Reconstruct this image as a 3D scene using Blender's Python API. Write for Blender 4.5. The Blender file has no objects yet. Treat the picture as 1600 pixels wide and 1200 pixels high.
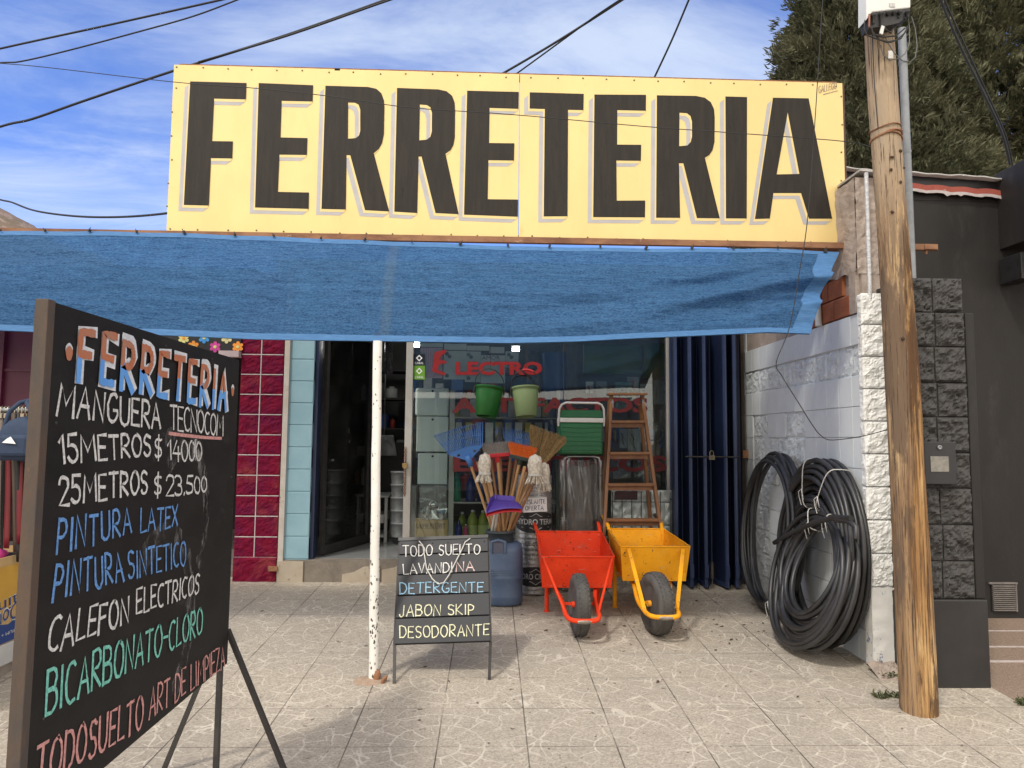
import bpy, bmesh, math, random
from mathutils import Vector, Matrix, noise
from mathutils.geometry import tessellate_polygon
random.seed(7)
S = bpy.context.scene
COL = S.collection
R_ = math.radians
V = Vector
# ------------------------------------------------------------------ camera
YAW, PITCH, ROLL, EYE, FPX = 1.65, 4.47, 0.55, 1.52, 1100.0
t_, p_, r_ = R_(YAW), R_(PITCH), R_(ROLL)
CF = V((math.sin(t_) * math.cos(p_), math.cos(t_) * math.cos(p_), math.sin(p_)))
_r0 = V((math.cos(t_), -math.sin(t_), 0)); _u0 = _r0.cross(CF)
CR = _r0 * math.cos(r_) + _u0 * math.sin(r_)
CU = -_r0 * math.sin(r_) + _u0 * math.cos(r_)
CP = V((0, 0, EYE))
cd = bpy.data.cameras.new('camera'); cam = bpy.data.objects.new('camera', cd); COL.objects.link(cam)
cd.sensor_width = 36; cd.lens = 36 * FPX / 1600; cd.clip_start = .05; cd.clip_end = 3000
m = Matrix((CR, CU, -CF)).transposed().to_4x4(); m.translation = CP
cam.matrix_world = m; S.camera = cam
# ------------------------------------------------------------------ light
SUN_EL, SUN_X, SUN_Y = 52.0, -0.58, -0.81          # towards the sun
SUN_STR, SKY_STR, EXPO = 1.55, 0.15, 0.40
S.view_settings.view_transform = 'Standard'; S.view_settings.look = 'None'
S.view_settings.exposure = EXPO; S.view_settings.gamma = 1
S.view_settings.use_curve_mapping = False
S.cycles.max_bounces = 8; S.cycles.transparent_max_bounces = 16
S.cycles.sample_clamp_indirect = 6
hd = V((SUN_X, SUN_Y, 0)).normalized() * math.cos(R_(SUN_EL)); hd.z = math.sin(R_(SUN_EL))
sl = bpy.data.lights.new('sun', 'SUN'); so = bpy.data.objects.new('sun', sl); COL.objects.link(so)
sl.energy = SUN_STR; sl.angle = R_(6); sl.color = (1, .95, .87)
so.rotation_euler = hd.to_track_quat('Z', 'Y').to_euler(); so.location = (0, 0, 20)
W = bpy.data.worlds.new("World"); S.world = W; W.use_nodes = True
nt = W.node_tree; nt.nodes.clear()

def nn(nt, t, **k):
    n = nt.nodes.new(t)
    for a, b in k.items(): setattr(n, a, b)
    return n
def setin(nt, sock, v):
    if isinstance(v, bpy.types.NodeSocket): nt.links.new(v, sock)
    elif isinstance(v, (tuple, list)) and len(v) == 3 and sock.type == 'RGBA': sock.default_value = (*v, 1)
    else: sock.default_value = v
def ma(nt, op, a, b=None, c=None):
    n = nn(nt, 'ShaderNodeMath', operation=op)
    for i, x in enumerate((a, b, c)):
        if x is not None: setin(nt, n.inputs[i], x)
    return n.outputs[0]
def mixc(nt, f, a, b, bt='MIX'):
    n = nn(nt, 'ShaderNodeMix', data_type='RGBA', blend_type=bt)
    setin(nt, n.inputs[0], f); setin(nt, n.inputs[6], a); setin(nt, n.inputs[7], b)
    return n.outputs[2]
def ramp(nt, f, lo, hi):
    n = nn(nt, 'ShaderNodeMapRange', interpolation_type='SMOOTHSTEP')
    setin(nt, n.inputs[0], f); n.inputs[1].default_value = lo; n.inputs[2].default_value = hi
    return n.outputs[0]
def noi(nt, co, sc, det=5, rough=.6, dist=0, stretch=None):
    if stretch:
        mp = nn(nt, 'ShaderNodeMapping'); nt.links.new(co, mp.inputs[0]); mp.inputs['Scale'].default_value = stretch; co = mp.outputs[0]
    n = nn(nt, 'ShaderNodeTexNoise'); nt.links.new(co, n.inputs['Vector'])
    n.inputs['Scale'].default_value = sc; n.inputs['Detail'].default_value = det
    n.inputs['Roughness'].default_value = rough; n.inputs['Distortion'].default_value = dist
    return n.outputs['Fac']
sky = nn(nt, 'ShaderNodeTexSky', sky_type='NISHITA'); sky.sun_disc = False
sky.sun_elevation = R_(SUN_EL); sky.sun_rotation = math.atan2(SUN_X, SUN_Y)
sky.altitude = 2300; sky.air_density = 1.0; sky.dust_density = .6; sky.ozone_density = 2.2
tc = nn(nt, 'ShaderNodeTexCoord'); sx = nn(nt, 'ShaderNodeSeparateXYZ'); nt.links.new(tc.outputs['Generated'], sx.inputs[0])
zz = ma(nt, 'MAXIMUM', sx.outputs[2], .08)
cx = nn(nt, 'ShaderNodeCombineXYZ')
nt.links.new(ma(nt, 'DIVIDE', sx.outputs[0], zz), cx.inputs[0]); nt.links.new(ma(nt, 'DIVIDE', sx.outputs[1], zz), cx.inputs[1])
cx.inputs[2].default_value = 3.1
mp = nn(nt, 'ShaderNodeMapping'); nt.links.new(cx.outputs[0], mp.inputs[0])
mp.inputs['Rotation'].default_value = (0, 0, R_(-28)); mp.inputs['Scale'].default_value = (.75, 1.5, 1)
n1 = noi(nt, mp.outputs[0], 1.1, 9, .62, .6)
n2 = noi(nt, mp.outputs[0], .42, 3, .5, .2)
cl = ma(nt, 'MULTIPLY', ramp(nt, ma(nt, 'ADD', ma(nt, 'MULTIPLY', n1, .62), ma(nt, 'MULTIPLY', n2, .5)), .47, .76), .78)
skc = mixc(nt, 1.0, sky.outputs[0], (.84, .96, 1.36), 'MULTIPLY')
skc = mixc(nt, cl, skc, (4.0, 4.55, 5.4))
# unseen bright cloud added behind the camera as soft neutral fill light
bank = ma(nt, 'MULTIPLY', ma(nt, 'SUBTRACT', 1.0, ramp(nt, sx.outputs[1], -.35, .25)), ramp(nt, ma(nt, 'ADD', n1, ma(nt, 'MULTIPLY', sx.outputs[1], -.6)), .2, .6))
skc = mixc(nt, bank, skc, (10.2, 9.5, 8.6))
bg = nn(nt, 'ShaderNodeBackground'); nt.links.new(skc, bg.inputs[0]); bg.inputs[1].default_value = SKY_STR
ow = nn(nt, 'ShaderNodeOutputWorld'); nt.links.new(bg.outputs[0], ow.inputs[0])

# ------------------------------------------------------------------ helpers
GS = .042
def ray(x, y): return CF + CR * ((x - 800) / FPX) - CU * ((y - 600) / FPX)
def atY(x, y, Y): d = ray(x, y); return CP + d * (Y / d.y)
def atX(x, y, X): d = ray(x, y); return CP + d * (X / d.x)
def gnd(x, y): d = ray(x, y); return CP + d * (-CP.z / (d.z - GS * d.y))
def gz(Y): return GS * Y
def ppl(x, y, P0, n): d = ray(x, y); return CP + d * ((P0 - CP).dot(n) / d.dot(n))

class MB:
    def __init__(s): s.v = []; s.f = []; s.m = []; s.s = []
    def add(s, vs, fs, mi=0, sm=False):
        o = len(s.v); s.v += [V(p) for p in vs]
        for f in fs: s.f.append([o + i for i in f]); s.m.append(mi); s.s.append(sm)
        return s
    def box(s, x0, x1, y0, y1, z0, z1, mi=0):
        return s.add([(x0,y0,z0),(x1,y0,z0),(x1,y1,z0),(x0,y1,z0),(x0,y0,z1),(x1,y0,z1),(x1,y1,z1),(x0,y1,z1)],
            [(0,3,2,1),(4,5,6,7),(0,1,5,4),(1,2,6,5),(2,3,7,6),(3,0,4,7)], mi)
    def obox(s, c, a, b, d, mi=0):
        c, a, b, d = V(c), V(a), V(b), V(d)
        if a.cross(b).dot(d) < 0: d = -d
        return s.add([c-a-b-d, c+a-b-d, c+a+b-d, c-a+b-d, c-a-b+d, c+a-b+d, c+a+b+d, c-a+b+d],
            [(0,3,2,1),(4,5,6,7),(0,1,5,4),(1,2,6,5),(2,3,7,6),(3,0,4,7)], mi)
    def bar(s, p, q, w, h, side=None, mi=0):
        p, q = V(p), V(q); d = q - p; sd = V(side) if side else (V((1,0,0)) if abs(d.normalized().x) < .9 else V((0,1,0)))
        a = d.cross(sd).normalized(); b = a.cross(d).normalized()
        return s.obox((p + q) / 2, d / 2, b * w / 2, a * h / 2, mi)
    def tube(s, pts, r, n=8, closed=False, mi=0, caps=True):
        pts = [V(p) for p in pts]; N = len(pts); rr = r if isinstance(r, (list, tuple)) else [r] * N
        vs = []; prev = None
        for i, p in enumerate(pts):
            a = pts[(i-1) % N] if (i > 0 or closed) else p; b = pts[(i+1) % N] if (i < N-1 or closed) else p
            t = (b - a).normalized()
            if prev is None:
                x = t.cross(V((0,0,1)) if abs(t.z) < .9 else V((1,0,0))).normalized()
            else:
                x = (prev - t * prev.dot(t)).normalized()
            prev = x; y = t.cross(x)
            for k in range(n):
                an = 2 * math.pi * k / n; vs.append(p + (x * math.cos(an) + y * math.sin(an)) * rr[i])
        fs = []
        for i in range(N if closed else N - 1):
            j = (i + 1) % N
            for k in range(n): l = (k + 1) % n; fs.append((i*n+k, i*n+l, j*n+l, j*n+k))
        s.add(vs, fs, mi, True)
        if caps and not closed:
            s.add(vs[:n], [tuple(range(n))[::-1]], mi); s.add(vs[-n:], [tuple(range(n))], mi)
        return s
    def lathe(s, prof, o=(0,0,0), ax=(0,0,1), n=24, mi=0, sm=True, sq=1.0):
        o = V(o); ax = V(ax).normalized(); x = ax.cross(V((0,0,1)) if abs(ax.z) < .9 else V((1,0,0))).normalized(); y = ax.cross(x)
        vs = []
        for r, h in prof:
            for k in range(n):
                a = 2 * math.pi * k / n; c, d = math.cos(a), math.sin(a)
                if sq != 1: q = (abs(c)**sq + abs(d)**sq) ** (-1 / sq); c *= q; d *= q
                vs.append(o + ax * h + (x * c + y * d) * r)
        fs = []
        for i in range(len(prof) - 1):
            for k in range(n): l = (k + 1) % n; fs.append((i*n+k, i*n+l, (i+1)*n+l, (i+1)*n+k))
        s.add(vs, fs, mi, sm)
        if prof[0][0] > 1e-5: s.add(vs[:n], [tuple(range(n))[::-1]], mi)
        if prof[-1][0] > 1e-5: s.add(vs[-n:], [tuple(range(n))], mi)
        return s
    def poly(s, outer, holes=(), mi=0):
        loops = [[V(p) for p in outer]] + [[V(p) for p in h] for h in holes]
        tr = tessellate_polygon(loops); return s.add([p for l in loops for p in l], tr, mi)
    def prism(s, pts, off, mi=0):
        n = len(pts); off = V(off); pts = [V(p) for p in pts]
        s.add(pts + [p + off for p in pts], [tuple(range(n))[::-1], tuple(range(n, 2*n))] + [(i, (i+1) % n, n + (i+1) % n, n + i) for i in range(n)], mi)
        return s
    def grid(s, fn, nu, nv, mi=0, sm=True):
        vs = [fn(i / nu, j / nv) for j in range(nv + 1) for i in range(nu + 1)]
        return s.add(vs, [(j*(nu+1)+i, j*(nu+1)+i+1, (j+1)*(nu+1)+i+1, (j+1)*(nu+1)+i) for j in range(nv) for i in range(nu)], mi, sm)
    def ell(s, c, rx, ry, rz, n=10, mi=0, jit=0):
        c = V(c); vs = []; fs = []
        for i in range(n // 2 + 1):
            ph = math.pi * i / (n // 2)
            for k in range(n):
                a = 2 * math.pi * k / n; q = 1 + (random.uniform(-jit, jit) if jit else 0)
                vs.append(c + V((rx * math.sin(ph) * math.cos(a), ry * math.sin(ph) * math.sin(a), rz * math.cos(ph))) * q)
        for i in range(n // 2):
            for k in range(n): l = (k + 1) % n; fs.append((i*n+k, (i+1)*n+k, (i+1)*n+l, i*n+l))
        return s.add(vs, fs, mi, True)
    def build(s, name, mats, parent=None, loc=None, bevel=0, solid=0, kind=None):
        o = V((0, 0, 0))
        if parent:
            q = parent
            while q: o = o + q.location; q = q.parent
        elif loc: o = V(loc)
        me = bpy.data.meshes.new(name); me.from_pydata([p - o for p in s.v], [], s.f)
        if not isinstance(mats, (list, tuple)): mats = [mats]
        for mm in mats: me.materials.append(mm)
        me.polygons.foreach_set('material_index', s.m); me.polygons.foreach_set('use_smooth', s.s)
        me.update()
        ob = bpy.data.objects.new(name, me); COL.objects.link(ob)
        if parent: ob.parent = parent
        elif loc: ob.location = o
        if solid: md = ob.modifiers.new('s', 'SOLIDIFY'); md.thickness = solid; md.offset = 0
        if bevel: md = ob.modifiers.new('b', 'BEVEL'); md.width = bevel; md.segments = 2; md.limit_method = 'ANGLE'
        if kind: ob['kind'] = kind
        return ob
def tag(o, label, cat, group=None):
    o['label'] = label; o['category'] = cat
    if group: o['group'] = group
    return o
def thing(name, label, cat, loc=(0, 0, 0), group=None):
    o = bpy.data.objects.new(name, None); COL.objects.link(o); o.location = loc; o.empty_display_size = .1
    return tag(o, label, cat, group)
def dup(root, loc, label=None, group=None, rz=None, mats=None):
    def cp(o, par):
        c = o.copy(); COL.objects.link(c)
        if par: c.parent = par
        for ch in [x for x in COL.objects if x.parent == o and x != c]: cp(ch, c)
        return c
    c = cp(root, None); c.location = loc
    if rz is not None: c.rotation_euler.z = rz
    if label: c['label'] = label
    if group: c['group'] = group
    return c

# ------------------------------------------------------------------ materials
def newmat(name):
    m = bpy.data.materials.new(name); m.use_nodes = True; nt = m.node_tree
    return m, nt, nt.nodes['Principled BSDF']
def bumpn(nt, b, h, st, dist=.01):
    n = nn(nt, 'ShaderNodeBump'); n.inputs['Strength'].default_value = st; n.inputs['Distance'].default_value = dist
    nt.links.new(h, n.inputs['Height']); nt.links.new(n.outputs[0], b.inputs['Normal'])
def pm(name, c1, c2=None, sc=6, rough=.6, metal=0, bump=0, bsc=None, stretch=None, lo=.35, hi=.68, c3=None, s3=30, lo3=.62, hi3=.7, spec=.5, coat=0, trans=0, det=6):
    m, nt, b = newmat(name); co = nn(nt, 'ShaderNodeTexCoord').outputs['Object']
    c2 = c2 or tuple(x * .8 for x in c1)
    f = noi(nt, co, sc, det, .65, .2, stretch)
    col = mixc(nt, ramp(nt, f, lo, hi), c1, c2)
    if c3: col = mixc(nt, ramp(nt, noi(nt, co, s3, 5, .7, .3, stretch), lo3, hi3), col, c3)
    nt.links.new(col, b.inputs['Base Color'])
    rf = nn(nt, 'ShaderNodeMapRange'); nt.links.new(f, rf.inputs[0]); rf.inputs[3].default_value = max(0, rough - .12); rf.inputs[4].default_value = min(1, rough + .12)
    nt.links.new(rf.outputs[0], b.inputs['Roughness'])
    b.inputs['Metallic'].default_value = metal; b.inputs['Specular IOR Level'].default_value = spec
    b.inputs['Coat Weight'].default_value = coat
    if bump: bumpn(nt, b, noi(nt, co, bsc or sc * 5, 6, .65, 0, stretch), bump, .01)
    return m
def emat(name, c, st):
    m, nt, b = newmat(name); b.inputs['Base Color'].default_value = (.8, .8, .8, 1)
    b.inputs['Emission Color'].default_value = (*c, 1); b.inputs['Emission Strength'].default_value = st
    return m
def glassmat(name, tint=(.93, .96, .95), fmin=.06, haze=.0, gr=.015):
    m, nt, b = newmat(name); nt.nodes.remove(b); out = nt.nodes['Material Output']
    tr = nn(nt, 'ShaderNodeBsdfTransparent'); tr.inputs[0].default_value = (*tint, 1)
    gl = nn(nt, 'ShaderNodeBsdfGlossy'); gl.inputs['Roughness'].default_value = gr
    lw = nn(nt, 'ShaderNodeFresnel'); lw.inputs[0].default_value = 1.52
    co = nn(nt, 'ShaderNodeTexCoord').outputs['Object']
    f = ma(nt, 'ADD', ma(nt, 'MULTIPLY', lw.outputs[0], 1.2), fmin)
    mx = nn(nt, 'ShaderNodeMixShader'); nt.links.new(f, mx.inputs[0]); nt.links.new(tr.outputs[0], mx.inputs[1]); nt.links.new(gl.outputs[0], mx.inputs[2])
    last = mx.outputs[0]
    if haze:
        df = nn(nt, 'ShaderNodeBsdfDiffuse'); df.inputs[0].default_value = (.55, .55, .52, 1)
        m2 = nn(nt, 'ShaderNodeMixShader'); nt.links.new(ma(nt, 'MULTIPLY', ramp(nt, noi(nt, co, 4, 5, .6), .2, .95), haze), m2.inputs[0])
        nt.links.new(last, m2.inputs[1]); nt.links.new(df.outputs[0], m2.inputs[2]); last = m2.outputs[0]
    nt.links.new(last, out.inputs[0]); return m

# pavement: 40 cm pressed tiles, ring-and-crazy-paving relief, dark joints
def pavemat():
    m, nt, b = newmat('pressed_tiles'); co = nn(nt, 'ShaderNodeTexCoord').outputs['Object']
    s = nn(nt, 'ShaderNodeSeparateXYZ'); nt.links.new(co, s.inputs[0]); x, y = s.outputs[0], s.outputs[1]
    T = .4055
    def grid(v, o): f = ma(nt, 'FRACT', ma(nt, 'DIVIDE', ma(nt, 'SUBTRACT', v, o), T)); return ma(nt, 'MULTIPLY', ma(nt, 'MINIMUM', f, ma(nt, 'SUBTRACT', 1.0, f)), T)
    wob = ma(nt, 'MULTIPLY', ma(nt, 'SUBTRACT', noi(nt, co, 30, 3), .5), .003)
    gx = ma(nt, 'ADD', grid(x, .18), wob); gy = ma(nt, 'ADD', grid(y, 3.29), wob)
    dj = ma(nt, 'MULTIPLY', ma(nt, 'SUBTRACT', 1.0, ramp(nt, gx, .0014, .0042)), 1.0)
    dj2 = ma(nt, 'MULTIPLY', ma(nt, 'SUBTRACT', 1.0, ramp(nt, gy, .0012, .0036)), .75)
    joint = ma(nt, 'MULTIPLY', ma(nt, 'MAXIMUM', dj, dj2), ramp(nt, noi(nt, co, 2.2, 3), .25, .6))
    nx = ma(nt, 'MULTIPLY', ma(nt, 'SUBTRACT', noi(nt, co, 12, 4), .5), .05)
    ny = ma(nt, 'MULTIPLY', ma(nt, 'SUBTRACT', noi(nt, co, 13.7, 4), .5), .05)
    def mod(v, o, nz): return ma(nt, 'ADD', ma(nt, 'SUBTRACT', ma(nt, 'FLOORED_MODULO', ma(nt, 'SUBTRACT', v, o - T), 2 * T), T), nz)
    mx, my = mod(x, -.2255, nx), mod(y, 3.29, ny)
    r = ma(nt, 'SQRT', ma(nt, 'ADD', ma(nt, 'MULTIPLY', mx, mx), ma(nt, 'MULTIPLY', my, my)))
    an = ma(nt, 'DIVIDE', ma(nt, 'ARCTAN2', my, mx), 2 * math.pi)
    def line(d, w): return ma(nt, 'SUBTRACT', 1.0, ramp(nt, d, w * .45, w))
    def ring(q): return line(ma(nt, 'ABSOLUTE', ma(nt, 'SUBTRACT', r, q)), .0062)
    def spokes(n, ph, r0, r1):
        f = ma(nt, 'FRACT', ma(nt, 'ADD', ma(nt, 'MULTIPLY', an, n), ph)); d = ma(nt, 'MULTIPLY', ma(nt, 'MULTIPLY', ma(nt, 'MINIMUM', f, ma(nt, 'SUBTRACT', 1.0, f)), 2 * math.pi / n), r)
        return ma(nt, 'MULTIPLY', line(d, .0048), ma(nt, 'MULTIPLY', ma(nt, 'GREATER_THAN', r, r0), ma(nt, 'LESS_THAN', r, r1)))
    L = ring(.1)
    for q in (ring(.215), ring(.34), spokes(14, 0, .1, .215), spokes(18, .4, .215, .34)): L = ma(nt, 'MAXIMUM', L, q)
    cmb = nn(nt, 'ShaderNodeCombineXYZ'); nt.links.new(ma(nt, 'ADD', x, nx), cmb.inputs[0]); nt.links.new(ma(nt, 'ADD', y, ny), cmb.inputs[1])
    vo = nn(nt, 'ShaderNodeTexVoronoi', feature='DISTANCE_TO_EDGE'); nt.links.new(cmb.outputs[0], vo.inputs['Vector']); vo.inputs['Scale'].default_value = 9.5
    L = ma(nt, 'MAXIMUM', L, ma(nt, 'MULTIPLY', line(vo.outputs['Distance'], .040), ma(nt, 'GREATER_THAN', r, .3)))
    wear = ramp(nt, noi(nt, co, 5.5, 6, .75), .36, .62)
    Lw = ma(nt, 'MULTIPLY', ma(nt, 'MULTIPLY', L, wear), .8)
    fine = noi(nt, co, 85, 5, .75, .4)
    big = noi(nt, co, 1.1, 5, .65)
    tcell = nn(nt, 'ShaderNodeCombineXYZ'); nt.links.new(ma(nt, 'FLOOR', ma(nt, 'DIVIDE', ma(nt, 'SUBTRACT', x, .18), T)), tcell.inputs[0]); nt.links.new(ma(nt, 'FLOOR', ma(nt, 'DIVIDE', ma(nt, 'SUBTRACT', y, 3.29), T)), tcell.inputs[1])
    wn = nn(nt, 'ShaderNodeTexWhiteNoise', noise_dimensions='2D'); nt.links.new(tcell.outputs[0], wn.inputs['Vector'])
    c = mixc(nt, ramp(nt, fine, .34, .66), (.295, .25, .196), (.545, .485, .392))
    c = mixc(nt, ma(nt, 'MULTIPLY', ramp(nt, big, .36, .7), .42), c, (.28, .25, .21))
    c = mixc(nt, ma(nt, 'MULTIPLY', ramp(nt, noi(nt, co, 17, 5, .7), .5, .72), .45), c, (.24, .21, .175))
    c = mixc(nt, ma(nt, 'MULTIPLY', wn.outputs['Value'], .20), c, (.27, .24, .20))
    c = mixc(nt, ma(nt, 'MULTIPLY', ramp(nt, noi(nt, co, 2.6, 7, .7, .8), .56, .68), .24), c, (.21, .185, .155))
    c = mixc(nt, Lw, c, (.61, .555, .46))
    c = mixc(nt, joint, c, (.10, .085, .07))
    c = mixc(nt, ramp(nt, noi(nt, co, 23, 3, .6), .67, .72), c, (.14, .115, .09))
    nt.links.new(c, b.inputs['Base Color']); b.inputs['Roughness'].default_value = .85; b.inputs['Specular IOR Level'].default_value = .25
    h = ma(nt, 'SUBTRACT', ma(nt, 'ADD', ma(nt, 'MULTIPLY', L, .35), ma(nt, 'MULTIPLY', fine, .55)), ma(nt, 'MULTIPLY', joint, 1.2))
    bumpn(nt, b, h, .55, .006); return m
def netmat():
    m, nt, b = newmat('blue_shade_net'); out = nt.nodes['Material Output']
    co = nn(nt, 'ShaderNodeTexCoord').outputs['Object']
    w = noi(nt, co, 34, 4, .75, 0, (.3, 1, 2.6)); w2 = noi(nt, co, 105, 3, .8, 0, (.6, 1, 1.3)); w3 = noi(nt, co, 3, 5, .6, 0, (.5, 1, 2.6))
    c = mixc(nt, ramp(nt, w, .3, .7), (.020, .072, .180), (.062, .178, .38))
    c = mixc(nt, ma(nt, 'MULTIPLY', ramp(nt, w2, .44, .60), .55), c, (.115, .265, .49))
    c = mixc(nt, ma(nt, 'MULTIPLY', ramp(nt, w3, .45, .75), .35), c, (.035, .10, .21))
    s = nn(nt, 'ShaderNodeSeparateXYZ'); nt.links.new(co, s.inputs[0])
    st = ma(nt, 'SUBTRACT', 1.0, ramp(nt, ma(nt, 'ABSOLUTE', ma(nt, 'SUBTRACT', s.outputs[0], -.63)), .012, .05))
    c = mixc(nt, ma(nt, 'MULTIPLY', st, .22), c, (.19, .25, .28))
    nt.links.new(c, b.inputs['Base Color']); b.inputs['Roughness'].default_value = .8; b.inputs['Specular IOR Level'].default_value = .15
    bumpn(nt, b, w, .35, .004)
    tl = nn(nt, 'ShaderNodeBsdfTranslucent'); nt.links.new(c, tl.inputs[0])
    tr = nn(nt, 'ShaderNodeBsdfTransparent'); tr.inputs[0].default_value = (.62, .8, 1, 1)
    m1 = nn(nt, 'ShaderNodeMixShader'); m1.inputs[0].default_value = .48; nt.links.new(b.outputs[0], m1.inputs[1]); nt.links.new(tl.outputs[0], m1.inputs[2])
    m2 = nn(nt, 'ShaderNodeMixShader'); m2.inputs[0].default_value = .045; nt.links.new(m1.outputs[0], m2.inputs[1]); nt.links.new(tr.outputs[0], m2.inputs[2])
    nt.links.new(m2.outputs[0], out.inputs[0]); return m
def polemat():
    m, nt, b = newmat('weathered_pole_wood'); co = nn(nt, 'ShaderNodeTexCoord').outputs['Object']
    g = noi(nt, co, 60, 8, .75, .05, (1, 1, .03)); g2 = noi(nt, co, 7, 6, .7, .15, (1, 1, .12)); g3 = noi(nt, co, 120, 5, .7, .05, (1, 1, .025)); g4 = noi(nt, co, 15, 6, .7, .1, (1, 1, .06))
    s = nn(nt, 'ShaderNodeSeparateXYZ'); nt.links.new(co, s.inputs[0])
    c = mixc(nt, ramp(nt, g4, .36, .62), (.46, .27, .11), (.25, .13, .052))
    c = mixc(nt, ramp(nt, g2, .48, .6), c, (.60, .40, .19))
    c = mixc(nt, ma(nt, 'MULTIPLY', ramp(nt, ma(nt, 'ADD', noi(nt, co, 9, 7, .7, .2, (1, 1, .22)), ma(nt, 'MULTIPLY', ramp(nt, ma(nt, 'ABSOLUTE', ma(nt, 'SUBTRACT', s.outputs[2], 1.75)), .7, .15), .09)), .52, .60), .88), c, (.075, .036, .017))
    c = mixc(nt, ma(nt, 'MULTIPLY', ramp(nt, g, .47, .58), .8), c, (.11, .06, .03))
    c = mixc(nt, ma(nt, 'MULTIPLY', ramp(nt, ma(nt, 'ADD', s.outputs[0], ma(nt, 'MULTIPLY', ma(nt, 'SUBTRACT', g4, .5), .22)), .03, .085), .65), c, (.25, .215, .175))
    c = mixc(nt, ma(nt, 'MULTIPLY', ramp(nt, ma(nt, 'ADD', s.outputs[0], ma(nt, 'MULTIPLY', ma(nt, 'SUBTRACT', g4, .5), .2)), -.05, -.09), .35), c, (.24, .19, .145))
    c = mixc(nt, ma(nt, 'MULTIPLY', ramp(nt, ma(nt, 'ADD', s.outputs[2], ma(nt, 'MULTIPLY', g2, .5)), 2.6, 3.2), .72), c, (.47, .365, .25))
    c = mixc(nt, ramp(nt, g3, .555, .63), c, (.055, .032, .018))
    nt.links.new(c, b.inputs['Base Color']); b.inputs['Roughness'].default_value = .8; b.inputs['Specular IOR Level'].default_value = .25
    bumpn(nt, b, ma(nt, 'ADD', g, ma(nt, 'MULTIPLY', g3, .7)), .8, .008); return m
def hazeleaf(name, a, c2):
    m, nt, b = newmat(name); out = nt.nodes['Material Output']; co = nn(nt, 'ShaderNodeTexCoord').outputs['Object']
    c = mixc(nt, ramp(nt, noi(nt, co, 1.3, 4, .6), .35, .65), a, c2)
    c = mixc(nt, ramp(nt, noi(nt, co, 14, 3, .6), .45, .75), c, tuple(v * 1.7 for v in c2))
    nt.links.new(c, b.inputs['Base Color']); b.inputs['Roughness'].default_value = .7; b.inputs['Specular IOR Level'].default_value = .2
    tl = nn(nt, 'ShaderNodeBsdfTranslucent'); nt.links.new(c, tl.inputs[0])
    m1 = nn(nt, 'ShaderNodeMixShader'); m1.inputs[0].default_value = .2; nt.links.new(b.outputs[0], m1.inputs[1]); nt.links.new(tl.outputs[0], m1.inputs[2])
    nt.links.new(m1.outputs[0], out.inputs[0]); return m
def chalk(name, c):
    return pm(name, c, tuple(x * .6 for x in c), 120, .9, lo=.3, hi=.7, c3=(.06, .057, .057), s3=170, lo3=.60, hi3=.70, spec=.1, det=3)
PAVE = pavemat(); NET = netmat(); POLE = polemat()
NETHEM = pm('net_hem', (.038, .125, .29), (.065, .18, .37), 60, .8, stretch=(.3, 1, 3))
YEL = pm('yellow_sign_paint', (.80, .62, .265), (.75, .575, .24), 2.5, .5, c3=(.68, .49, .18), s3=9, lo3=.63, hi3=.78, stretch=(1, 1, .5))
INK = pm('black_sign_paint', (.020, .0165, .0135), (.031, .026, .021), 9, .6, stretch=(3, 1, .35), c3=(.013, .011, .009), s3=24, lo3=.58, hi3=.7, bump=.1, bsc=60, spec=.25)
GREYP = pm('grey_sign_paint', (.45, .44, .45), (.41, .40, .41), 8, .6)
RUST = pm('rusty_steel', (.20, .085, .04), (.32, .16, .08), 14, .85, bump=.3, c3=(.09, .04, .025))
RUSTL = pm('orange_rust_bar', (.30, .15, .075), (.16, .07, .04), 9, .8, bump=.2, c3=(.42, .30, .2), s3=22, stretch=(.4, 1, 1))
DKSTEEL = pm('dark_steel', (.035, .033, .032), (.055, .05, .048), 12, .55, .3, bump=.1)
SCREW = pm('screw_metal', (.30, .24, .13), (.2, .15, .09), 60, .5, .5)
WHITEP = pm('white_post_paint', (.80, .78, .74), (.70, .68, .63), 5, .45, c3=(.62, .6, .55), s3=16, lo3=.66, hi3=.74)
CHIP = pm('chipped_paint_spots', (.05, .045, .04), (.12, .08, .05), 40, .8)
BOARD = pm('blackboard_paint', (.013, .012, .012), (.021, .019, .0185), 3.5, .6, bump=.1, bsc=50, c3=(.055, .05, .049), s3=5, lo3=.58, hi3=.85, stretch=(1, 1, 2.2), spec=.2)
BOARD2 = pm('grey_painted_planks', (.027, .028, .032), (.036, .037, .041), 6, .5, bump=.08, spec=.3)
FRAMEB = pm('worn_frame_iron', (.095, .062, .042), (.055, .05, .047), 7, .75, bump=.35, c3=(.17, .085, .04), s3=15, stretch=(1, 1, .4))
CHW = chalk('white_chalk', (.78, .77, .74)); CHB = chalk('blue_chalk', (.17, .36, .72)); CHM = chalk('mint_chalk', (.25, .66, .54)); CHP = chalk('pink_chalk', (.72, .36, .33)); CHY = chalk('cream_chalk', (.80, .79, .55)); CHB2 = chalk('pale_blue_chalk', (.33, .56, .75)); CHP2 = chalk('pale_pink_chalk', (.80, .60, .57))
PNW = pm('white_brush_paint', (.74, .75, .76), (.55, .57, .6), 22, .6, stretch=(1, 1, 3)); PNO = pm('orange_brush_paint', (.50, .155, .065), (.40, .19, .12), 14, .6); PNB = pm('blue_brush_paint', (.11, .32, .74), (.14, .38, .80), 10, .55)
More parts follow.
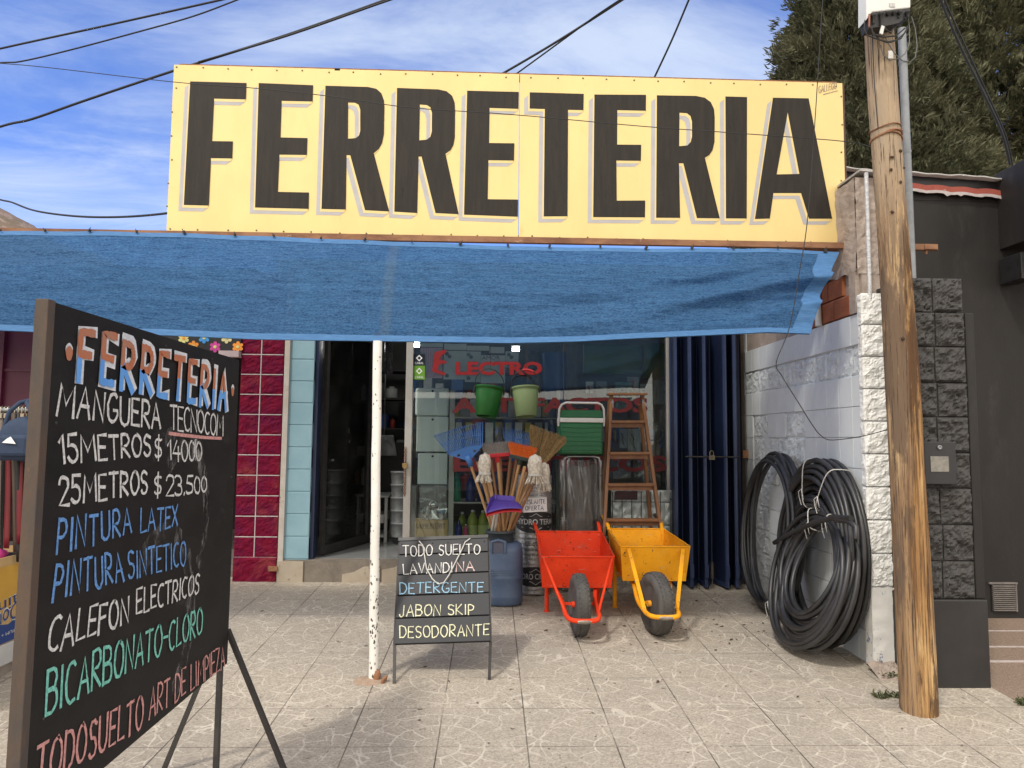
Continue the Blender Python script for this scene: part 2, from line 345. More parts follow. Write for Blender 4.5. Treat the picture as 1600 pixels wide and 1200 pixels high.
def enamel(name, c1, c2, dark, dust):
    m, nt, b = newmat(name); co = nn(nt, 'ShaderNodeTexCoord').outputs['Object']
    c = mixc(nt, ramp(nt, noi(nt, co, 5, 6, .6), .35, .68), c1, c2)
    c = mixc(nt, ma(nt, 'MULTIPLY', ramp(nt, noi(nt, co, 7, 8, .75, .3), .50, .80), .55), c, dust)
    c = mixc(nt, ma(nt, 'MULTIPLY', ramp(nt, noi(nt, co, 34, 4, .7, 0, (3, 3, .25)), .60, .68), .5), c, tuple(x * .45 for x in c1))
    c = mixc(nt, ramp(nt, noi(nt, co, 30, 5, .7), .625, .66), c, dark)
    c = mixc(nt, ramp(nt, noi(nt, co, 70, 2, .6, 0, (.12, 1.5, 1.5)), .70, .72), c, tuple(min(1, x * .5 + .25) for x in dust))
    nt.links.new(c, b.inputs['Base Color']); b.inputs['Specular IOR Level'].default_value = .1; b.inputs['Roughness'].default_value = .55
    bumpn(nt, b, noi(nt, co, 4.5, 4, .5), .5, .03); return m
RED_ = pm('orange_red_enamel', (.80, .060, .018), (.72, .05, .015), 5, .5, spec=.12, c3=(.16, .05, .03), s3=26, lo3=.67, hi3=.70, bump=.05)
RED = enamel('worn_red_enamel', (.80, .060, .018), (.70, .048, .015), (.10, .04, .025), (.42, .13, .07))
AMB = enamel('worn_amber_enamel', (.90, .40, .018), (.80, .33, .014), (.14, .08, .04), (.52, .33, .13))
AMB_ = pm('amber_enamel', (.90, .40, .018), (.82, .34, .014), 5, .5, spec=.12, c3=(.22, .12, .05), s3=24, lo3=.67, hi3=.71, bump=.05)
WORN = pm('bare_metal_edge', (.33, .29, .25), (.2, .16, .13), 30, .5, .6)
RUB = pm('grey_rubber_tyre', (.062, .058, .054), (.10, .094, .086), 12, .8, bump=.3, stretch=(1, 1, .3))
BLK = pm('black_plastic', (.014, .014, .015), (.022, .022, .023), 9, .45)
HOSE = pm('black_hose', (.020, .020, .021), (.036, .036, .037), 4, .42, c3=(.055, .054, .052), s3=9, lo3=.6, hi3=.8, spec=.6)
STRING = pm('white_string', (.62, .61, .57), (.5, .49, .45), 60, .8)
WOOD = pm('broom_handle_wood', (.50, .31, .145), (.42, .245, .11), 8, .5, stretch=(2, 2, .2), c3=(.33, .18, .08), s3=18)
WOOD2 = pm('brown_handle_wood', (.30, .155, .07), (.24, .12, .05), 8, .5, stretch=(2, 2, .2))
LADW = pm('varnished_ladder_wood', (.27, .125, .05), (.20, .085, .035), 9, .45, stretch=(1, 1, .15), c3=(.36, .19, .09), s3=15)
NAVY = pm('navy_gate_paint', (.012, .019, .052), (.016, .026, .064), 4, .4, c3=(.05, .055, .075), s3=12, lo3=.68, hi3=.78)
NAVYL = pm('navy_gate_edge', (.026, .042, .10), (.032, .05, .115), 4, .4)
SKYB = pm('pale_blue_wall_paint', (.25, .41, .475), (.21, .36, .43), 3, .6, c3=(.09, .12, .13), s3=11, lo3=.72, hi3=.78, bump=.1)
MAROON = pm('maroon_block_paint', (.165, .006, .026), (.105, .007, .036), 6, .75, spec=.08, bump=.8, bsc=26, c3=(.21, .03, .04), s3=3, lo3=.5, hi3=.7)
MAROONF = pm('maroon_flat_paint', (.09, .006, .028), (.075, .005, .024), 3, .5)
MORTAR = pm('pale_mortar', (.5, .45, .44), (.4, .34, .33), 20, .8)
ALU = pm('aluminium_frame', (.50, .48, .44), (.42, .40, .36), 6, .45, .35, c3=(.25, .2, .16), s3=14, lo3=.68, hi3=.75)
GREYW = pm('grey_wall_paint', (.66, .69, .69), (.60, .63, .635), 3, .55, bump=.08, c3=(.52, .55, .56), s3=6, lo3=.6, hi3=.8)
GREYR = pm('grey_split_block', (.60, .635, .64), (.53, .56, .57), 9, .75, bump=.9, bsc=38)
WHITER = pm('white_split_block', (.82, .82, .79), (.72, .72, .69), 9, .75, bump=1.0, bsc=40, c3=(.45, .45, .43), s3=14, lo3=.68, hi3=.8)
PEEL = pm('peeling_white_plaster', (.70, .69, .66), (.64, .63, .6), 4, .7, bump=.25, bsc=25, c3=(.15, .20, .33), s3=16, lo3=.60, hi3=.64)
CONC = pm('raw_concrete', (.40, .33, .28), (.30, .24, .20), 10, .9, bump=.8, bsc=30, c3=(.2, .15, .12), s3=16, lo3=.62, hi3=.72)
BRICK = pm('hollow_clay_brick', (.38, .13, .055), (.30, .095, .04), 6, .8, bump=.2)
CHARC = pm('charcoal_wall_paint', (.019, .017, .016), (.027, .0248, .0232), 2.5, .6, spec=.3, bump=.14, bsc=70, c3=(.05, .046, .043), s3=4, lo3=.52, hi3=.85, stretch=(1, 1, .35))
CHARR = pm('charcoal_split_block', (.040, .038, .036), (.055, .052, .049), 12, .65, bump=1.0, bsc=34)
CHARD = pm('dusty_charcoal_plinth', (.019, .0178, .017), (.027, .0255, .024), 3, .5, bump=.08, c3=(.085, .075, .065), s3=5, lo3=.62, hi3=.82)
PEBB = pm('brown_pebble_paving', (.20, .135, .095), (.34, .26, .20), 130, .85, bump=.7, bsc=160, det=3)
TILER = pm('red_roof_tile', (.33, .075, .05), (.25, .055, .04), 9, .8, bump=.3, c3=(.4, .3, .27), s3=14)
SHEET = pm('weathered_roof_sheet', (.5, .48, .46), (.35, .33, .31), 7, .6, .2)
GALV = pm('galvanised_steel', (.30, .315, .325), (.23, .245, .255), 10, .55, .3, c3=(.38, .39, .40), s3=30)
PLAW = pm('white_plastic', (.72, .72, .68), (.64, .64, .6), 4, .45)
STEPC = pm('beige_step_tile', (.42, .36, .28), (.36, .30, .23), 5, .6, c3=(.2, .17, .14), s3=9, lo3=.6, hi3=.66, bump=.15)
CONCG = pm('worn_step_concrete', (.22, .19, .155), (.16, .135, .11), 7, .85, bump=.6)
FLOORT = pm('grey_floor_tile', (.30, .31, .31), (.25, .26, .26), 3, .18)
INTW = pm('interior_wall', (.20, .20, .19), (.15, .15, .145), 2, .8)
GLASS = glassmat('shop_window_glass', (.90, .95, .94), .012, .03); GLASSD = glassmat('glass_door_pane', (.75, .8, .8), .02, .05)
FILM = glassmat('clear_plastic_film', (.84, .84, .83), .05, .22, .2)
DGREEN = pm('dark_green_plastic', (.018, .15, .025), (.015, .125, .02), 4, .35); LGREEN = pm('pale_green_plastic', (.27, .36, .17), (.24, .33, .15), 4, .4)
CGREEN = pm('cooler_green_plastic', (.012, .145, .05), (.01, .125, .043), 5, .45)
DRUMB = pm('faded_blue_drum_plastic', (.07, .115, .20), (.095, .14, .225), 7, .5, c3=(.15, .185, .25), s3=22, lo3=.6, hi3=.75)
RAKEB = pm('blue_rake_plastic', (.06, .18, .48), (.05, .16, .43), 6, .4)
ORNG = pm('orange_bristles', (.82, .16, .015), (.50, .075, .008), 40, .6, stretch=(6, 6, .5)); GREYBR = pm('grey_bristles', (.33, .30, .28), (.16, .145, .13), 40, .8, stretch=(6, 6, .5))
STRAW = pm('straw_bristles', (.44, .30, .13), (.12, .065, .02), 50, .8, stretch=(5, 5, .6)); MOPC = pm('cotton_mop_yarn', (.70, .64, .54), (.40, .34, .27), 60, .9, bump=.3)
PURP = pm('purple_plastic', (.10, .055, .36), (.09, .05, .32), 5, .35); REDP = pm('red_plastic', (.55, .02, .03), (.48, .018, .028), 5, .4)
FOIL = pm('silver_foil_wrap', (.52, .52, .51), (.36, .36, .355), 22, .32, .75, bump=.5, bsc=45)
PAPER = pm('white_paper', (.86, .86, .85), (.8, .8, .8), 3, .7); PAPERG = pm('greyish_paper', (.72, .75, .74), (.64, .67, .66), 4, .7)
PINKP = pm('pink_calendar_paper', (.72, .40, .56), (.78, .55, .66), 40, .7)
CARD = pm('plain_cardboard', (.55, .38, .18), (.48, .33, .15), 5, .8); CARDY = pm('yellow_printed_card', (.62, .36, .06), (.56, .32, .05), 4, .6); CARDB = pm('blue_printed_card', (.02, .055, .22), (.018, .05, .2), 4, .6)
REDL = pm('red_window_letters', (.30, .010, .013), (.23, .008, .011), 9, .5)
ENAM = pm('white_enamel', (.76, .82, .79), (.70, .76, .735), 2.5, .25)
BOTG = pm('green_bottle', (.03, .28, .16), (.025, .22, .13), 6, .15); BOTB = pm('blue_bottle', (.01, .03, .18), (.01, .025, .14), 6, .15); BOTY = pm('lime_bottle', (.30, .36, .05), (.24, .30, .04), 6, .15); BOTP = pm('pink_bottle', (.5, .06, .18), (.45, .05, .16), 6, .3)
NAVYC = pm('navy_bag_cloth', (.018, .035, .075), (.025, .045, .09), 14, .8, bump=.3); BELTR = pm('red_leather', (.15, .010, .014), (.12, .008, .012), 7, .5); BELTB = pm('brown_leather', (.07, .045, .03), (.05, .032, .022), 7, .6); BELTG = pm('taupe_leather', (.20, .165, .135), (.16, .13, .105), 7, .6); BELTK = pm('black_leather', (.012, .011, .011), (.018, .017, .016), 7, .55)
PINKI = pm('hot_pink_fabric', (.72, .06, .30), (.62, .05, .25), 10, .7)
CABLE = pm('black_cable', (.012, .012, .013), (.02, .02, .02), 6, .6)
BARK = pm('cypress_bark', (.09, .06, .04), (.05, .035, .025), 10, .9, bump=.8, stretch=(1, 1, .2))
LEAF = hazeleaf('cypress_foliage', (.048, .055, .028), (.135, .132, .075)); WEEDM = pm('weed_leaves', (.07, .09, .035), (.12, .12, .05), 20, .8)
DIRT = pm('dusty_ground', (.30, .25, .20), (.24, .2, .16), .6, .9, bump=.3, bsc=20); ASPH = pm('road_asphalt', (.06, .058, .055), (.045, .044, .042), 3, .85, bump=.3, bsc=60)
HILLM = pm('stony_hill', (.20, .135, .095), (.12, .10, .06), .09, .95, c3=(.26, .19, .15), s3=.3, lo3=.5, hi3=.6, det=9)
MORT = pm('mortar_patch', (.36, .25, .17), (.42, .32, .24), 30, .95, bump=.6)
LITTER = pm('dry_leaf_bits', (.09, .06, .035), (.05, .035, .02), 9, .9)

# ------------------------------------------------------------------ lettering
def arc(cx, cy, rx, ry, a0, a1, n=9): return [(cx + rx * math.cos(R_(a0 + (a1 - a0) * i / n)), cy + ry * math.sin(R_(a0 + (a1 - a0) * i / n))) for i in range(n + 1)]
FONT = {
 'A': (.8, [[(0,0),(.48,1),(1,0)], [(.18,.36),(.84,.36)]]), 'B': (.7, [[(0,0),(0,1)], [(0,1)] + arc(.5,.77,.38,.23,90,-90) + [(.02,.54)], [(.02,.54)] + arc(.55,.27,.45,.27,90,-90) + [(0,0)]]),
 'C': (.7, [arc(.6,.5,.6,.5,60,300,12)]), 'D': (.75, [[(0,0),(0,1)], [(0,1)] + arc(.3,.5,.7,.5,90,-90,12) + [(0,0)]]), 'E': (.62, [[(1,1),(.03,1),(0,0),(1,.02)], [(.02,.52),(.82,.52)]]),
 'F': (.62, [[(1,1),(.03,.98),(0,0)], [(.02,.54),(.8,.54)]]), 'G': (.75, [arc(.55,.5,.55,.5,55,330,12) + [(1,.42),(.6,.42)]]), 'I': (.16, [[(.5,0),(.5,1)]]), 'J': (.55, [[(.9,1),(.85,.3)] + arc(.45,.22,.4,.22,0,-170,7)]),
 'K': (.7, [[(0,0),(0,1)], [(.9,1),(.05,.45),(1,0)]]), 'L': (.6, [[(.05,1),(0,0),(1,.03)]]), 'M': (1.0, [[(0,0),(.1,1),(.5,.35),(.9,1),(1,0)]]), 'N': (.75, [[(0,0),(.05,1),(.95,0),(1,1)]]),
 'O': (.8, [arc(.5,.5,.5,.5,80,445,16)]), 'P': (.65, [[(0,0),(.03,1)], [(.03,1)] + arc(.45,.73,.5,.27,90,-90) + [(.02,.46)]]), 'Q': (.8, [arc(.5,.5,.5,.5,80,445,16), [(.6,.3),(1,-.05)]]),
 'R': (.7, [[(0,0),(.03,1)], [(.03,1)] + arc(.45,.75,.45,.25,90,-90) + [(.05,.5),(.95,0)]]), 'S': (.65, [[(.95,.88)] + arc(.5,.76,.42,.24,50,240,8) + arc(.48,.26,.48,.26,75,-150,9)]), 'T': (.75, [[(0,.98),(1,1)], [(.5,1),(.48,0)]]),
 'U': (.72, [[(0,1),(.03,.35)] + arc(.5,.3,.46,.3,190,350,8) + [(1,.4),(1,1)]]), 'V': (.75, [[(0,1),(.5,0),(1,1)]]), 'X': (.7, [[(0,1),(1,0)], [(.95,1),(.05,0)]]), 'Y': (.7, [[(0,1),(.5,.5),(1,1)], [(.5,.5),(.5,0)]]), 'Z': (.7, [[(0,1),(1,1),(0,0),(1,.02)]]),
 'H': (.75, [[(0,0),(0,1)], [(1,0),(1,1)], [(0,.5),(1,.5)]]), '0': (.55, [arc(.5,.5,.5,.5,80,445,14)]), '1': (.3, [[(0,.7),(.8,1),(.8,0)]]), '2': (.62, [arc(.5,.72,.48,.28,170,-20,8) + [(0,.02),(1,.0)]]), '3': (.58, [arc(.42,.75,.5,.25,150,-90,8), arc(.42,.26,.56,.26,90,-150,9)]),
 '4': (.6, [[(.55,1),(0,.35),(1,.35)], [(.75,.7),(.72,0)]]), '5': (.6, [[(1,1),(.15,1),(.08,.58)] + arc(.42,.3,.55,.3,100,-150,9)]), '.': (.12, [[(.3,0),(.6,.06)]]), '-': (.45, [[(0,.5),(1,.52)]]), '$': (.5, [[(.95,.8)] + arc(.5,.68,.45,.16,50,240,7) + arc(.48,.32,.48,.18,75,-150,8), [(.55,1),(.5,0)]]), ' ': (.38, []),
}
def stroke_text(mb, text, q, nrm, w, off, jit=.03, gap=.2, seed=1, mi=0, split=None, sub=1):
    rnd = random.Random(seed); TL, TR, BR, BL = [V(p) for p in q]; n = V(nrm)
    mb.let = getattr(mb, 'let', []); ci = -1
    ws = [FONT[c][0] for c in text]; tot = sum(ws) + gap * (len(text) - 1); x = 0; k = 0
    def fn(u, v): a = BL.lerp(BR, u); b = TL.lerp(TR, u); return a.lerp(b, v) + n * off
    for c, cw in zip(text, ws):
        ci += 1; sy = rnd.uniform(-.04, .04); sh = rnd.uniform(-.05, .05)
        for st in FONT[c][1]:
            pts = []
            for i, (a, b) in enumerate(st):
                u = (x + (a + rnd.uniform(-jit, jit) + sh * b) * cw) / tot; v = b + sy + rnd.uniform(-jit, jit)
                pts.append((u, v))
            if sub > 1:
                pp = []
                for a, b in zip(pts[:-1], pts[1:]):
                    for i in range(sub): pp.append((a[0] + (b[0]-a[0]) * i / sub, a[1] + (b[1]-a[1]) * i / sub))
                pts = pp + [pts[-1]]
            P = [fn(*p) for p in pts]; k += 1; sides = []
            for i, p in enumerate(P):
                d = (P[min(i+1, len(P)-1)] - P[max(i-1, 0)])
                d = d.normalized() if d.length > 1e-6 else V((0,0,1))
                sd = d.cross(n).normalized(); ww = w * rnd.uniform(.8, 1.15)
                e = n * (k * .00012); ext = d * (w * .35 if i == len(P)-1 else (-w * .35 if i == 0 else 0))
                sides.append((p + sd * ww / 2 + e + ext, p - sd * ww / 2 + e + ext))
            for i in range(len(P) - 1):
                mm = mi
                if split is not None: mm = 0 if (pts[i][1] + pts[i+1][1]) / 2 > split + rnd.uniform(-.03, .03) else 1
                mb.add([sides[i][0], sides[i][1], sides[i+1][1], sides[i+1][0]], [(0, 1, 2, 3)], mm); mb.let.append(ci)
        x += cw + gap
    return mb
_tx = {}
def font_mesh(text, bold=0):
    if (text, bold) in _tx: return _tx[text, bold]
    cu = bpy.data.curves.new('lettering', 'FONT'); cu.body = text; cu.offset = bold; cu.resolution_u = 3
    ob = bpy.data.objects.new('lettering', cu); COL.objects.link(ob)
    dg = bpy.context.evaluated_depsgraph_get(); me = bpy.data.meshes.new_from_object(ob.evaluated_get(dg))
    vs = [v.co.copy() for v in me.vertices]; fs = [tuple(p.vertices) for p in me.polygons]
    bpy.data.objects.remove(ob); bpy.data.curves.remove(cu); bpy.data.meshes.remove(me)
    x0 = min(v.x for v in vs); x1 = max(v.x for v in vs); y0 = min(v.y for v in vs); y1 = max(v.y for v in vs)
    r = ([((v.x - x0) / (x1 - x0), (v.y - y0) / (y1 - y0)) for v in vs], fs); _tx[text, bold] = r; return r
def type_text(mb, text, fn, mi=0, bold=0):
    uv, fs = font_mesh(text, bold); return mb.add([fn(u, v) for u, v in uv], fs, mi)
def quadfn(TL, TR, BR, BL, off=V((0,0,0))):
    TL, TR, BR, BL = V(TL), V(TR), V(BR), V(BL)
    return lambda u, v: BL.lerp(BR, u).lerp(TL.lerp(TR, u), v) + V(off)
def rough(mb, P0, U, Vv, n, amp, nu=8, nv=8, mi=0, seed=0, edge=True):
    """split-face block: a bulged, broken face on P0 + u*U + v*V, pushed along n"""
    P0, U, Vv, n = V(P0), V(U), V(Vv), V(n); o = V((seed * 3.7, seed * 1.3, seed * .7))
    nu = int(nu * 1.7); nv = int(nv * 1.7)
    def fn(u, v):
        p = P0 + U * u + Vv * v; e = min(u * U.length, (1-u) * U.length, v * Vv.length, (1-v) * Vv.length) / .016; e = min(1, max(0, e))
        h = noise.fractal(p * 17 + o, .55, 2.2, 5) * .62 + .30 + .25 * noise.noise(p * 5 + o)
        if edge: h = h * (e ** .6)
        return p + n * (amp * h)
    mb.grid(fn, nu, nv, mi, False)

# ================================================================== SETTING
def sheet(name, pts, mat, kind='structure'):
    b = MB(); b.add(pts, [tuple(range(len(pts)))]); o = b.build(name, mat); o['kind'] = kind; return o
FY = 6.3
def XF(px, Y=FY, py=700): return atY(px, py, Y).x
def ZF(py, Y=FY, px=800): return atY(px, py, Y).z
sheet('ground', [(-300, -300, -.32), (300, -300, -.32), (300, 600, -.32), (-300, 600, -.32)], DIRT)
sheet('road', [(-60, -11, -.2), (60, -11, -.2), (60, -3, -.2), (-60, -3, -.2)], ASPH)
b = MB(); x0, x1, ya, yb = -9, 2.8, -2.8, 6.46
b.add([(x0,ya,gz(ya)),(x1,ya,gz(ya)),(x1,yb,gz(yb)),(x0,yb,gz(yb)),(x0,ya,-.33),(x1,ya,-.33)], [(0,1,2,3),(4,5,1,0)])
b.build('pavement', PAVE)['kind'] = 'structure'
# neighbour's pebble paving, climbing to the charcoal wall
b = MB()
yy = [(-2.8, gz(-2.8) - .01), (3.3, gz(3.3) - .012), (3.95, gz(3.95) + .0), (5.25, .225)]
for (a, za), (c, zc) in zip(yy[:-1], yy[1:]):
    b.add([(2.8,a,za),(9,a,za),(9,c,zc),(2.8,c,zc)], [(0,1,2,3)])
b.build('neighbour_paving', PEBB)['kind'] = 'structure'
b = MB()
for Y in (4.35, 4.62, 4.95): b.box(2.805, 9, Y - .005, Y + .005, .12, {4.35: .194, 4.62: .203, 4.95: .2165}[Y])
b.build('paving_joints', MORTAR)['kind'] = 'structure'
# distant hill on the left
def hillf(u, v):
    x = -330 + 330 * u; y = 150 + 120 * v
    h = max(0, 62 + (-133 - x) * .46) * max(0, 1 - (2 * v - 1) ** 2) ** .5 * (1 + .05 * noise.fractal(V((x * .05, y * .05, 2)), .9, 2, 5))
    return V((x, y, h - 1))
MB().grid(hillf, 90, 40).build('hill', HILLM)['kind'] = 'structure'

# ------------------------------------------------------------------ shop building
shop = thing('hardware_shop', 'hardware shop front with pale blue pillar, glazed shop window and dark open doorway', 'shop', (0, FY, .45))
FZ = ZF(876)          # shop floor
xa, xb = XF(447), XF(487)
b = MB()
for k in range(13):
    z = .46 + k * .195; b.box(xa + .002, xb - .002 * (k % 2), FY, FY + .2, z, z + .188)
b.box(xa, xb, FY + .006, FY + .19, .3, 3.0); b.build('blue_pillar', SKYB, shop, bevel=.004)
b = MB(); b.box(XF(487.5), XF(493), FY + .03, FY + .16, FZ, 2.8); b.build('gate_stile', NAVY, shop)
# white split-face pillar to the right of the gate
xr0, xr1 = XF(1163), 2.3
b = MB(); b.box(xr0 + .012, xr1 + .1, FY + .02, FY + .2, .25, 3.0)
for k in range(14):
    z = .265 + k * .2; rough(b, (xr0, FY + .02, z + .004), (xr1 - xr0 - .004, 0, 0), (0, 0, .19), (0, -1, 0), .022, 10, 9, 0, k)
b.build('block_pillar', GREYR, shop)
b = MB(); b.box(XF(1157.5), xr0, FY - .03, FY + .12, .25, 3.0); b.build('door_jamb', pm('dark_door_jamb', (.045, .03, .022), (.07, .05, .035), 12, .8), shop)
b = MB(); b.box(xr0 - .03, xr0 + .05, FY - .05, FY, ZF(712), ZF(700)); b.build('gate_bracket', RUST, shop)
# interior shell
b = MB(); ix0, ix1, iy1 = -1.85, 2.3, 9.8
b.box(ix0 - .1, ix0, FY + .2, iy1, .2, 3.0); b.box(ix1, ix1 + .1, FY + .2, iy1, .2, 3.0); b.box(ix0 - .1, ix1 + .1, iy1, iy1 + .1, .2, 3.0)
b.box(ix0 - .1, ix1 + .1, FY + .0, iy1 + .1, 3.0, 3.12); b.box(xb - .01, xr1, FY + .02, FY + .18, 2.55, 3.0)
b.build('inner_wall', INTW, shop)
b = MB(); b.box(ix0, ix1, FY + .09, iy1, .2, FZ); b.build('shop_floor', FLOORT, shop)
# step: broken tiles on worn concrete
b = MB(); b.box(XF(440), xr0 - .02, FY - .02, FY + .09, .2, FZ - .002)
b.build('door_step', CONCG, shop)
b = MB()
for p0, p1 in ((441, 481),): b.box(XF(p0), XF(p1), FY - .034, FY - .021, .262, FZ - .01)
b.build('riser_tile', STEPC, shop); b = MB()
for p0, p1, h0, h1 in ((541, 599, .09, .155), (602, 660, .13, .185)):
    b = MB() if p0 > 600 else b
    X0, X1 = XF(p0), XF(p1); b.prism([(X0, FY - .021, .262), (X1, FY - .021, .262), (X1, FY - .021, .262 + h1), (X0 + .18, FY - .021, .262 + h1 - .02), (X0 + .1, FY - .021, .262 + h0), (X0, FY - .021, .262 + h0 - .02)], (0, -.013, 0))
    b.build('riser_tile', STEPC, shop)
# window and door frames
GY = FY + .07
def frame(px0, px1, name='window_frame', z0=None, z1=2.55, y0=GY - .035, y1=GY + .035):
    b = MB(); b.box(XF(px0), XF(px1), y0, y1, z0 or FZ, z1); return b.build(name, ALU, shop, bevel=.003)
dp = frame(631, 642, 'door_post'); 
b = MB(); b.box(XF(643), XF(1050), GY - .03, GY + .03, FZ, FZ + .06); b.build('window_rail', ALU, shop); b = MB(); b.box(XF(643), XF(1050), GY - .03, GY + .03, 2.5, 2.55); b.build('window_rail', ALU, shop)
frame(1044, 1050, 'window_frame')
b = MB(); b.box(XF(643), XF(1044), GY - .004, GY + .004, FZ + .06, 2.5); wp = b.build('window_pane', GLASS, shop)
b = MB(); b.box(XF(881) - .003, XF(881) + .003, GY - .009, GY - .005, FZ + .06, 2.5); b.build('pane_joint', DKSTEEL, shop)
# red window lettering, painted on the inside of the pane
def onY(px, py, Y): return atY(px, py, Y)
LY = GY - .007
b = MB()
b.poly([onY(x, y, LY) for x, y in ((679,550),(698,546),(696,552),(689,556),(687,562),(698,564),(697,568),(686,569),(684,578),(697,583),(694,587),(675,580))])
b.build('red_initial', REDL, shop)
b = MB(); type_text(b, 'LECTRO', quadfn(onY(712, 565, LY), onY(847, 565, LY), onY(847, 586, LY), onY(712, 586, LY)), bold=.045); b.build('red_lettering', REDL, shop)
REDD = pm('dimmed_red_letters', (.13, .006, .008), (.09, .005, .007), 14, .6)  # darker red: dimming behind the window reflections is put into the colour
b = MB(); type_text(b, 'ARTEFACTOS', quadfn(onY(706, 621, LY), onY(1012, 621, LY), onY(1012, 645, LY), onY(706, 645, LY)), bold=.04); b.build('red_lettering', REDD, shop)
b = MB(); type_text(b, 'ELECTRICOS', quadfn(onY(708, 712, LY), onY(1042, 712, LY), onY(1042, 737, LY), onY(708, 737, LY)), bold=.04); b.build('red_lettering', REDD, shop)
# card stickers on the pane
for i, (y0, y1, mm) in enumerate(((553, 571, pm('dark_sticker', (.012, .018, .03), None, 3, .4)), (571.5, 593, pm('lime_sticker', (.16, .36, .03), None, 3, .4)))):
    b = MB(); q = [onY(646, y0, LY), onY(664, y0, LY), onY(664, y1, LY), onY(646, y1, LY)]; b.poly(q); st = b.build('card_sticker', mm, shop)
    st['label'] = ('dark square card sticker in the corner of the shop window', 'lime green card sticker in the corner of the shop window')[i]
    c = onY(655, (y0 + y1) / 2 - 2.5, LY - .001); d = .03; e = .017; b = MB()
    b.poly([c + V((-d,0,0)), c + V((0,0,d)), c + V((d,0,0)), c + V((0,0,-d))], [[c + V((-e,0,0)), c + V((0,0,e)), c + V((e,0,0)), c + V((0,0,-e))]])
    type_text(b, 'CABAL', quadfn(onY(648, y1 - 5.5, LY - .001), onY(662, y1 - 5.5, LY - .001), onY(662, y1 - 2, LY - .001), onY(648, y1 - 2, LY - .001)))
    b.build('sticker_emblem', PAPER, st)
# open glass door, swung inwards at the left
gd = MB(); gx, gy0, gy1 = XF(495), FY + .17, FY + 1.02
def gdp(t, z): return V((gx + .28 * t, gy0 + (gy1 - gy0) * t, z))
b = MB()
for t0, t1 in ((0, .05), (.95, 1)): b.prism([gdp(t0, FZ + .01), gdp(t1, FZ + .01), gdp(t1, 2.5), gdp(t0, 2.5)], (.035, -.01, 0))
b.prism([gdp(.05, FZ + .01), gdp(.95, FZ + .01), gdp(.95, FZ + .09), gdp(.05, FZ + .09)], (.035, -.01, 0))
door = b.build('glass_door', DKSTEEL, shop)
b = MB(); b.prism([gdp(.05, FZ + .09), gdp(.95, FZ + .09), gdp(.95, 2.5), gdp(.05, 2.5)], (.008, -.003, 0)); b.build('door_pane', GLASSD, door)
b = MB(); c = atY(512, 722, 6.7); b.tube([c, c + V((.0, -.03, .01)), c + V((.03, -.05, .02)), c + V((.07, -.05, .02))], .011)
b.tube([atY(521, 722, 6.72)] + [atY(x, y, 6.68) for x, y in ((514, 719), (512, 711), (514, 702), (519, 698))] + [atY(525, 697, 6.72)], .010); b.build('handle', pm('bright_steel', (.55, .55, .54), None, 9, .25, .9), door)
# chain and padlock on the white door post
b = MB(); X = XF(633)
for k in range(26):
    z = ZF(702) - k * .0165; 
    b.tube([V((X + (.009 if k % 2 == 0 else .0) * math.cos(a), GY - .046 + (.009 if k % 2 else .0) * math.cos(a), z + .012 * math.sin(a))) for a in [2 * math.pi * i / 8 for i in range(8)]], .0026, 5, True)
ch = b.build('door_chain', RUST, loc=(X, GY - .04, 1.2)); tag(ch, 'rusty link chain hanging down the white door post', 'chain')
b = MB(); b.box(X - .022, X + .022, GY - .075, GY - .05, ZF(731), ZF(725)); b.lathe([(.022, -.013), (.022, .013)], (X, GY - .0625, ZF(731) + .008), (0, 1, 0), 14)
tag(b.build('padlock', pm('brass_lock', (.42, .29, .12), None, 20, .4, .8), loc=(X, GY - .06, 1.3), bevel=.003), 'brass padlock on the chain of the white door post', 'padlock')

# ------------------------------------------------------------------ navy folding gate
plan = [(1050, 6.3), (1058, 6.1), (1067, 6.32), (1081, 6.05), (1092, 6.3), (1104, 6.05), (1112, 6.32), (1137, 6.04), (1143, 6.3), (1152, 6.05), (1158, 6.28)]
gate = thing('folding_gate', 'navy steel folding gate pushed together beside the shop window', 'gate', (1.9, 6.2, .26))
gp = [V((atY(px, 905, Y).x, Y, 0)) for px, Y in plan]
for i in range(len(gp) - 1):
    a, c = gp[i], gp[i+1]; d = (c - a).normalized(); nrm = V((-d.y, d.x, 0)); b = MB()
    z0, z1 = .275, 2.62
    b.obox((a + c) / 2 + V((0, 0, (z0 + z1) / 2)), (c - a) / 2 - d * .014, nrm * .003, (0, 0, (z1 - z0) / 2))
    ps = b.build('gate_panel', NAVY, gate)
    b = MB()
    for e, s in ((a, 1), (c, -1)): b.obox(e + d * s * .014 + V((0, 0, (z0 + z1) / 2)), d * .012, nrm * .013, (0, 0, (z1 - z0) / 2))
    b.obox((a + c) / 2 + V((0, 0, z0 + .02)), (c - a) / 2 - d * .027, nrm * .009, (0, 0, .018)); b.build('panel_frame', NAVYL, ps, bevel=.003)
    fr = a if a.y < c.y else c
    if i % 2 == 0:
        b = MB(); b.box(fr.x - .016, fr.x + .016, fr.y - .017, fr.y - .003, .36, .47); b.build('hinge_plate', NAVYL, ps)
b = MB(); z = ZF(711, 6.05); b.tube([(gp[3].x - .05, 6.03, z), (gp[7].x + .1, 6.02, z)], .007); b.build('gate_bolt', DKSTEEL, gate)
p = atY(1112, 713, 6.0); b = MB(); b.box(p.x - .024, p.x + .024, 5.985, 6.01, p.z - .03, p.z + .008)
b.tube([p + V((-.016, 0, .005)), p + V((-.016, 0, .03))] + [p + V((.016 * math.cos(a), 0, .03 + .016 * math.sin(a))) for a in (2.6, 2.1, 1.57, 1, .5)] + [p + V((.016, 0, .03)), p + V((.016, 0, .005))], .004)
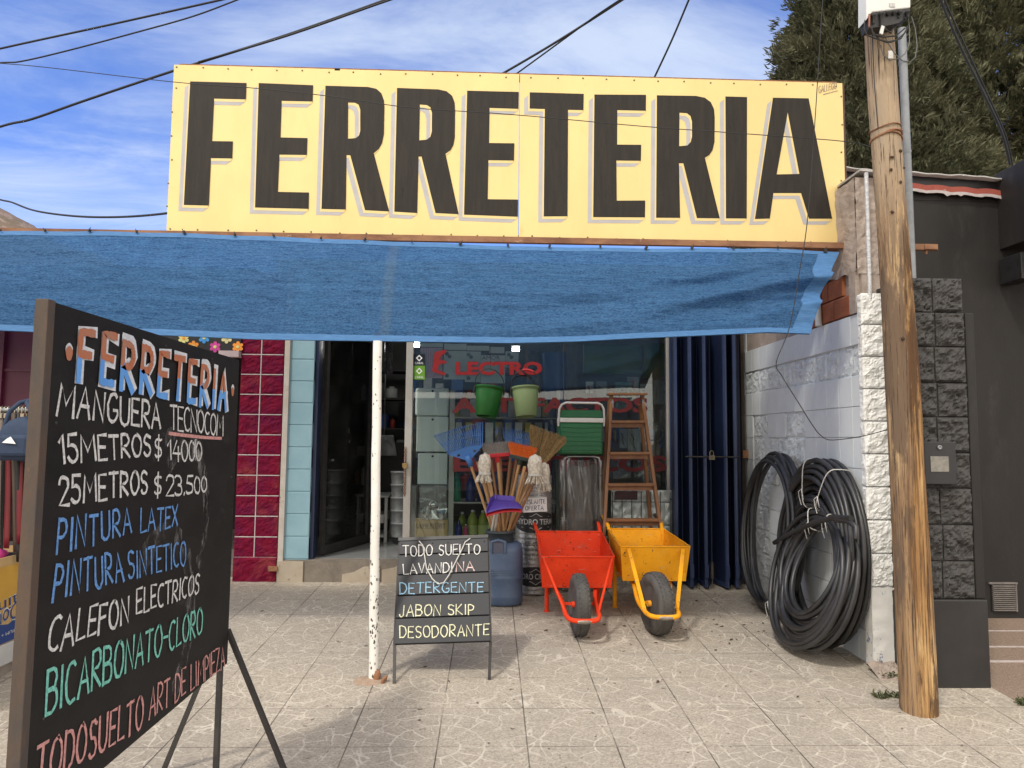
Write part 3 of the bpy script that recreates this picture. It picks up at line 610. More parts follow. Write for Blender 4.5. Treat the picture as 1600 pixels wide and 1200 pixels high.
tag(b.build('padlock', pm('tarnished_brass', (.30, .25, .17), None, 20, .4, .8), loc=p, bevel=.003), 'tarnished padlock hanging from the bolt of the navy folding gate', 'padlock')

# ------------------------------------------------------------------ clothing shop on the left
cs = thing('clothing_shop', 'neighbouring clothing shop with maroon block pillar and maroon fascia at left edge', 'shop', (-3, FY, .26))
mx0, mx1 = XF(371, FY, 720), XF(438, FY, 720)
b = MB(); b.box(mx0 + .01, mx1 - .005, FY + .004, FY + .25, .25, 3.0)
mm = mx0 + (mx1 - mx0) * .47
for k in range(13):
    z = .47 + k * .178
    for (q0, q1) in ((mx0, mm - .004), (mm + .004, mx1)): rough(b, (q0, FY, z + .003), (q1 - q0, 0, 0), (0, 0, .172), (0, -1, 0), .014, 7, 7, 0, k * 2 + (q0 > mx0))
rough(b, (mx0, FY - .01, .24), (mx1 - mx0, 0, 0), (0, 0, .232), (0, -1, 0), .016, 14, 8, 0, 77)
b.build('block_pillar', MAROON, cs)
b = MB()
for k in range(14): z = .47 + k * .178; b.box(mx0 + .004, mx1 - .002, FY - .0065, FY + .002, z - .005, z + .003)
b.box(mm - .004, mm + .004, FY - .0062, FY + .002, .47, 2.9); b.build('mortar_joints', MORTAR, cs)
b = MB(); b.bar((mx1 + .035, FY + .0, .262), (XF(445), FY + .0, 3.0), .045, .05); b.build('shutter_track', pm('stained_white_track', (.42, .37, .32), (.5, .46, .42), 6, .6, c3=(.1, .05, .03), s3=5, lo3=.62, hi3=.72), cs)
b = MB(); b.box(mx1 - .06, mx1 + .02, FY - .05, FY - .01, .36, .40); b.lathe([(.02, -.03), (.02, .03)], (mx1 - .02, FY - .03, .38), (1, 0, 0), 10); b.build('floor_bolt', RUST, cs)
# fascia and side walls of the clothing shop, dark room behind
fx = atX(0, 600, -3.35)
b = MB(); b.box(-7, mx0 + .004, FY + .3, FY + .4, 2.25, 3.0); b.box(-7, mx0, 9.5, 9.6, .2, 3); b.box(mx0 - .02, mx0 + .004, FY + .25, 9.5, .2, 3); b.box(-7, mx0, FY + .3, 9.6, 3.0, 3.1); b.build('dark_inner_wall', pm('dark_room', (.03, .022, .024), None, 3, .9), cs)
b = MB(); b.box(-7, mx0, FY + .3, 9.5, .2, .3); b.build('shop_floor', CONCG, cs)
# maroon shutter door panel folded out by the pavement
b = MB(); PY = 4.75; q = [atY(x, y, PY) for x, y in ((-120, 660), (6, 638), (6, 480), (-120, 480))]; q2 = [atY(x, y, PY) for x, y in ((6, 634), (78, 634), (78, 480), (6, 480))]
zz0 = atY(40, 636, PY).z; X0, X1, X2 = atY(-200, 600, PY).x, atY(5, 600, PY).x, atY(110, 600, PY).x
b.box(X0, X1 - .01, PY - .02, PY + .03, zz0, 2.6); b.box(X1 + .005, X2, PY, PY + .03, zz0, 2.6)
b.box(X1 - .01, X1 + .005, PY - .026, PY + .03, zz0, 2.6); b.box(X1 + .006, X2, PY - .012, PY - .0, ZF(590, PY), ZF(586, PY)); b.build('maroon_panel', MAROONF, cs)
# flower board
b = MB(); FBY = FY - .02
c = [atY(x, y, FBY) for x, y in ((262, 500), (381, 500), (381, 549), (262, 549))]; z0, z1 = c[2].z, c[0].z
b.box(c[0].x, mx0 - .004, FBY, FBY + .04, z0, z1 + .2); fb = b.build('flower_board', pm('black_board', (.012, .012, .013), None, 4, .5), loc=(c[0].x, FBY, z0)); tag(fb, 'black panel decorated with coloured paper flowers above the maroon pillar side', 'panel')
FC = {'y': (.62, .60, .22), 'b': (.04, .28, .66), 'o': (.78, .28, .03), 'm': (.55, .05, .30), 'c': (.66, .60, .30)}
FM = {k: pm('flower_paper_' + n, FC[k], None, 9, .6) for k, n in zip('ybomc', ('yellow', 'blue', 'orange', 'magenta', 'cream'))}
for px, py, k in ((287, 528.5, 'y'), (319, 528, 'b'), (302, 541, 'o'), (336, 542, 'm'), (354, 528, 'c'), (371.5, 542, 'o'), (270, 540, 'b')):
    c = atY(px, py, FBY - .004); b = MB(); pts = []
    for i in range(30): a = 2 * math.pi * i / 30; rr = .031 + .019 * abs(math.sin(3 * a)) ** .6; pts.append(c + V((rr * math.cos(a), 0, rr * math.sin(a))))
    b.prism(pts, (0, .003, 0)); f = b.build('flower_petals', FM[k], fb)
    b = MB(); b.lathe([(.014, 0), (.014, .003)], c - V((0, .0005, 0)), (0, -1, 0), 12); b.build('flower_centre', FM['y' if k != 'y' else 'o'], f)
b = MB(); b.box(XF(340), mx0 - .003, FBY - .05, FBY + .03, z0 - .055, z0 - .001); b.build('white_ledge', pm('pinkish_ledge', (.5, .4, .42), None, 5, .6), fb)

# ------------------------------------------------------------------ dividing wall
WX = 2.30; WY0, WY1 = 4.22, 6.3
dw = thing('dividing_wall', 'grey block dividing wall with white split-block end beside the wooden pole', 'wall', (2.4, 4.3, .18))
WT = 2.335
b = MB(); b.box(WX + .012, WX + .2, WY0 + .06, WY1 + .1, .1, WT - .003)
rb = MB(); cw = .172
rows = [(.185 + .195 * i, .185 + .195 * (i + 1)) for i in range(11)]
ny = int((WY1 - WY0) / cw)
for j, (z0, z1) in enumerate(rows):
    for i in range(ny + 1):
        y0 = WY0 + .03 + i * cw; y1 = min(y0 + cw, WY1 + .02)
        if y0 > WY1: continue
        rf = (j == 9 and i < ny) or (i in (5, 6) and 2 < j < 8) or (i in (9, 10) and j < 8) or (j == 5 and i in (7, 8)) or (j == 6 and i in (7, 8)) or (j == 4 and i in (0,))
        if rf: rough(rb, (WX + .012, y1 - .003, z0 + .003), (0, -(y1 - y0 - .005), 0), (0, 0, z1 - z0 - .006), (-1, 0, 0), .016, 7, 7, 0, i * 13 + j)
        else: b.box(WX, WX + .0125, y0 + .0012, y1 - .0012, z0 + (.0035 if (i // 2 + j) % 2 else .002), z1 - .002)
b.build('smooth_blocks', GREYW, dw, bevel=.002); rb.build('rough_blocks', GREYR, dw)
b = MB()
ex0, ex1 = WX - .035, WX + .17
b.box(ex0 + .02, ex1 - .01, WY0 + .01, WY0 + .07, .2, 2.40)
for k in range(9):
    z = .66 + k * .198
    rough(b, (ex0, WY0, z + .004), (ex1 - ex0, 0, 0), (0, 0, .19), (0, -1, 0), .018, 11, 10, 0, 200 + k)
    rough(b, (ex0 + .014, WY0 + .07, z + .004), (0, -.075, 0), (0, 0, .19), (-1, 0, 0), .014, 4, 10, 0, 300 + k)
b.build('white_block_end', WHITER, dw)
b = MB(); b.grid(lambda u, v: V((ex0 + .008 + (ex1 - ex0 - .01) * u, WY0 - .012 + .01 * noise.noise(V((u * 5, v * 9, 3))) - .02 * (1 - v) * 0, .20 + (.46 + .012 * noise.noise(V((u * 7, 1, 1)))) * v)), 8, 20)
b.grid(lambda u, v: V((ex0 + .008 + .006 * noise.noise(V((v * 11, 2, 2))), WY0 + .07 - .082 * u, .20 + .46 * v)), 3, 20)
b.build('plaster_foot', PEEL, dw)
b = MB(); rough(b, (ex0 - .03, WY0 - .16, .165), (ex1 - ex0 + .06, 0, 0), (0, .16, .06), (0, -.5, 1), .03, 12, 8, 0, 402); b.build('broken_base', CONC, dw)
# upper masonry on top of the wall: concrete with broken hollow brick
b = MB()
prof = [(4.27, 3.2), (4.9, 3.3), (6.3, 3.3), (6.3, WT), (4.95, WT), (4.42, WT + .0), (4.40, 2.62), (4.27, 2.66)]
def upper(u, v):
    y = 4.3 + 2.0 * u; zb = 2.64 + .06 * noise.noise(V((y * 6, 0, 0))) + (.15 * min(1, max(0, (4.75 - y) * 1.5 - .1)) if y < 4.7 else 0); zb = 2.60 + .07 * noise.noise(V((y * 7, 0, 4)))
    z = zb + (3.2 - zb) * v; return V((WX + .012 * noise.fractal(V((y * 7, z * 7, 1)), .8, 2, 4) - .01, y, z))
b.grid(upper, 40, 24, 0, False); b.box(WX + .02, WX + .18, 4.3, 6.3, WT, 3.2)
b.grid(lambda u, v: V((WX - .008 + .19 * u, 4.3 + .01 * noise.noise(V((u * 6, v * 14, 2))) - .004, 2.58 + .62 * v)), 8, 24, 0, False)
b.box(WX - .012, WX + .1, 4.32, 4.40, WT, 2.62); b.build('raw_concrete_top', CONC, dw)
b = MB()
for j in range(2):
    for i in range(3):
        y0 = 4.42 + i * .2 + (.08 if j else 0); z0 = WT + .004 + j * .142
        b.box(WX - .004, WX + .1, y0, y0 + .19, z0, z0 + .13)
        for k in range(9): b.box(WX - .0075, WX - .0035, y0 + .003, y0 + .187, z0 + .008 + k * .0135, z0 + .015 + k * .0135)
b.build('hollow_bricks', BRICK, dw)
b = MB(); q = atX(1281, 475, WX - .03); b.tube([(WX - .03, 4.79, WT - .01), (WX - .03, 4.80, WT + .2), (WX - .02, 4.83, 2.75)], .022, 10); b.build('white_conduit', PLAW, dw)
b = MB(); pts = [atY(x, y, 4.21) for x, y in ((1360, 452), (1357, 350), (1358, 250))]; pts = [V((pts[1].x, 4.22, z)) for z in (2.40, 2.6, 2.8, 3.0, 3.2)]
b.tube(pts, .013, 10); tag(b.build('drain_pipe', pm('foil_wrapped_pipe', (.62, .62, .62), (.42, .42, .43), 40, .4, .3, bump=.6, bsc=60, stretch=(1, 1, 2)), loc=pts[0]), 'thin silvery wrapped pipe running up the raw concrete left of the pole', 'pipe')
b = MB(); q = [atY(x, y, 4.25) for x, y in ((1338, 240), (1366, 244))]; b.obox((2.41, 4.6, 3.225), (.105, 0, -.008), (0, .35, 0), (0, 0, .007)); b.build('capping_sheet', SHEET, dw)

# ------------------------------------------------------------------ charcoal neighbour
nb = thing('charcoal_house', 'charcoal painted neighbouring house with red tiled roof edge at right', 'house', (4, 5.25, .22))
NY = 5.25; rz0 = ZF(268, NY, 1430); rz1 = ZF(281, NY, 1590)
b = MB(); b.box(2.55, 9, NY, NY + .2, .0, 3.40); b.box(2.55, 2.75, NY, 11, .0, 3.40); b.build('front_wall', CHARC, nb)
zt = lambda x: ZF(262, NY, 1430) + (x - 3.1) * -.035
b = MB(); b.prism([(2.56, NY - .003, 3.401), (2.56, NY - .003, 3.545), (4.05, NY - .003, 3.46), (4.05, NY - .003, 3.401)], (0, .15, 0)); b.build('wall_top', CHARC, nb)
b = MB()
def edge(u, v): x = 2.5 + 1.62 * u; return V((x, NY - .04 + .25 * v, 3.552 - .054 * (x - 2.5) + .03 * abs(math.sin(x * 16)) * (1 - v) * .35 + .02 * v))
b.grid(edge, 60, 2); b.grid(lambda u, v: edge(u, 0) + V((0, 0, -.045 * v)), 60, 1); b.build('red_tile_edge', TILER, nb)
b = MB(); b.grid(lambda u, v: edge(u, 0) + V((0, -.004, -.043 - (.022 + .03 * max(0, noise.noise(V((u * 30, 1, 0))))) * v)), 60, 1); b.build('pinkish_mortar', MORTAR, nb)
b = MB(); b.grid(lambda u, v: V((2.46 + 1.75 * u, NY - .06 + 3.2 * v, 3.635 - .05 * 1.7 * u + .3 * v + .003 * math.sin(u * 60) + .012 * noise.noise(V((u * 5, 0, 0))))), 70, 1); b.build('roof_sheet', SHEET, nb, solid=.012)
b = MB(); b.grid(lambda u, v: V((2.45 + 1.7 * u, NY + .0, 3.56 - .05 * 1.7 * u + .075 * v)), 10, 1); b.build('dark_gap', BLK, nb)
b = MB(); bx = atY(1559, 330, NY).x; bz = ZF(391, NY, 1562)
b.prism([(bx, 4.3, bz), (9, 4.3, bz), (9, 4.3, 4.2), (bx + .4, 4.3, 3.75), (bx, 4.3, ZF(272, NY, 1558))], (0, NY + .02 - 4.3, 0)); b.build('porch_box', CHARC, nb, bevel=.006)
b = MB(); c = atY(1598, 415, 5.05); b.box(c.x - .05, c.x + .07, 5.0, 5.22, c.z - .11, c.z + .09); lt = b.build('wall_lantern', BLK, nb, bevel=.004)
b = MB(); 
for k in range(5): b.box(c.x - .03, c.x + .06, 4.992, 5.0, c.z - .06 + k * .022, c.z - .05 + k * .022)
b.build('lantern_slats', DKSTEEL, lt)
vx0, vx1 = atY(1548, 930, NY).x, atY(1586, 930, NY).x; vz0, vz1 = ZF(955, NY, 1567), ZF(912, NY, 1567)
vg = MB(); vg.box(vx0, vx1, NY - .006, NY - .001, vz0, vz1); vgo = vg.build('air_vent', BLK, nb)
b = MB()
for k in range(13): z = vz0 + .006 + k * (vz1 - vz0 - .01) / 13; b.obox(((vx0 + vx1) / 2, NY - .014, z + .005), ((vx1 - vx0) / 2 - .006, 0, 0), (0, .008, .004), (0, -.001, .002))
b.box(vx0 - .02, vx1 + .01, NY - .02, NY - .001, vz1, vz1 + .012); b.box(vx1 - .004, vx1 + .006, NY - .016, NY - .001, vz0, vz1 - .001); b.build('vent_slats', pm('dusty_slats', (.20, .18, .165), (.14, .125, .115), 9, .7), vgo)

# charcoal pillar with meter box
bp = thing('block_pillar', 'charcoal split-block pillar with meter box right of the wooden pole', 'pillar', (2.6, 3.95, .16))
PYY = 3.95; px0, px1 = 2.40, atY(1541, 900, PYY).x
zs = [ZF(y, PYY, 1480) for y in (1078, 937, 877, 820, 763, 707, 651, 597.5, 541, 487, 433)]
b = MB(); b.box(px0, px1 + .004, PYY, 5.2, .1, zs[1]); b.build('plinth', CHARD, bp, bevel=.008)
b = MB(); b.box(px0 + .01, px1 - .002, PYY + .035, 5.2, zs[1], zs[9] - .002); b.box(px0 + .01, px1 - .085, PYY + .035, PYY + .4, zs[9] - .002, zs[10] - .003)
for k in range(1, 10):
    z0, z1 = zs[k], zs[k+1]; jx = px0 + (.155 if k % 2 else .165)
    r1 = px1 - .055 if k < 9 else px1 - .06
    for a, c in ((px0, jx - .004), (jx + .004, r1)): rough(b, (a, PYY + .02, z0 + .004), (c - a, 0, 0), (0, 0, z1 - z0 - .008), (0, -1, 0), .036, 11, 10, 0, 500 + k * 3 + (a > px0))
b.build('split_blocks', CHARR, bp)
b = MB(); b.box(px1 - .053, px1, PYY + .012, PYY + .034, zs[1] + .001, zs[9] - .003); b.build('smooth_edge', CHARC, bp, bevel=.006)
b = MB(); m0, m1 = atY(1444, 723, PYY - .03), atY(1493.5, 723, PYY - .03); mz0, mz1 = ZF(757, PYY - .03, 1468), ZF(690, PYY - .03, 1468)
b.box(m0.x, m1.x, PYY - .035, PYY + .02, mz0, mz1); mb_ = b.build('meter_box', pm('black_meter_box', (.020, .020, .021), (.026, .026, .027), 3, .45), bp, bevel=.005)
w0, w1 = atY(1454, 725, PYY - .035).x, atY(1482, 725, PYY - .035).x; wz0, wz1 = ZF(737, PYY - .035, 1468), ZF(713, PYY - .035, 1468)
b = MB(); b.box(w0, w1, PYY - .038, PYY - .0345, wz0, wz1); b.build('meter_window', pm('cloudy_meter_window', (.26, .245, .215), (.17, .16, .14), 30, .35, c3=(.3, .28, .25), s3=40), mb_)
b = MB(); c = atY(1468, 699, PYY - .037); b.lathe([(.012, 0), (.012, .006), (.006, .006), (.006, .002), (0, .002)], c, (0, -1, 0), 14); b.build('meter_lock', GALV, mb_)

# ================================================================== BIG SIGN
SGY = 4.55
sc_ = [atY(x, y, SGY) for x, y in ((272, 101), (1316, 130), (1323, 384), (260, 361))]
sg = thing('shop_sign', 'large yellow sign reading FERRETERIA in black letters above the blue shade cloth', 'sign', (0, SGY, 2.84))
TL, TR, BR, BL = sc_
um = (805 - 272) / (1316 - 272)
for u0, u1 in ((0, um - .0006), (um + .0006, 1)):
    b = MB(); b.prism([BL.lerp(BR, u0), BL.lerp(BR, u1), TL.lerp(TR, u1), TL.lerp(TR, u0)], (0, .008, 0)); b.build('sign_sheet', YEL, sg)
b = MB(); D = V((0, .05, 0)); e = V((0, .0085, 0))
for p, q in ((BL, BR), (TL, TR), (BL, TL), (BR, TR)):
    i = (TL + TR + BL + BR) / 4; sh = lambda w: w + (i - w).normalized() * .03
    b.bar(sh(p) + e + V((0, .025, 0)), sh(q) + e + V((0, .025, 0)), .05, .04, (0, 1, 0))
b.build('sign_frame', RUST, sg)
b = MB(); b.box(BR.x - .02, BR.x + .014, SGY + .0005, SGY + .06, BR.z - .0, TR.z - .01); b.build('side_trim', pm('brown_side_trim', (.10, .045, .03), (.07, .03, .022), 8, .7), sg)
LTR = [
 ([(297.5,127.5),(385.5,130),(384.5,155.7),(335,154.5),(331.7,220.7),(364.2,221.2),(363.2,248),(330,247.5),(326.7,321.5),(287.5,320.5)], None),
 ([(404.5,130),(489.5,133.5),(488.7,159),(440.5,158),(438.5,215),(480.7,216),(479.7,242.5),(437,242),(434.5,300),(483,301),(482.5,326.7),(398.7,324.5)], None),
 ([(508.7,134.2),(575,136.2),(588,139),(596,146),(600,157),(600.8,168),(600,210),(597,224),(592,233),(584.2,240),(608.2,330.7),(570.5,328.7),(547.5,243),(541.7,242.7),(540.5,327.7),(502.5,326.7)], [(544.2,160.5),(555,161),(560.5,164),(563,172),(563,205),(561,212),(556,216),(543.7,217)]),
 ([(620.5,137.7),(685,140),(698,143),(706.5,150),(710.5,161),(711.2,175),(710.7,215),(708.5,227),(704,235),(696.2,240.7),(716.7,335),(680.5,333.2),(658.7,245),(654.2,245),(652,333.2),(616.2,331)], [(656.2,163.7),(667,164.5),(672.5,168),(675,177),(674.7,206),(672.5,214),(667,218.5),(655,219.5)]),
 ([(730,142),(810.5,144),(810,170.5),(765,169),(764.2,223.7),(803.7,224.2),(803,251.2),(763.2,250.7),(762,311.5),(809.5,312),(809,339),(725,335.7)], None),
 ([(827.7,144.5),(912,147),(911.5,172.5),(887.5,172),(886.7,338.2),(849.5,338.5),(851.2,170.7),(827.5,170)], None),
 ([(928.7,148),(1009.2,148.5),(1009,173.5),(964.5,172.5),(964,226.2),(1001.7,226.5),(1001.2,251.7),(963,251.2),(963.5,313.7),(1008,313.5),(1007.5,340),(926.7,339.5)], None),
 ([(1026.2,149.2),(1087.5,150.2),(1101,153),(1110.5,160),(1115.5,171),(1116.5,185),(1116.2,222),(1113,235),(1108,242.5),(1101.2,247),(1124.5,341.5),(1088.7,341),(1067.5,255.5),(1060.7,255.5),(1062.5,340.7),(1025,340.5)], [(1061.5,176.5),(1073,177.3),(1078.5,181.5),(1081,190),(1081,214),(1079,222),(1074,227.5),(1061,228.7)]),
 ([(1133.2,151),(1167,152),(1166.5,341.7),(1134,341.5)], None),
 ([(1207.5,153),(1263.2,154),(1300,342),(1263.7,342),(1251.2,302),(1208.2,302),(1202.5,341.8),(1179.2,342.5)], [(1230.5,176.2),(1248.7,272),(1213.2,272.7)]),
]
for (o, h), ch in zip(LTR, 'FERRETERIA'):
    def lay(mb, dx, dy, off):
        f = lambda P: [atY(x + dx, y + dy, SGY) + V((0, -off, 0)) for x, y in P]
        mb.poly(f(o), [f(h)] if h else [])
    b = MB()
    for i, (dx, dy) in enumerate(((-8.6, 9), (-7.1, 7.7), (-5.6, 6.6), (-4.0, 5.4), (-2.8, 4.6))): lay(b, dx, dy, .0010 + i * .00022)
    b.build('letter_shade', GREYP, sg)
    b = MB()
    for i, (dx, dy) in enumerate(((-2.3, 4), (-1.6, 2.8), (-.8, 1.4))): lay(b, dx, dy, .0024 + i * .00022)
    b.build('letter_outline', YEL, sg)
    b = MB(); lay(b, 0, 0, .0034); b.build('letter', INK, sg)
b = MB(); q = [atY(x, y, SGY) for x, y in ((1279, 135), (1307, 128.5), (1306.5, 138), (1279, 145.5))]
stroke_text(b, 'GALLEGO', q, (0, -1, 0), .0045, .002, seed=3)
for p, r in (((1286, 147.5), (1309, 141.5)),): b.add([atY(p[0], p[1] - .5, SGY - .002), atY(r[0], r[1] - .5, SGY - .002), atY(r[0], r[1] + .5, SGY - .002), atY(p[0], p[1] + .7, SGY - .002)], [(0, 1, 2, 3)])
b.build('painted_signature', pm('grey_signature', (.33, .27, .2), None, 30, .7), sg)
b = MB(); b.lathe([(.006, 0), (.006, .002), (.004, .0035), (0, .004)], (0, 0, 0), (0, -1, 0), 8); s0 = None
spots = [(277 + i * 39.6, 105.5 + i * 1.11) for i in range(27)] + [(268 + i * 43.5, 357.5 + i * .93) for i in range(25)] + [(275 - i * 3.05, 138 + i * 37) for i in range(6)] + [(1312 + i * 1.6, 150 + i * 44) for i in range(6)]
for i, (x, y) in enumerate(spots):
    p = atY(x + random.uniform(-3, 3), y + random.uniform(-1.2, 1.2), SGY - .0005)
    if s0 is None: s0 = b.build('screw', SCREW, None); s0.parent = sg; o = s0
    else: o = s0.copy(); COL.objects.link(o); o.parent = sg
    o.location = p - sg.location
b = MB(); p = atY(528, 110, SGY + .02); b.box(p.x - .018, p.x + .018, SGY, SGY + .03, p.z - .012, p.z + .006); b.build('sign_clip', BLK, sg)

# ------------------------------------------------------------------ steel bar, beam and shade cloth
AY = 4.47
z0 = atY(1463, 387, AY).z; zl = atY(0, 361.5, AY).z
xE = atY(1463, 387, AY).x
b = MB(); b.bar((-4.6, AY, zl + .0), (xE, AY, z0), .035, .038, (0, 1, 0)); b.bar((xE - .09, AY - .021, z0 - .001), (xE - .005, AY - .021, z0 - .001), .004, .03, (0, 1, 0))
b.bar((2.05, AY + .15, z0 - .004), (2.48, AY + .15, z0 - .004), .235, .012, (0, 1, 0)); b.tube([(xE - .07, AY, z0 - .02), (xE - .07, AY, z0 - .045)], .008)
tag(b.build('awning_bar', RUSTL, loc=(0, AY, 2.78)), 'long rusty steel bar under the yellow sign, running behind the pole', 'bar')
b = MB(); 
for xx in (-2.05, -.7, .8, 2.2): b.bar((xx, AY + .03, zl - .005), (xx, FY + .1, 2.9), .05, .05)
aw = thing('shade_cloth', 'blue woven shade cloth hanging as an awning below the yellow sign', 'awning', (0, 4.3, 2.1))
topL = [(-260, 352), (0, 361), (140, 361.5), (265, 364), (400, 369), (600, 377), (800, 385), (1000, 388.5), (1200, 388.5), (1311, 394)]
botL = [(-260, 512), (0, 516), (70, 519), (265, 524), (400, 530), (600, 533), (800, 536), (900, 534), (1000, 528.5), (1100, 524), (1200, 519), (1266, 521.5)]
def interp(L, t):
    x = L[0][0] + (L[-1][0] - L[0][0]) * t
    for (a, ya), (c, yc) in zip(L[:-1], L[1:]):
        if x <= c + 1e-6: s = (x - a) / (c - a); return (x, ya + (yc - ya) * s)
    return L[-1]
def cloth(u, v, off=0):
    a, c = interp(topL, u), interp(botL, u)
    P0 = atY(a[0], a[1], 4.44); P1 = atY(c[0], c[1], 4.10); p = P0.lerp(P1, v)
    env = math.sin(math.pi * min(1, v * 1.02)) 
    w = noise.fractal(V((p.x * .55, v * 7.5, 3)), .9, 2, 4) * .017 + noise.noise(V((p.x * 1.4, v * 16, 9))) * .004
    rc = max(0, (u - .60) / .40)
    ph = v + .62 * rc ** 1.7 + .04 * noise.noise(V((p.x * 2, v * 3, 1)))
    fold = max(0, min(1, (ph - .55) * 3)) * rc ** .9
    w += .052 * fold * math.sin((ph - .5) * 17) * env + .012 * fold * math.sin((ph - .5) * 41 + 1) * env
    w += .012 * math.sin(v * 15 + 3 * noise.noise(V((p.x * .8, v * 2, 5)))) * env * max(0, noise.noise(V((p.x * .9, 7, v * 2))) + .25)
    w += .01 * math.sin(u * 75) * (1 - v) ** 6
    p = p + V((0, -w * (env * .9 + .1), w * .15)) + V((0, -.06 * env, 0))
    if v > 0: p.x += -.035 * math.sin(math.pi * v) * rc ** 12
    return p + V((0, -off, 0))
b = MB(); b.grid(cloth, 300, 60); b.build('net_cloth', NET, aw)
b = MB()
b.grid(lambda u, v: cloth(u, .948 + .052 * v, .004 if 0 < v < 1 else .0025), 240, 3)
b.grid(lambda u, v: cloth(1 - .02 + .02 * u, v, .004), 3, 60); b.build('hem', NETHEM, aw)
b = MB(); b.grid(lambda u, v: cloth(u, .05 * v, .003), 240, 2); b.build('top_hem', NETHEM, aw)
b = MB(); b.box(-.013, .013, -.006, .006, -.018, .012); b.tube([(-.004, -.01, -.02), (.004, -.012, .0), (-.002, -.01, .03)], .004, 5); t0 = None
for i in range(19):
    px = 5 + i * 71.5 + random.uniform(-6, 6); u = (px + 260) / (1311 + 260); p = cloth(u, .015)
    if t0 is None: t0 = b.build('cloth_tie', BLK, None); t0.parent = aw; o = t0
    else: o = t0.copy(); COL.objects.link(o); o.parent = aw
    o.location = p + V((0, -.012, .012)) - aw.location; o.rotation_euler = (0, random.uniform(-.6, .6), 0); o.scale = [random.uniform(.42, .75)] * 3
b = MB(); b.tube([V((cloth(u, .992).x, cloth(u, .992).y + .012, cloth(u, .992).z)) for u in [i / 60 for i in range(61)]], .008, 6); b.build('hem_cord', NETHEM, aw)

# ------------------------------------------------------------------ white post
p0 = gnd(583, 1061); pt = atY(590, 533, p0.y + .01)
post = thing('awning_post', 'chipped white round steel post holding up the blue shade cloth', 'post', p0)
b = MB(); pl = p0.copy(); b.tube([p0 + (pt - p0) * (i / 24) + V((.004 * noise.noise(V((i * .3, 0, 0))), 0, 0)) for i in range(25)], .0262, 16); po = b.build('post_tube', WHITEP, post)
b = MB(); rnd = random.Random(5)
for k in range(95):
    h = rnd.uniform(.02, 2) if rnd.random() < .35 else abs(rnd.gauss(.36, .22)); a = rnd.uniform(-2.7, .3); 
    if h < .015 or h > 1.95: continue
    s = rnd.uniform(.0015, .0045) * (1.5 if h < .7 else 1); c = p0 + (pt - p0) * (h / (pt - p0).length); n = V((math.cos(a), math.sin(a), 0)); t = V((-n.y, n.x, 0))
    m_ = rnd.randint(5, 8); b.prism([c + n * .0258 + t * s * math.cos(2*math.pi*i/m_) * rnd.uniform(.6, 1.2) + V((0, 0, s * rnd.uniform(.9, 2.2) * math.sin(2*math.pi*i/m_))) for i in range(m_)], n * .0009)
b.build('paint_chips', CHIP, post)['kind'] = 'stuff'
b = MB(); b.lathe([(.0272, -.003), (.0272, .003)], p0 + (pt - p0) * .16, (pt - p0), 16); b.lathe([(.0272, -.003), (.0272, .003)], p0 + (pt - p0) * .86, (pt - p0), 16); b.build('weld_ring', WHITEP, post)
b = MB(); vs = []
for i in range(22):
    a = 2 * math.pi * i / 22; rr = .075 + .02 * noise.noise(V((math.cos(a) * 2, math.sin(a) * 2, 5))); x, y = p0.x - .02 + rr * 1.15 * math.cos(a), p0.y - .03 + rr * math.sin(a); vs.append((x, y, gz(y) + .001))
o = V((p0.x, p0.y, gz(p0.y) + .013)); b.add(vs + [o], [(i, (i+1) % 22, 22) for i in range(22)], 0, True); b.build('mortar_foot', MORT, post)
b = MB(); b.ell(p0 + V((.022, -.012, .02)), .024, .02, .035, 10, jit=.18); b.obox(p0 + V((.07, -.05, .014)), (.008, .02, .004), (.002, -.001, .012), (.006, -.003, 0)); b.build('rusted_hinge', RUST, post)

# ================================================================== LARGE CHALKBOARD
KB = 1.8
def bd(px, py): d = ray(px, py); return CP + d * ((BX - 0) / d.x)
BX = (CP + ray(92, 471) * KB).x; 
BX = -1.094
BYn, BYf = bd(61, 900).y, bd(366, 760).y
ZT = (bd(92, 471).z + bd(375, 565).z) / 2; ZB = (bd(355, 1045).z + bd(40, 1289).z) / 2
lb = thing('chalkboard', 'tall chalkboard stand in the foreground with a painted blue and orange heading', 'chalkboard', (BX, (BYn + BYf) / 2, gz(2.4)))
b = MB(); b.box(BX - .012, BX, BYn, BYf, ZB, ZT); b.build('board', BOARD, lb)
b = MB(); th = .032
b.box(BX - th, BX + .001, BYn - .03, BYn - .0005, ZB - .005, ZT + .004)
b.build('near_edge', FRAMEB, lb, bevel=.002)
b = MB(); b.box(BX - th, BX - .013, BYf - .03, BYf, ZB, ZT); b.box(BX - th, BX - .013, BYn, BYf - .031, ZB, ZB + .03); b.box(BX - th, BX - .013, BYn, BYf - .031, ZT - .03, ZT); b.build('back_frame', DKSTEEL, lb)
for Yl in (BYf - .018, BYn + .06):
    g = gz(Yl); zA = bd(357, 985).z if Yl > 2 else ZB + .2
    b = MB(); b.box(BX - .031, BX - .013, Yl - .014, Yl + .014, g - .01, ZB - .0005); b.build('leg', DKSTEEL, lb)
    for s in (1, -1):
        yo = Yl + .03
        yf = BYf + .012
        a = V((BX - .02 + s * .012, yo, zA)); tgt = atY(443, 1200, yf) if s > 0 else atY(257, 1200, yf)
        if Yl < 2: a.z = ZB - .02; tgt = V((a.x + s * .2, yo, g + .15))
        d = tgt - a; e = a + d * ((a.z - g) / (a.z - tgt.z)); b = MB(); b.bar(a, e, .026, .016, (0, 1, 0)); b.build('leg', DKSTEEL, lb)
b = MB()
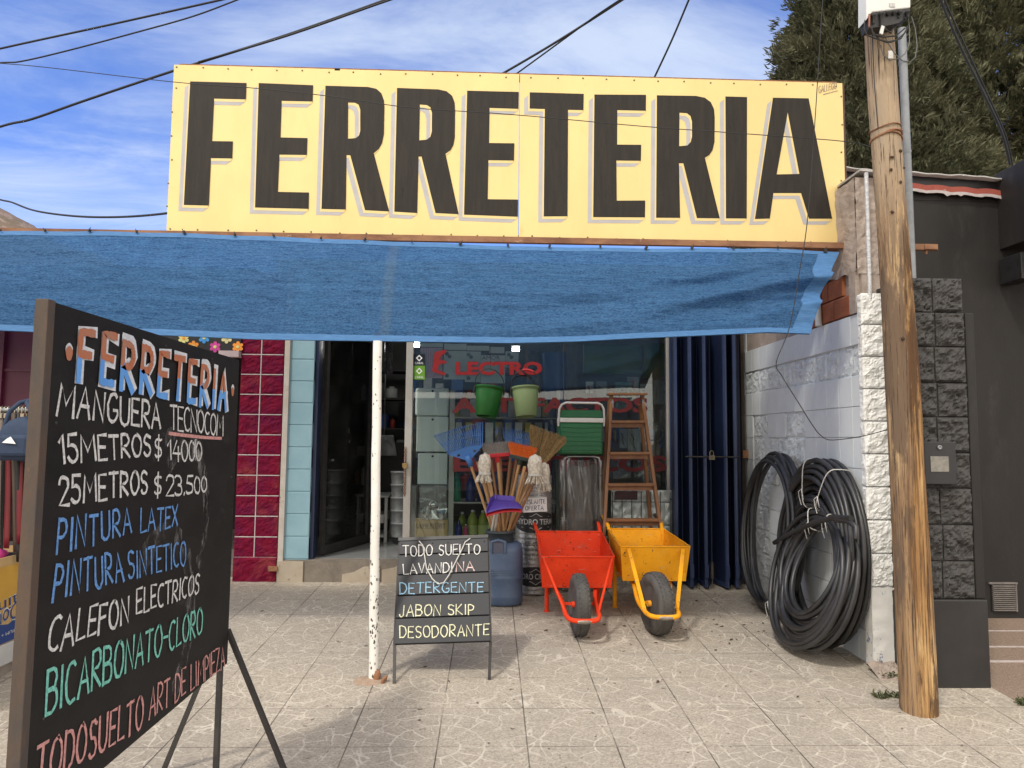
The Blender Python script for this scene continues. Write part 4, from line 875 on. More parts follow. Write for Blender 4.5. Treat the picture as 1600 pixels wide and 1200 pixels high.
for (y, z) in ((BYn + .05, ZB + .25), (BYn + .45, ZB + .04), (BYf - .1, ZB + .03), (BYf - .04, ZT - .5), (BYn + .03, ZT - .3), (BYf - .3, ZT - .03), (BYn + .6, ZT - .03)): b.lathe([(.004, 0), (.004, .002), (0, .003)], (BX, y, z), (1, 0, 0), 8)
b.build('panel_nails', DKSTEEL, lb)['kind'] = 'stuff'
NB = V((1, 0, 0))
def btxt(text, q, mat, w, seed, name='chalk_writing', gap=.22, jit=.028):
    b = MB(); stroke_text(b, text, [bd(*p) for p in q], NB, w * 1.22, .0015, jit, gap, seed); return b.build(name, mat, lb)
btxt('MANGUERA', ((93,599),(249,632),(249.5,671),(87,648)), CHW, .0085, 11)
btxt('TECNOCOM', ((265,632),(348.5,650),(347.5,681),(265.5,670)), CHW, .0072, 12, gap=.12)
b = MB(); pts = [bd(*p) for p in ((263,677),(290,680.5),(318,683.5),(346,685))]
for a, c in zip(pts[:-1], pts[1:]): b.add([p + NB * .0015 for p in (a + V((0,0,.006)), a - V((0,0,.006)), c - V((0,0,.006)), c + V((0,0,.006)))], [(0,1,2,3)])
b.build('pink_underline', CHP, lb)
btxt('15METROS', ((90,677),(234,681),(234,712),(94,722)), CHW, .0082, 13)
btxt('$', ((241,679),(252,679),(252,717),(241,719)), CHW, .007, 14)
btxt('14000', ((261,687),(314,692),(314,721),(262,719)), CHW, .0072, 15, gap=.12)
btxt('25METROS', ((91,745),(229,736),(229,769),(92.5,790)), CHW, .0082, 16)
btxt('$', ((240,739),(251,738),(251,777),(240,779)), CHW, .007, 17)
btxt('23.500', ((259,741),(322,746),(322,769),(259,775)), CHW, .0072, 18, gap=.14)
btxt('PINTURA', ((91,813),(202.5,793),(204,832),(87.5,866)), CHB, .0078, 19, gap=.3)
btxt('LATEX', ((219,797),(277,790),(276,821),(219,834)), CHB, .0072, 20)
btxt('PINTURA', ((87.5,882),(187.5,862),(192,905),(81,939)), CHB, .0078, 21, gap=.3)
btxt('SINTETICO', ((199,863),(289,846),(289,883),(200,906)), CHB, .007, 22)
btxt('CALEFON', ((80,967),(200,932),(200,971),(72,1022)), CHW, .008, 23)
btxt('ELECTRICOS', ((212.5,922),(311,896),(309,926),(212.5,960)), CHW, .0072, 24)
btxt('BICARBONATO-CLORO', ((73,1048),(315,951),(314,990),(70,1116)), CHM, .0082, 25)
btxt('TODOSUELTO', ((59,1168),(222.5,1086),(221,1136),(53,1235)), CHP, .0082, 26, gap=.25)
btxt('ART DE LIMPIEZA', ((234,1077),(349,1009),(350,1042),(232,1124)), CHP, .0068, 27, gap=.2)
# brushed heading: white ground, orange top, blue foot
hq = lambda dx, dy: [bd(x + dx, y + dy) for x, y in ((126,512),(354,583),(351,640),(121,591))]
b = MB(); stroke_text(b, 'FERRETERIA', hq(2.2, -1.5), NB, .037, .0012, .01, .46, 31); b.build('white_heading_ground', PNW, lb)
b = MB(); stroke_text(b, 'FERRETERIA', hq(-.8, .6), NB, .0225, .0046, .01, .46, 31, split=.46, sub=6)
for k_ in range(10):
    b2 = MB()
    for i in range(len(b.f)):
        if b.let[i] == k_: b2.add([b.v[j] for j in b.f[i]], [(0, 1, 2, 3)], b.m[i])
    b2.build('heading_letter', [PNO, PNB], lb)
for px, py in ((106.5, 552), (362.5, 612)):
    for dx, dy, s, mt, of in ((.6, -4, .016, PNW, .0015), (0, 0, .015, PNO, .003)):
        c = bd(px + dx, py + dy) + NB * of; b = MB(); b.poly([c + V((0, s * math.cos(a) * (1 + .15 * math.sin(5 * a)), 1.3 * s * math.sin(a))) for a in [2 * math.pi * i / 12 for i in range(12)]]); b.build('heading_dot', mt, lb)
# wiped chalk smear
def smear(cols, c1):
    m, nt, bs = newmat('chalk_smear'); co = nn(nt, 'ShaderNodeTexCoord').outputs['Object']; out = nt.nodes['Material Output']
    f = ma(nt, 'MULTIPLY', ramp(nt, noi(nt, co, 16, 5, .7, .4, (1, 1.5, .6)), .45, .75), c1)
    bs.inputs['Base Color'].default_value = (*cols, 1); bs.inputs['Roughness'].default_value = .95
    tr = nn(nt, 'ShaderNodeBsdfTransparent'); mx = nn(nt, 'ShaderNodeMixShader'); nt.links.new(f, mx.inputs[0]); nt.links.new(tr.outputs[0], mx.inputs[1]); nt.links.new(bs.outputs[0], mx.inputs[2]); nt.links.new(mx.outputs[0], out.inputs[0]); return m
SM1 = smear((.62, .60, .57), .95); SM2 = smear((.32, .31, .30), .5)
c = bd(306, 703) + NB * .0046; b = MB(); b.poly([c + V((0, .055 * math.cos(a), .042 * math.sin(a))) for a in [2 * math.pi * i / 20 for i in range(20)]]); b.build('wiped_smear', SM1, lb)
b = MB()
for i, (cx_, cy_, rr, w) in enumerate(((285, 815, .26, .07), (270, 830, .34, .05), (250, 980, .3, .09))):
    c = bd(cx_, cy_) + NB * (.0009 + i * .00005); vs = []
    for k in range(25):
        a = R_(-60 + 190 * k / 24)
        for q in (rr - w / 2, rr + w / 2): vs.append(c + V((0, q * .8 * math.cos(a), q * math.sin(a))))
    vs = [V((v.x, min(max(v.y, BYn + .02), BYf - .02), min(max(v.z, ZB + .02), ZT - .02))) for v in vs]
    b.add(vs, [(2*k, 2*k+1, 2*k+3, 2*k+2) for k in range(24)])
b.build('wiped_smear', SM2, lb)

# ================================================================== SMALL CHALKBOARD
k = 4.352
pp = [CP + ray(*p) * s for p, s in zip(((624,843),(762,838),(766,1002),(616,1007)), (0, 0, 0, 0))]
def posequad(c, k):
    r = [ray(*p) for p in c]; M = Matrix((-r[1], r[2], -r[3])).transposed(); s = M.inverted() @ (-r[0])
    return [CP + r[0] * k, CP + r[1] * s[0] * k, CP + r[2] * s[1] * k, CP + r[3] * s[2] * k]
sTL, sTR, sBR, sBL = posequad(((624,843),(762,838),(766,1002),(616,1007)), k)
sn = (sTR - sTL).cross(sBL - sTL).normalized(); sn = sn if sn.y < 0 else -sn
sb = thing('chalkboard', 'small grey plank chalkboard stand between the white post and blue drum', 'chalkboard', gnd(690, 1065))
vy = [0, .155, .355, .555, .765, 1.0]
for i in range(5):
    v0, v1 = vy[i] + .006, vy[i+1] - .004
    q = [sTL.lerp(sBL, v0), sTR.lerp(sBR, v0), sTR.lerp(sBR, v1), sTL.lerp(sBL, v1)]
    tw = sn * random.uniform(.001, .003)
    b = MB(); b.prism([q[0], q[1], q[2] + tw, q[3] + tw], -sn * .011); b.build('plank', BOARD2, sb, bevel=.002)
b = MB(); b.prism([p - sn * .014 for p in (sTL, sTR, sBR, sBL)], -sn * .004); b.build('backing', BLK, sb)
for a, c, fx in ((sTL, sBL, (616, 1068)), (sTR, sBR, (764.5, 1062))):
    f = gnd(*fx); b = MB(); b.bar(c.lerp(a, .98) - sn * .024, c - sn * .016, .018, .014); b.bar(c - sn * .016, f, .017, .017); b.build('leg', DKSTEEL, sb)
for a, f in ((sTL, V((sTL.x + .07, 4.85, gz(4.85)))), (sTR, V((sTR.x - .06, 4.85, gz(4.85))))):
    b = MB(); b.bar(a.lerp(sBL if a is sTL else sBR, .05) - sn * .03 + V((.03 if a is sTL else -.03, 0, 0)), f, .015, .015); b.build('leg', DKSTEEL, sb)
b = MB(); d = (sTR - sTL); b.bar(sTL - V((0, 0, .0)) + sn * .004 - d * .01, sTR + sn * .004 + d * .005, .004, .02, sn); b.build('top_strip', BLK, sb)
def stxt(t, q, mat, seed, w=.0065):
    b = MB(); stroke_text(b, t, [ppl(x, y, sTL, sn) for x, y in q], sn, w, .0045, .03, .25, seed); b.build('chalk_writing', mat, sb)
stxt('TODO SUELTO', ((630,853),(750,851),(750,866),(630,870)), CHW, 41)
stxt('LAVANDI', ((630,882),(707,879),(707,894),(631,898)), CHW, 42); stxt('NA', ((713,878),(741,877),(741,892),(713,893)), CHP2, 43)
stxt('DETERGENTE', ((625,911),(755,910),(755,925),(625,928)), CHB2, 44)
stxt('JABON SKIP', ((625,946),(741,945),(741,960),(624,964)), CHY, 45)
stxt('DESODORANTE', ((625,979),(764,976),(764,993),(625,997)), CHY, 46)
b = MB()
for px in (628, 652, 676, 700, 724, 757):
    c = ppl(px, 848 - (px - 690) * .035, sTL, sn) + sn * .003; b.lathe([(.0035, 0), (.0035, .002), (0, .002)], c, sn, 8)
b.build('nail_holes', BLK, sb)['kind'] = 'stuff'
cp = [(655,846),(661,853),(664,870),(667,890),(676,906),(685,914),(694,912),(702,900),(712,880),(722,860),(727,848),(735,842)]
b = MB(); b.tube([ppl(x, y, sTL, sn) + sn * (.008 + .012 * math.sin(math.pi * i / 11)) for i, (x, y) in enumerate(cp)], .0035, 6)
tag(b.build('cord', STRING, loc=ppl(685, 880, sTL, sn)), 'white cord looped through holes of the small grey chalkboard', 'cord')

# ================================================================== UTILITY POLE and fittings
pb = gnd(1436, 1106); PLY = 3.66
axp = [(1436, 1106, 28.2), (1431, 1000, 27.3), (1424, 860, 26.5), (1416, 720, 25.8), (1411, 600, 25.6), (1402, 450, 24.2), (1390, 300, 23.2), (1379, 150, 23.4), (1373, 50, 23.4), (1369, -20, 23.2), (1358, -200, 22)]
pole = thing('utility_pole', 'weathered wooden utility pole leaning left in front of the charcoal pillar', 'pole', V((pb.x, PLY, gz(PLY))))
b = MB(); P = [atY(x, y, PLY) for x, y, r in axp]; P[0].z = gz(PLY) - .03
pts = []; rad = []
for i in range(len(P) - 1):
    for s in range(6): t = s / 6; pts.append(P[i].lerp(P[i+1], t)); rad.append(.96 * (axp[i][2] + (axp[i+1][2] - axp[i][2]) * t) * PLY / FPX)
pts.append(P[-1]); rad.append(axp[-1][2] * PLY / FPX)
b.tube(pts, rad, 36)
for i, v in enumerate(b.v):
    a = noise.noise(V((v.x * 14, v.y * 14, v.z * 1.2))) * .005 + noise.noise(V((v.x * 50, v.y * 50, v.z * 2.5))) * .0022
    c = min(pts, key=lambda q: abs(q.z - v.z)); d = V((v.x - c.x, v.y - c.y, 0)); b.v[i] = v + d.normalized() * a if d.length > .01 else v
b.build('pole_shaft', POLE, pole)
def band(py, tilt, rr, name, mat, n=1):
    b = MB()
    for k in range(n):
        i = min(range(len(pts)), key=lambda j: abs(pts[j].z - atY(1385, py + k * 4, PLY).z)); c = V((pts[i].x, pts[i].y, atY(1385, py + k * 4, PLY).z)); q = rad[i] + .004
        b.tube([c + V((q * math.cos(a), q * math.sin(a), tilt * math.cos(a + k) + .004 * math.sin(3 * a))) for a in [2 * math.pi * j / 24 for j in range(24)]], rr, 6, True)
    return b.build(name, mat, pole)
band(203, .01, .0035, 'wire_band', RUST, 1); band(213, .02, .004, 'wire_band', RUST, 3)
b = MB(); pl_ = [atY(x, y, PLY - .084) for x, y in ((1363, 55), (1366, 130), (1372, 200))]; b.tube(pl_, .003, 5); b.build('ground_wire', DKSTEEL, pole)
b = MB(); c = atY(1392, 85, PLY - .095); b.box(c.x - .013, c.x + .013, c.y, c.y + .004, c.z - .021, c.z + .021); b.build('white_tag', PLAW, pole)
rnd = random.Random(3); b = MB()
for k in range(9):
    px, py = rnd.uniform(1372, 1408), rnd.uniform(240, 300) if k < 6 else rnd.uniform(330, 560); i = min(range(len(pts)), key=lambda j: abs(pts[j].z - atY(px, py, PLY).z))
    dx = atY(px, py, PLY).x - pts[i].x
    if abs(dx) > rad[i] * .85: continue
    c = V((pts[i].x + dx, pts[i].y - math.sqrt(rad[i]**2 - dx**2) - .003, atY(px, py, PLY).z)); b.ell(c, rnd.uniform(.006, .012), .004, rnd.uniform(.005, .01), 8, jit=.2)
b.build('dark_knots', pm('dark_knot', (.06, .035, .02), None, 20, .9), pole)['kind'] = 'stuff'
# terminal box
tb = thing('terminal_box', 'white telephone terminal box with dark connectors at the top of the wooden pole', 'terminal box', atY(1388, 20, 3.5))
TY = 3.50; q = [atY(x, y, TY) for x, y in ((1354, -75), (1424, -75), (1423, 12), (1363, 19), (1354, 31))]
b = MB(); b.prism(q, (0, .09, 0)); b.build('box_cover', PLAW, tb, bevel=.006)
b = MB(); q = [atY(x, y, TY + .006) for x, y in ((1356, 30), (1364, 20), (1422, 13), (1421, 26), (1412, 30), (1404, 36), (1386, 40), (1358, 44))]; b.prism(q, (0, .075, 0)); b.build('connector_tray', BLK, tb)
for i, (x, y, l) in enumerate(((1365, 22, 15), (1377, 19, 22), (1388, 18, 5), (1397, 17, 5), (1406, 17, 5), (1418, 17, 8))):
    c = atY(x, y, TY - .004); b = MB(); h = l * TY / FPX; b.lathe([(.011, 0), (.012, -.012), (.008, -.013), (.007, -h), (.004, -h - .004)], c, (0, 0, 1), 10); b.build('connector', pm('grey_connector', (.07, .068, .065), (.03, .03, .03), 30, .5) if i == 0 else bpy.data.materials['grey_connector'], tb)
b = MB(); b.box(atY(1389, 5, TY).x, atY(1398, 5, TY).x, TY - .003, TY + .001, atY(1390, 11, TY).z, atY(1390, 5, TY).z); b.build('box_label', pm('grey_label', (.35, .35, .34), (.55, .55, .53), 90, .6, stretch=(1, 1, .1)), tb)
lp = [[(1377,40),(1380,52),(1388,68),(1398,84),(1410,95),(1422,97),(1430,90),(1433,72),(1430,45),(1424,26)],
      [(1376,70),(1380,86),(1390,94),(1402,92),(1414,84),(1421,68),(1421,45),(1419,28)],
      [(1352,30),(1350,45),(1355,55),(1368,60),(1385,66),(1402,62),(1415,50),(1419,40)],
      [(1366,28),(1362,44),(1364,54),(1380,58),(1400,56),(1414,44)], [(1362,48),(1374,62),(1392,66),(1408,60),(1418,44)],
      [(1379,34),(1384,46),(1392,52),(1396,44)], [(1400,18),(1404,28),(1410,24)], [(1408,20),(1414,30),(1420,24)]]
for i, L in enumerate(lp):
    b = MB(); b.tube([atY(x, y, TY + .02 - .02 * math.sin(math.pi * k / (len(L) - 1))) for k, (x, y) in enumerate(L)], .0028 if i < 2 else .0038, 6)
    b.build('cable_loop', pm('grey_cable', (.10, .10, .095), None, 9, .5) if i == 0 else (bpy.data.materials['grey_cable'] if i == 1 else CABLE), tb)
b = MB(); b.tube([atY(1358.5, 22, TY - .003), atY(1358, 42, TY - .002)], .005, 6); b.build('copper_lead', pm('copper_lead', (.32, .12, .07), None, 9, .5), tb)
b = MB(); c = atY(1378, 47, TY - .01); b.obox(c, (.008, 0, -.003), (0, .003, 0), (.006, 0, .022)); b.build('cable_tag', PLAW, tb)
# galvanised mast standing on the charcoal pillar
q0, q1 = atY(1425, 436, 4.12), atY(1409, 45, 4.12)
b = MB(); b.tube([q0, q1], .024, 8); b.box(q0.x - .03, q0.x + .03, q0.y - .03, q0.y + .03, zs[10] - .01, zs[10] + .006)
for t in (.5, .86): b.lathe([(.0262, -.008), (.0262, .008)], q0.lerp(q1, t), (0, 0, 1), 8)
b.f = b.f; tag(b.build('service_mast', GALV, loc=q0), 'slim galvanised steel mast rising from the charcoal pillar behind the pole', 'mast')

# ------------------------------------------------------------------ overhead cables
def cable(pl, Y0, Y1, r, label, ext=True):
    n = len(pl); P = [atY(x, y, Y0 + (Y1 - Y0) * i / (n - 1)) for i, (x, y) in enumerate(pl)]
    if n > 2:
        Q = []
        for i in range(n - 1):
            a, p1, p2, d = P[max(i-1, 0)], P[i], P[i+1], P[min(i+2, n-1)]
            for s in range(6):
                t = s / 6; Q.append(.5 * ((2 * p1) + (p2 - a) * t + (2*a - 5*p1 + 4*p2 - d) * t*t + (3*p1 - a - 3*p2 + d) * t**3))
        P = Q + [P[-1]]
    lead = V((0, 0, 0))
    if pl[0][0] < -50: P = [P[0] + (P[0] - P[1]).normalized() * 9 + V((0, 0, .6))] + P
    if pl[-1][1] < -10: P = P + [P[-1] + (P[-1] - P[-2]).normalized() * 6]
    if pl[0][1] == -40: P = [P[0] + (P[0] - P[1]).normalized() * 6] + P
    b = MB(); b.tube(P, r, 6); return tag(b.build('overhead_cable', CABLE, loc=P[0]), label, 'cable', 'overhead cables')
cable([(-180, 118), (0, 76), (170, 39), (340, 1), (520, -40)], 7, 6, .0095, 'topmost overhead cable crossing the upper left corner of the sky')
cable([(-120, 104), (0, 98), (35, 95.5), (110, 78), (215, 50), (300, 26), (370, 0), (470, -40)], 7, 6.4, .0075, 'second overhead cable from the top left, just below the topmost cable')
cable([(-120, 240), (0, 198), (50, 186), (130, 158), (270, 111), (450, 54), (605, -1), (700, -36)], 6.5, 5.5, .0105, 'thick overhead cable passing behind the top left corner of the yellow sign')
cable([(310, 97), (450, 55.5), (606, 1), (700, -30)], 5.75, 5.5, .008, 'twin overhead cable strand running beside the thick cable above the sign')
cable([(0, 99), (70, 105), (270, 128), (400, 138), (520, 151), (640, 168), (800, 179), (1000, 197), (1150, 208), (1320, 221), (1366, 232)], 4.35, 3.78, .0024, 'thin wire strung across the front of the yellow sign to the pole')
cable([(700, 163), (780, 118), (870, 65), (975, -2), (1030, -38)], 6, 5.2, .0095, 'overhead cable rising from the middle of the sign top, upper of the pair')
cable([(740, 162), (803, 118), (880, 62), (935, 22), (990, -14)], 6.1, 5.2, .0065, 'thinner overhead cable just below its pair above the middle of the sign')
cable([(1000, 168), (1022, 122), (1050, 62), (1077, -2), (1092, -38)], 6, 5.2, .009, 'steep overhead cable rising above the letters near the right of the sign')
cable([(-60, 296), (0, 312), (18, 316), (50, 328), (90, 335), (140, 339), (200, 338.5), (262, 333), (330, 322)], 7, 5.2, .009, 'sagging cable at left just above the blue shade cloth')
cable([(1455, -40), (1470, 0), (1502, 75), (1540, 152), (1566, 210), (1578, 257)], 5.0, 5.45, .0105, 'thick dark cable slanting down across the cypress to the charcoal roof')
cable([(1462, -40), (1476, 0), (1512, 80), (1548, 158), (1572, 214), (1582, 258)], 4.98, 5.5, .007, 'second dark cable beside the thick one slanting down across the cypress')
cable([(1290, -40), (1284, 20), (1274, 180), (1262, 340), (1250, 420), (1234, 510), (1213, 566), (1222, 588), (1245, 625), (1268, 662), (1280, 678), (1294, 687), (1318, 686), (1350, 681), (1388, 671)], 3.9, 3.74, .0026, 'thin black wire dropping in front of the sign and sagging to the pole')

# ================================================================== WHEELBARROWS
def wheelbarrow(label, MAT, px, yf, zf, zfb, wf, wfb, yb, zb, wb, wheel, wr, ww, yaw, hz, grip, flat, loopz, legx):
    r = thing('wheelbarrow', label, 'wheelbarrow', V((px, yf + .4, gz(yf + .4))), 'wheelbarrows by the shop window')
    A = [V((px - wf, yf, zf)), V((px + wf, yf, zf)), V((px + wb, yb, zb)), V((px - wb, yb, zb))]
    f1 = yf + .05; f2 = yb - .14; zbb = zfb + .05
    Bt = [V((px - wfb, f1, zfb)), V((px + wfb, f1, zfb)), V((px + wfb * .9, f2, zbb)), V((px - wfb * .9, f2, zbb))]
    b = MB(); b.add(A + Bt, [(0, 1, 5, 4), (1, 2, 6, 5), (2, 3, 7, 6), (3, 0, 4, 7), (4, 5, 6, 7)]); b.build('tray', MAT, r, solid=.005, bevel=.004)
    b = MB(); P = []
    for i in range(4): P += [A[i].lerp(A[(i+1) % 4], t) for t in (.02, .5, .98)]
    b.tube(P, .0075, 6, True); b.build('rim', MAT, r)
    b = MB(); rnd = random.Random(int(px * 100))
    for i in range(4):
        for k in range(9):
            t = rnd.random(); L = rnd.uniform(.01, .05); d = (A[(i+1) % 4] - A[i]); q = A[i] + d * (t * .9 + .02); b.bar(q + V((0, 0, .0062)), q + d.normalized() * L + V((0, 0, .0062)), .004, .003, (0, 0, 1) if False else None)
    b.build('worn_rim_edge', WORN, r)['kind'] = 'stuff'
    w = V(wheel); hz0 = hz
    lf = [V((-.115, .06, .01)), V((-.112, -.08, loopz * .4)), V((-.105, -.19, loopz * .8)), V((-.075, -.245, loopz)), V((0, -.26, loopz * 1.05))]
    side = [V((px - wb * 1.02, yb + .30, hz0)), V((px - wb * 1.0, yb + .14, hz0 - .015)), V((px - wb * .93, yb - .02, hz0 - .09)), V((px - wfb * .86, f2, zbb - .03)), V((px - wfb * .62, f1 + .12, zfb - .02))]
    left = side + [w + V((p.x, p.y, p.z)) for p in lf[:-1]]
    right = [V((2 * px - p.x, p.y, p.z)) for p in side] + [w + V((-p.x, p.y, p.z)) for p in lf[:-1]]
    full = left + [w + lf[-1]] + right[::-1]
    sm = []
    for i in range(len(full) - 1):
        a, p1, p2, d = full[max(i-1, 0)], full[i], full[i+1], full[min(i+2, len(full)-1)]
        for s in range(5):
            t = s / 5; sm.append(.5 * ((2*p1) + (p2-a)*t + (2*a-5*p1+4*p2-d)*t*t + (3*p1-a-3*p2+d)*t**3))
    b = MB(); b.tube(sm + [full[-1]], .0155, 10); b.build('frame_tube', MAT, r)
    b = MB(); b.tube([w + V((x, -.262, loopz * 1.05 - .003)) for x in (-.045, -.02, 0, .02, .045)], [.012, .0157, .0162, .0157, .012], 8); b.build('worn_bumper', WORN, r)
    for s in (-1, 1):
        a = w + V((s * .108, -.13, loopz * .6)); c = V((px + s * wf * (.93 if flat < 2 else .78), yf - .008, zf - .012)); b = MB()
        if flat > 1: b.bar(a, c, .026, .007, (1, 0, 0))
        else: b.tube([a, c], .0095, 8)
        b.build('brace', MAT, r)
        yl = yb - .22; b = MB(); top = V((px + s * legx, yl, zbb + .01)); ft = V((px + s * legx * 1.02, yl - .03, gz(yl - .03) + .004)); b.tube([top, ft], .0165, 10); b.lathe([(.024, 0), (.024, .006)], ft - V((0, 0, .004)), (0, 0, 1), 10); b.build('leg', MAT, r)
        p = side[0] if s < 0 else V((2*px - side[0].x, side[0].y, side[0].z)); b = MB(); q = side[1] if s < 0 else V((2*px - side[1].x, side[1].y, side[1].z)); dd = (p - q).normalized()
        b.tube([p - dd * .1, p - dd * .08, p + dd * .015, p + dd * .022], [.0185, .0195, .019, .01], 10); b.build('grip', grip, r)
    b = MB(); zc = (zbb + gz(yb - .22)) / 2 + .07; b.tube([(px - legx, yb - .225, zc), (px + legx, yb - .225, zc)], .009, 8); b.build('cross_bar', MAT, r)
    b = MB(); b.bar(w + V((-.11, .02, 0)), w + V((.11, .02, 0)), .016, .016); wx = V((math.cos(yaw), math.sin(yaw), 0)); b.build('axle', MAT, r)
    n = 14; pr = []
    for i in range(n + 1):
        a = math.pi * (i / n) ; q = ww / 2
        rr = wr - q * .9 + q * .9 * (math.sin(a) ** .75); pr.append((rr, -q * math.cos(a)))
    pr = [(wr * .56, -ww * .36), (wr * .7, -ww * .48)] + pr + [(wr * .7, ww * .48), (wr * .56, ww * .36)]
    for c in range(0):
        pass
    b = MB(); b.lathe(pr, w, wx, 48)
    for g in (-.3, -.1, .1, .3):
        q = ww * g; rr = wr - (abs(g) * 1.15) ** 2.6 * .06
        for k in range(40):
            a = 2 * math.pi * (k + (.5 if g in (-.1, .3) else 0)) / 40; y = wx.cross(V((0, 0, 1))); c = w + wx * q + (y * math.cos(a) + V((0, 0, 1)) * math.sin(a)) * rr
            t = (-y * math.sin(a) + V((0, 0, 1)) * math.cos(a)); b.obox(c, t * .010, wx * .0045, (y * math.cos(a) + V((0, 0, 1)) * math.sin(a)) * .0022)
    whl = b.build('tyre', RUB, r)
    b = MB(); b.lathe([(.02, -ww * .55), (.02, -ww * .3), (wr * .5, -ww * .2), (wr * .6, -ww * .38), (wr * .6, ww * .38), (wr * .5, ww * .2), (.02, ww * .3), (.02, ww * .55)], w, wx, 24); b.build('wheel_rim', MAT, whl)
    return r
wheelbarrow('orange red steel wheelbarrow, left of the yellow one', RED, .627, 5.08, .688, .462, .262, .248, 5.66, .79, .262, (.612, 4.86, gz(4.86) + .203), .203, .098, .06, .835, pm('maroon_rubber_grip', (.06, .02, .02), None, 9, .6), 1, -.045, .19)
wheelbarrow('amber yellow steel wheelbarrow, in front of the wooden ladder', AMB, 1.185, 5.08, .762, .512, .25, .228, 5.78, .80, .232, (1.14, 4.88, gz(4.88) + .207), .207, .118, .20, .875, BLK, 2, -.03, .21)

# ================================================================== DRUM WITH BROOMS
DY = 5.66; dc = atY(786, 938, DY); dc.z = gz(DY); dx = dc.x
drum = thing('drum', 'faded blue plastic drum used as a stand for brooms and rakes', 'drum', dc)
def zy(py, Y, px=786): return atY(px, py, Y).z
H1 = zy(847, DY) - dc.z; H2 = zy(828, DY) - dc.z
b = MB(); R = .152
b.lathe([(R*.5, 0), (R*.93, .002), (R*.99, .02), (R*1.0, .05), (R*1.02, .06), (R*1.02, .075), (R, .085), (R*.995, H1*.42), (R*1.03, H1*.44), (R*1.03, H1*.47), (R, H1*.49), (R, H1*.72), (R*.99, H1*.88), (R*.93, H1*.97), (R*.8, H1), (R*.74, H1+.006)], dc, (0, 0, 1), 40, sq=3.2); b.build('drum_body', DRUMB, drum)
b = MB(); b.lathe([(.105, H1-.01), (.105, H2-.02), (.115, H2-.02), (.118, H2-.012), (.115, H2-.006), (.115, H2-.004), (.108, H2), (.098, H2), (.098, H2-.12), (0, H2-.12)], dc + V((-.028, 0, 0)), (0, 0, 1), 32); b.build('drum_neck', pm('dark_drum_neck', (.05, .065, .075), (.035, .045, .055), 8, .5), drum)
b = MB(); q0 = atY(768, 846, DY - R - .004); q1 = atY(789, 864, DY - R - .004); b.tube([V((q0.x, q0.y, q1.z)), V((q0.x, q0.y - .008, q0.z)), V(((q0.x+q1.x)/2, q0.y - .012, q0.z + .012)), V((q1.x, q0.y - .008, q0.z)), V((q1.x, q0.y, q1.z))], .012, 8); b.build('moulded_handle', DRUMB, drum)
b = MB(); b.box(q0.x + .012, q1.x - .012, DY - R - .0045, DY - R + .01, q1.z, q0.z - .006); b.build('handle_recess', pm('handle_recess', (.10, .105, .15), None, 5, .6), drum)
b = MB(); 
for k in range(4): b.box(dx - .11, dx + .075, DY - R - .0022, DY - R + .003, dc.z + H1*.47 + k * .017, dc.z + H1*.47 + k * .017 + .011)
b.build('moulded_ribs', DRUMB, drum)['kind'] = 'stuff'
MZ = zy(829, DY - .03) # drum mouth
def stick(name, label, cat, top, bot, Yt, Yb, mat=WOOD, r=.0115, group=None, into=.28):
    """handle from its head down into the drum mouth"""
    p, q = atY(top[0], top[1], Yt), atY(bot[0], bot[1], Yb); d = (q - p).normalized(); e = q + d * into
    root = thing(name, label, cat, q, group); b = MB(); b.tube([p - d * .02, e], r, 10); b.build('handle', mat, root); return root, p, -d
def brush(root, p, d, w, h, dep, mat, base, spread=.03, n=5, tilt=0, bh=.03):
    x = V((math.cos(tilt), 0, math.sin(tilt))); x = (x - d * x.dot(d)).normalized(); y = d.cross(x); c = p
    b = MB(); b.obox(c + d * (bh * .3), x * w / 2, y * dep / 2, d * bh / 2); b.lathe([(.018, -.05), (.022, 0)], c, d, 10); b.build('brush_block', base, root, bevel=.004)
    b = MB(); rnd = random.Random(int(w * 1000))
    for i in range(int(w / .006)):
        for j in range(n):
            u = -w / 2 + (i + .5) * .006; v = (-.5 + (j + .5) / n) * dep; s = 1 + spread / (w / 2) * 1.0
            a = c + x * u * .96 + y * v + d * bh * .7; e = c + x * (u * s + rnd.uniform(-.003, .003)) + y * (v * 1.25 + rnd.uniform(-.003, .003)) + d * (bh * .7 + h * rnd.uniform(.93, 1.02)); b.bar(a, e, .0045, .0045)
    b.build('bristles', mat, root)
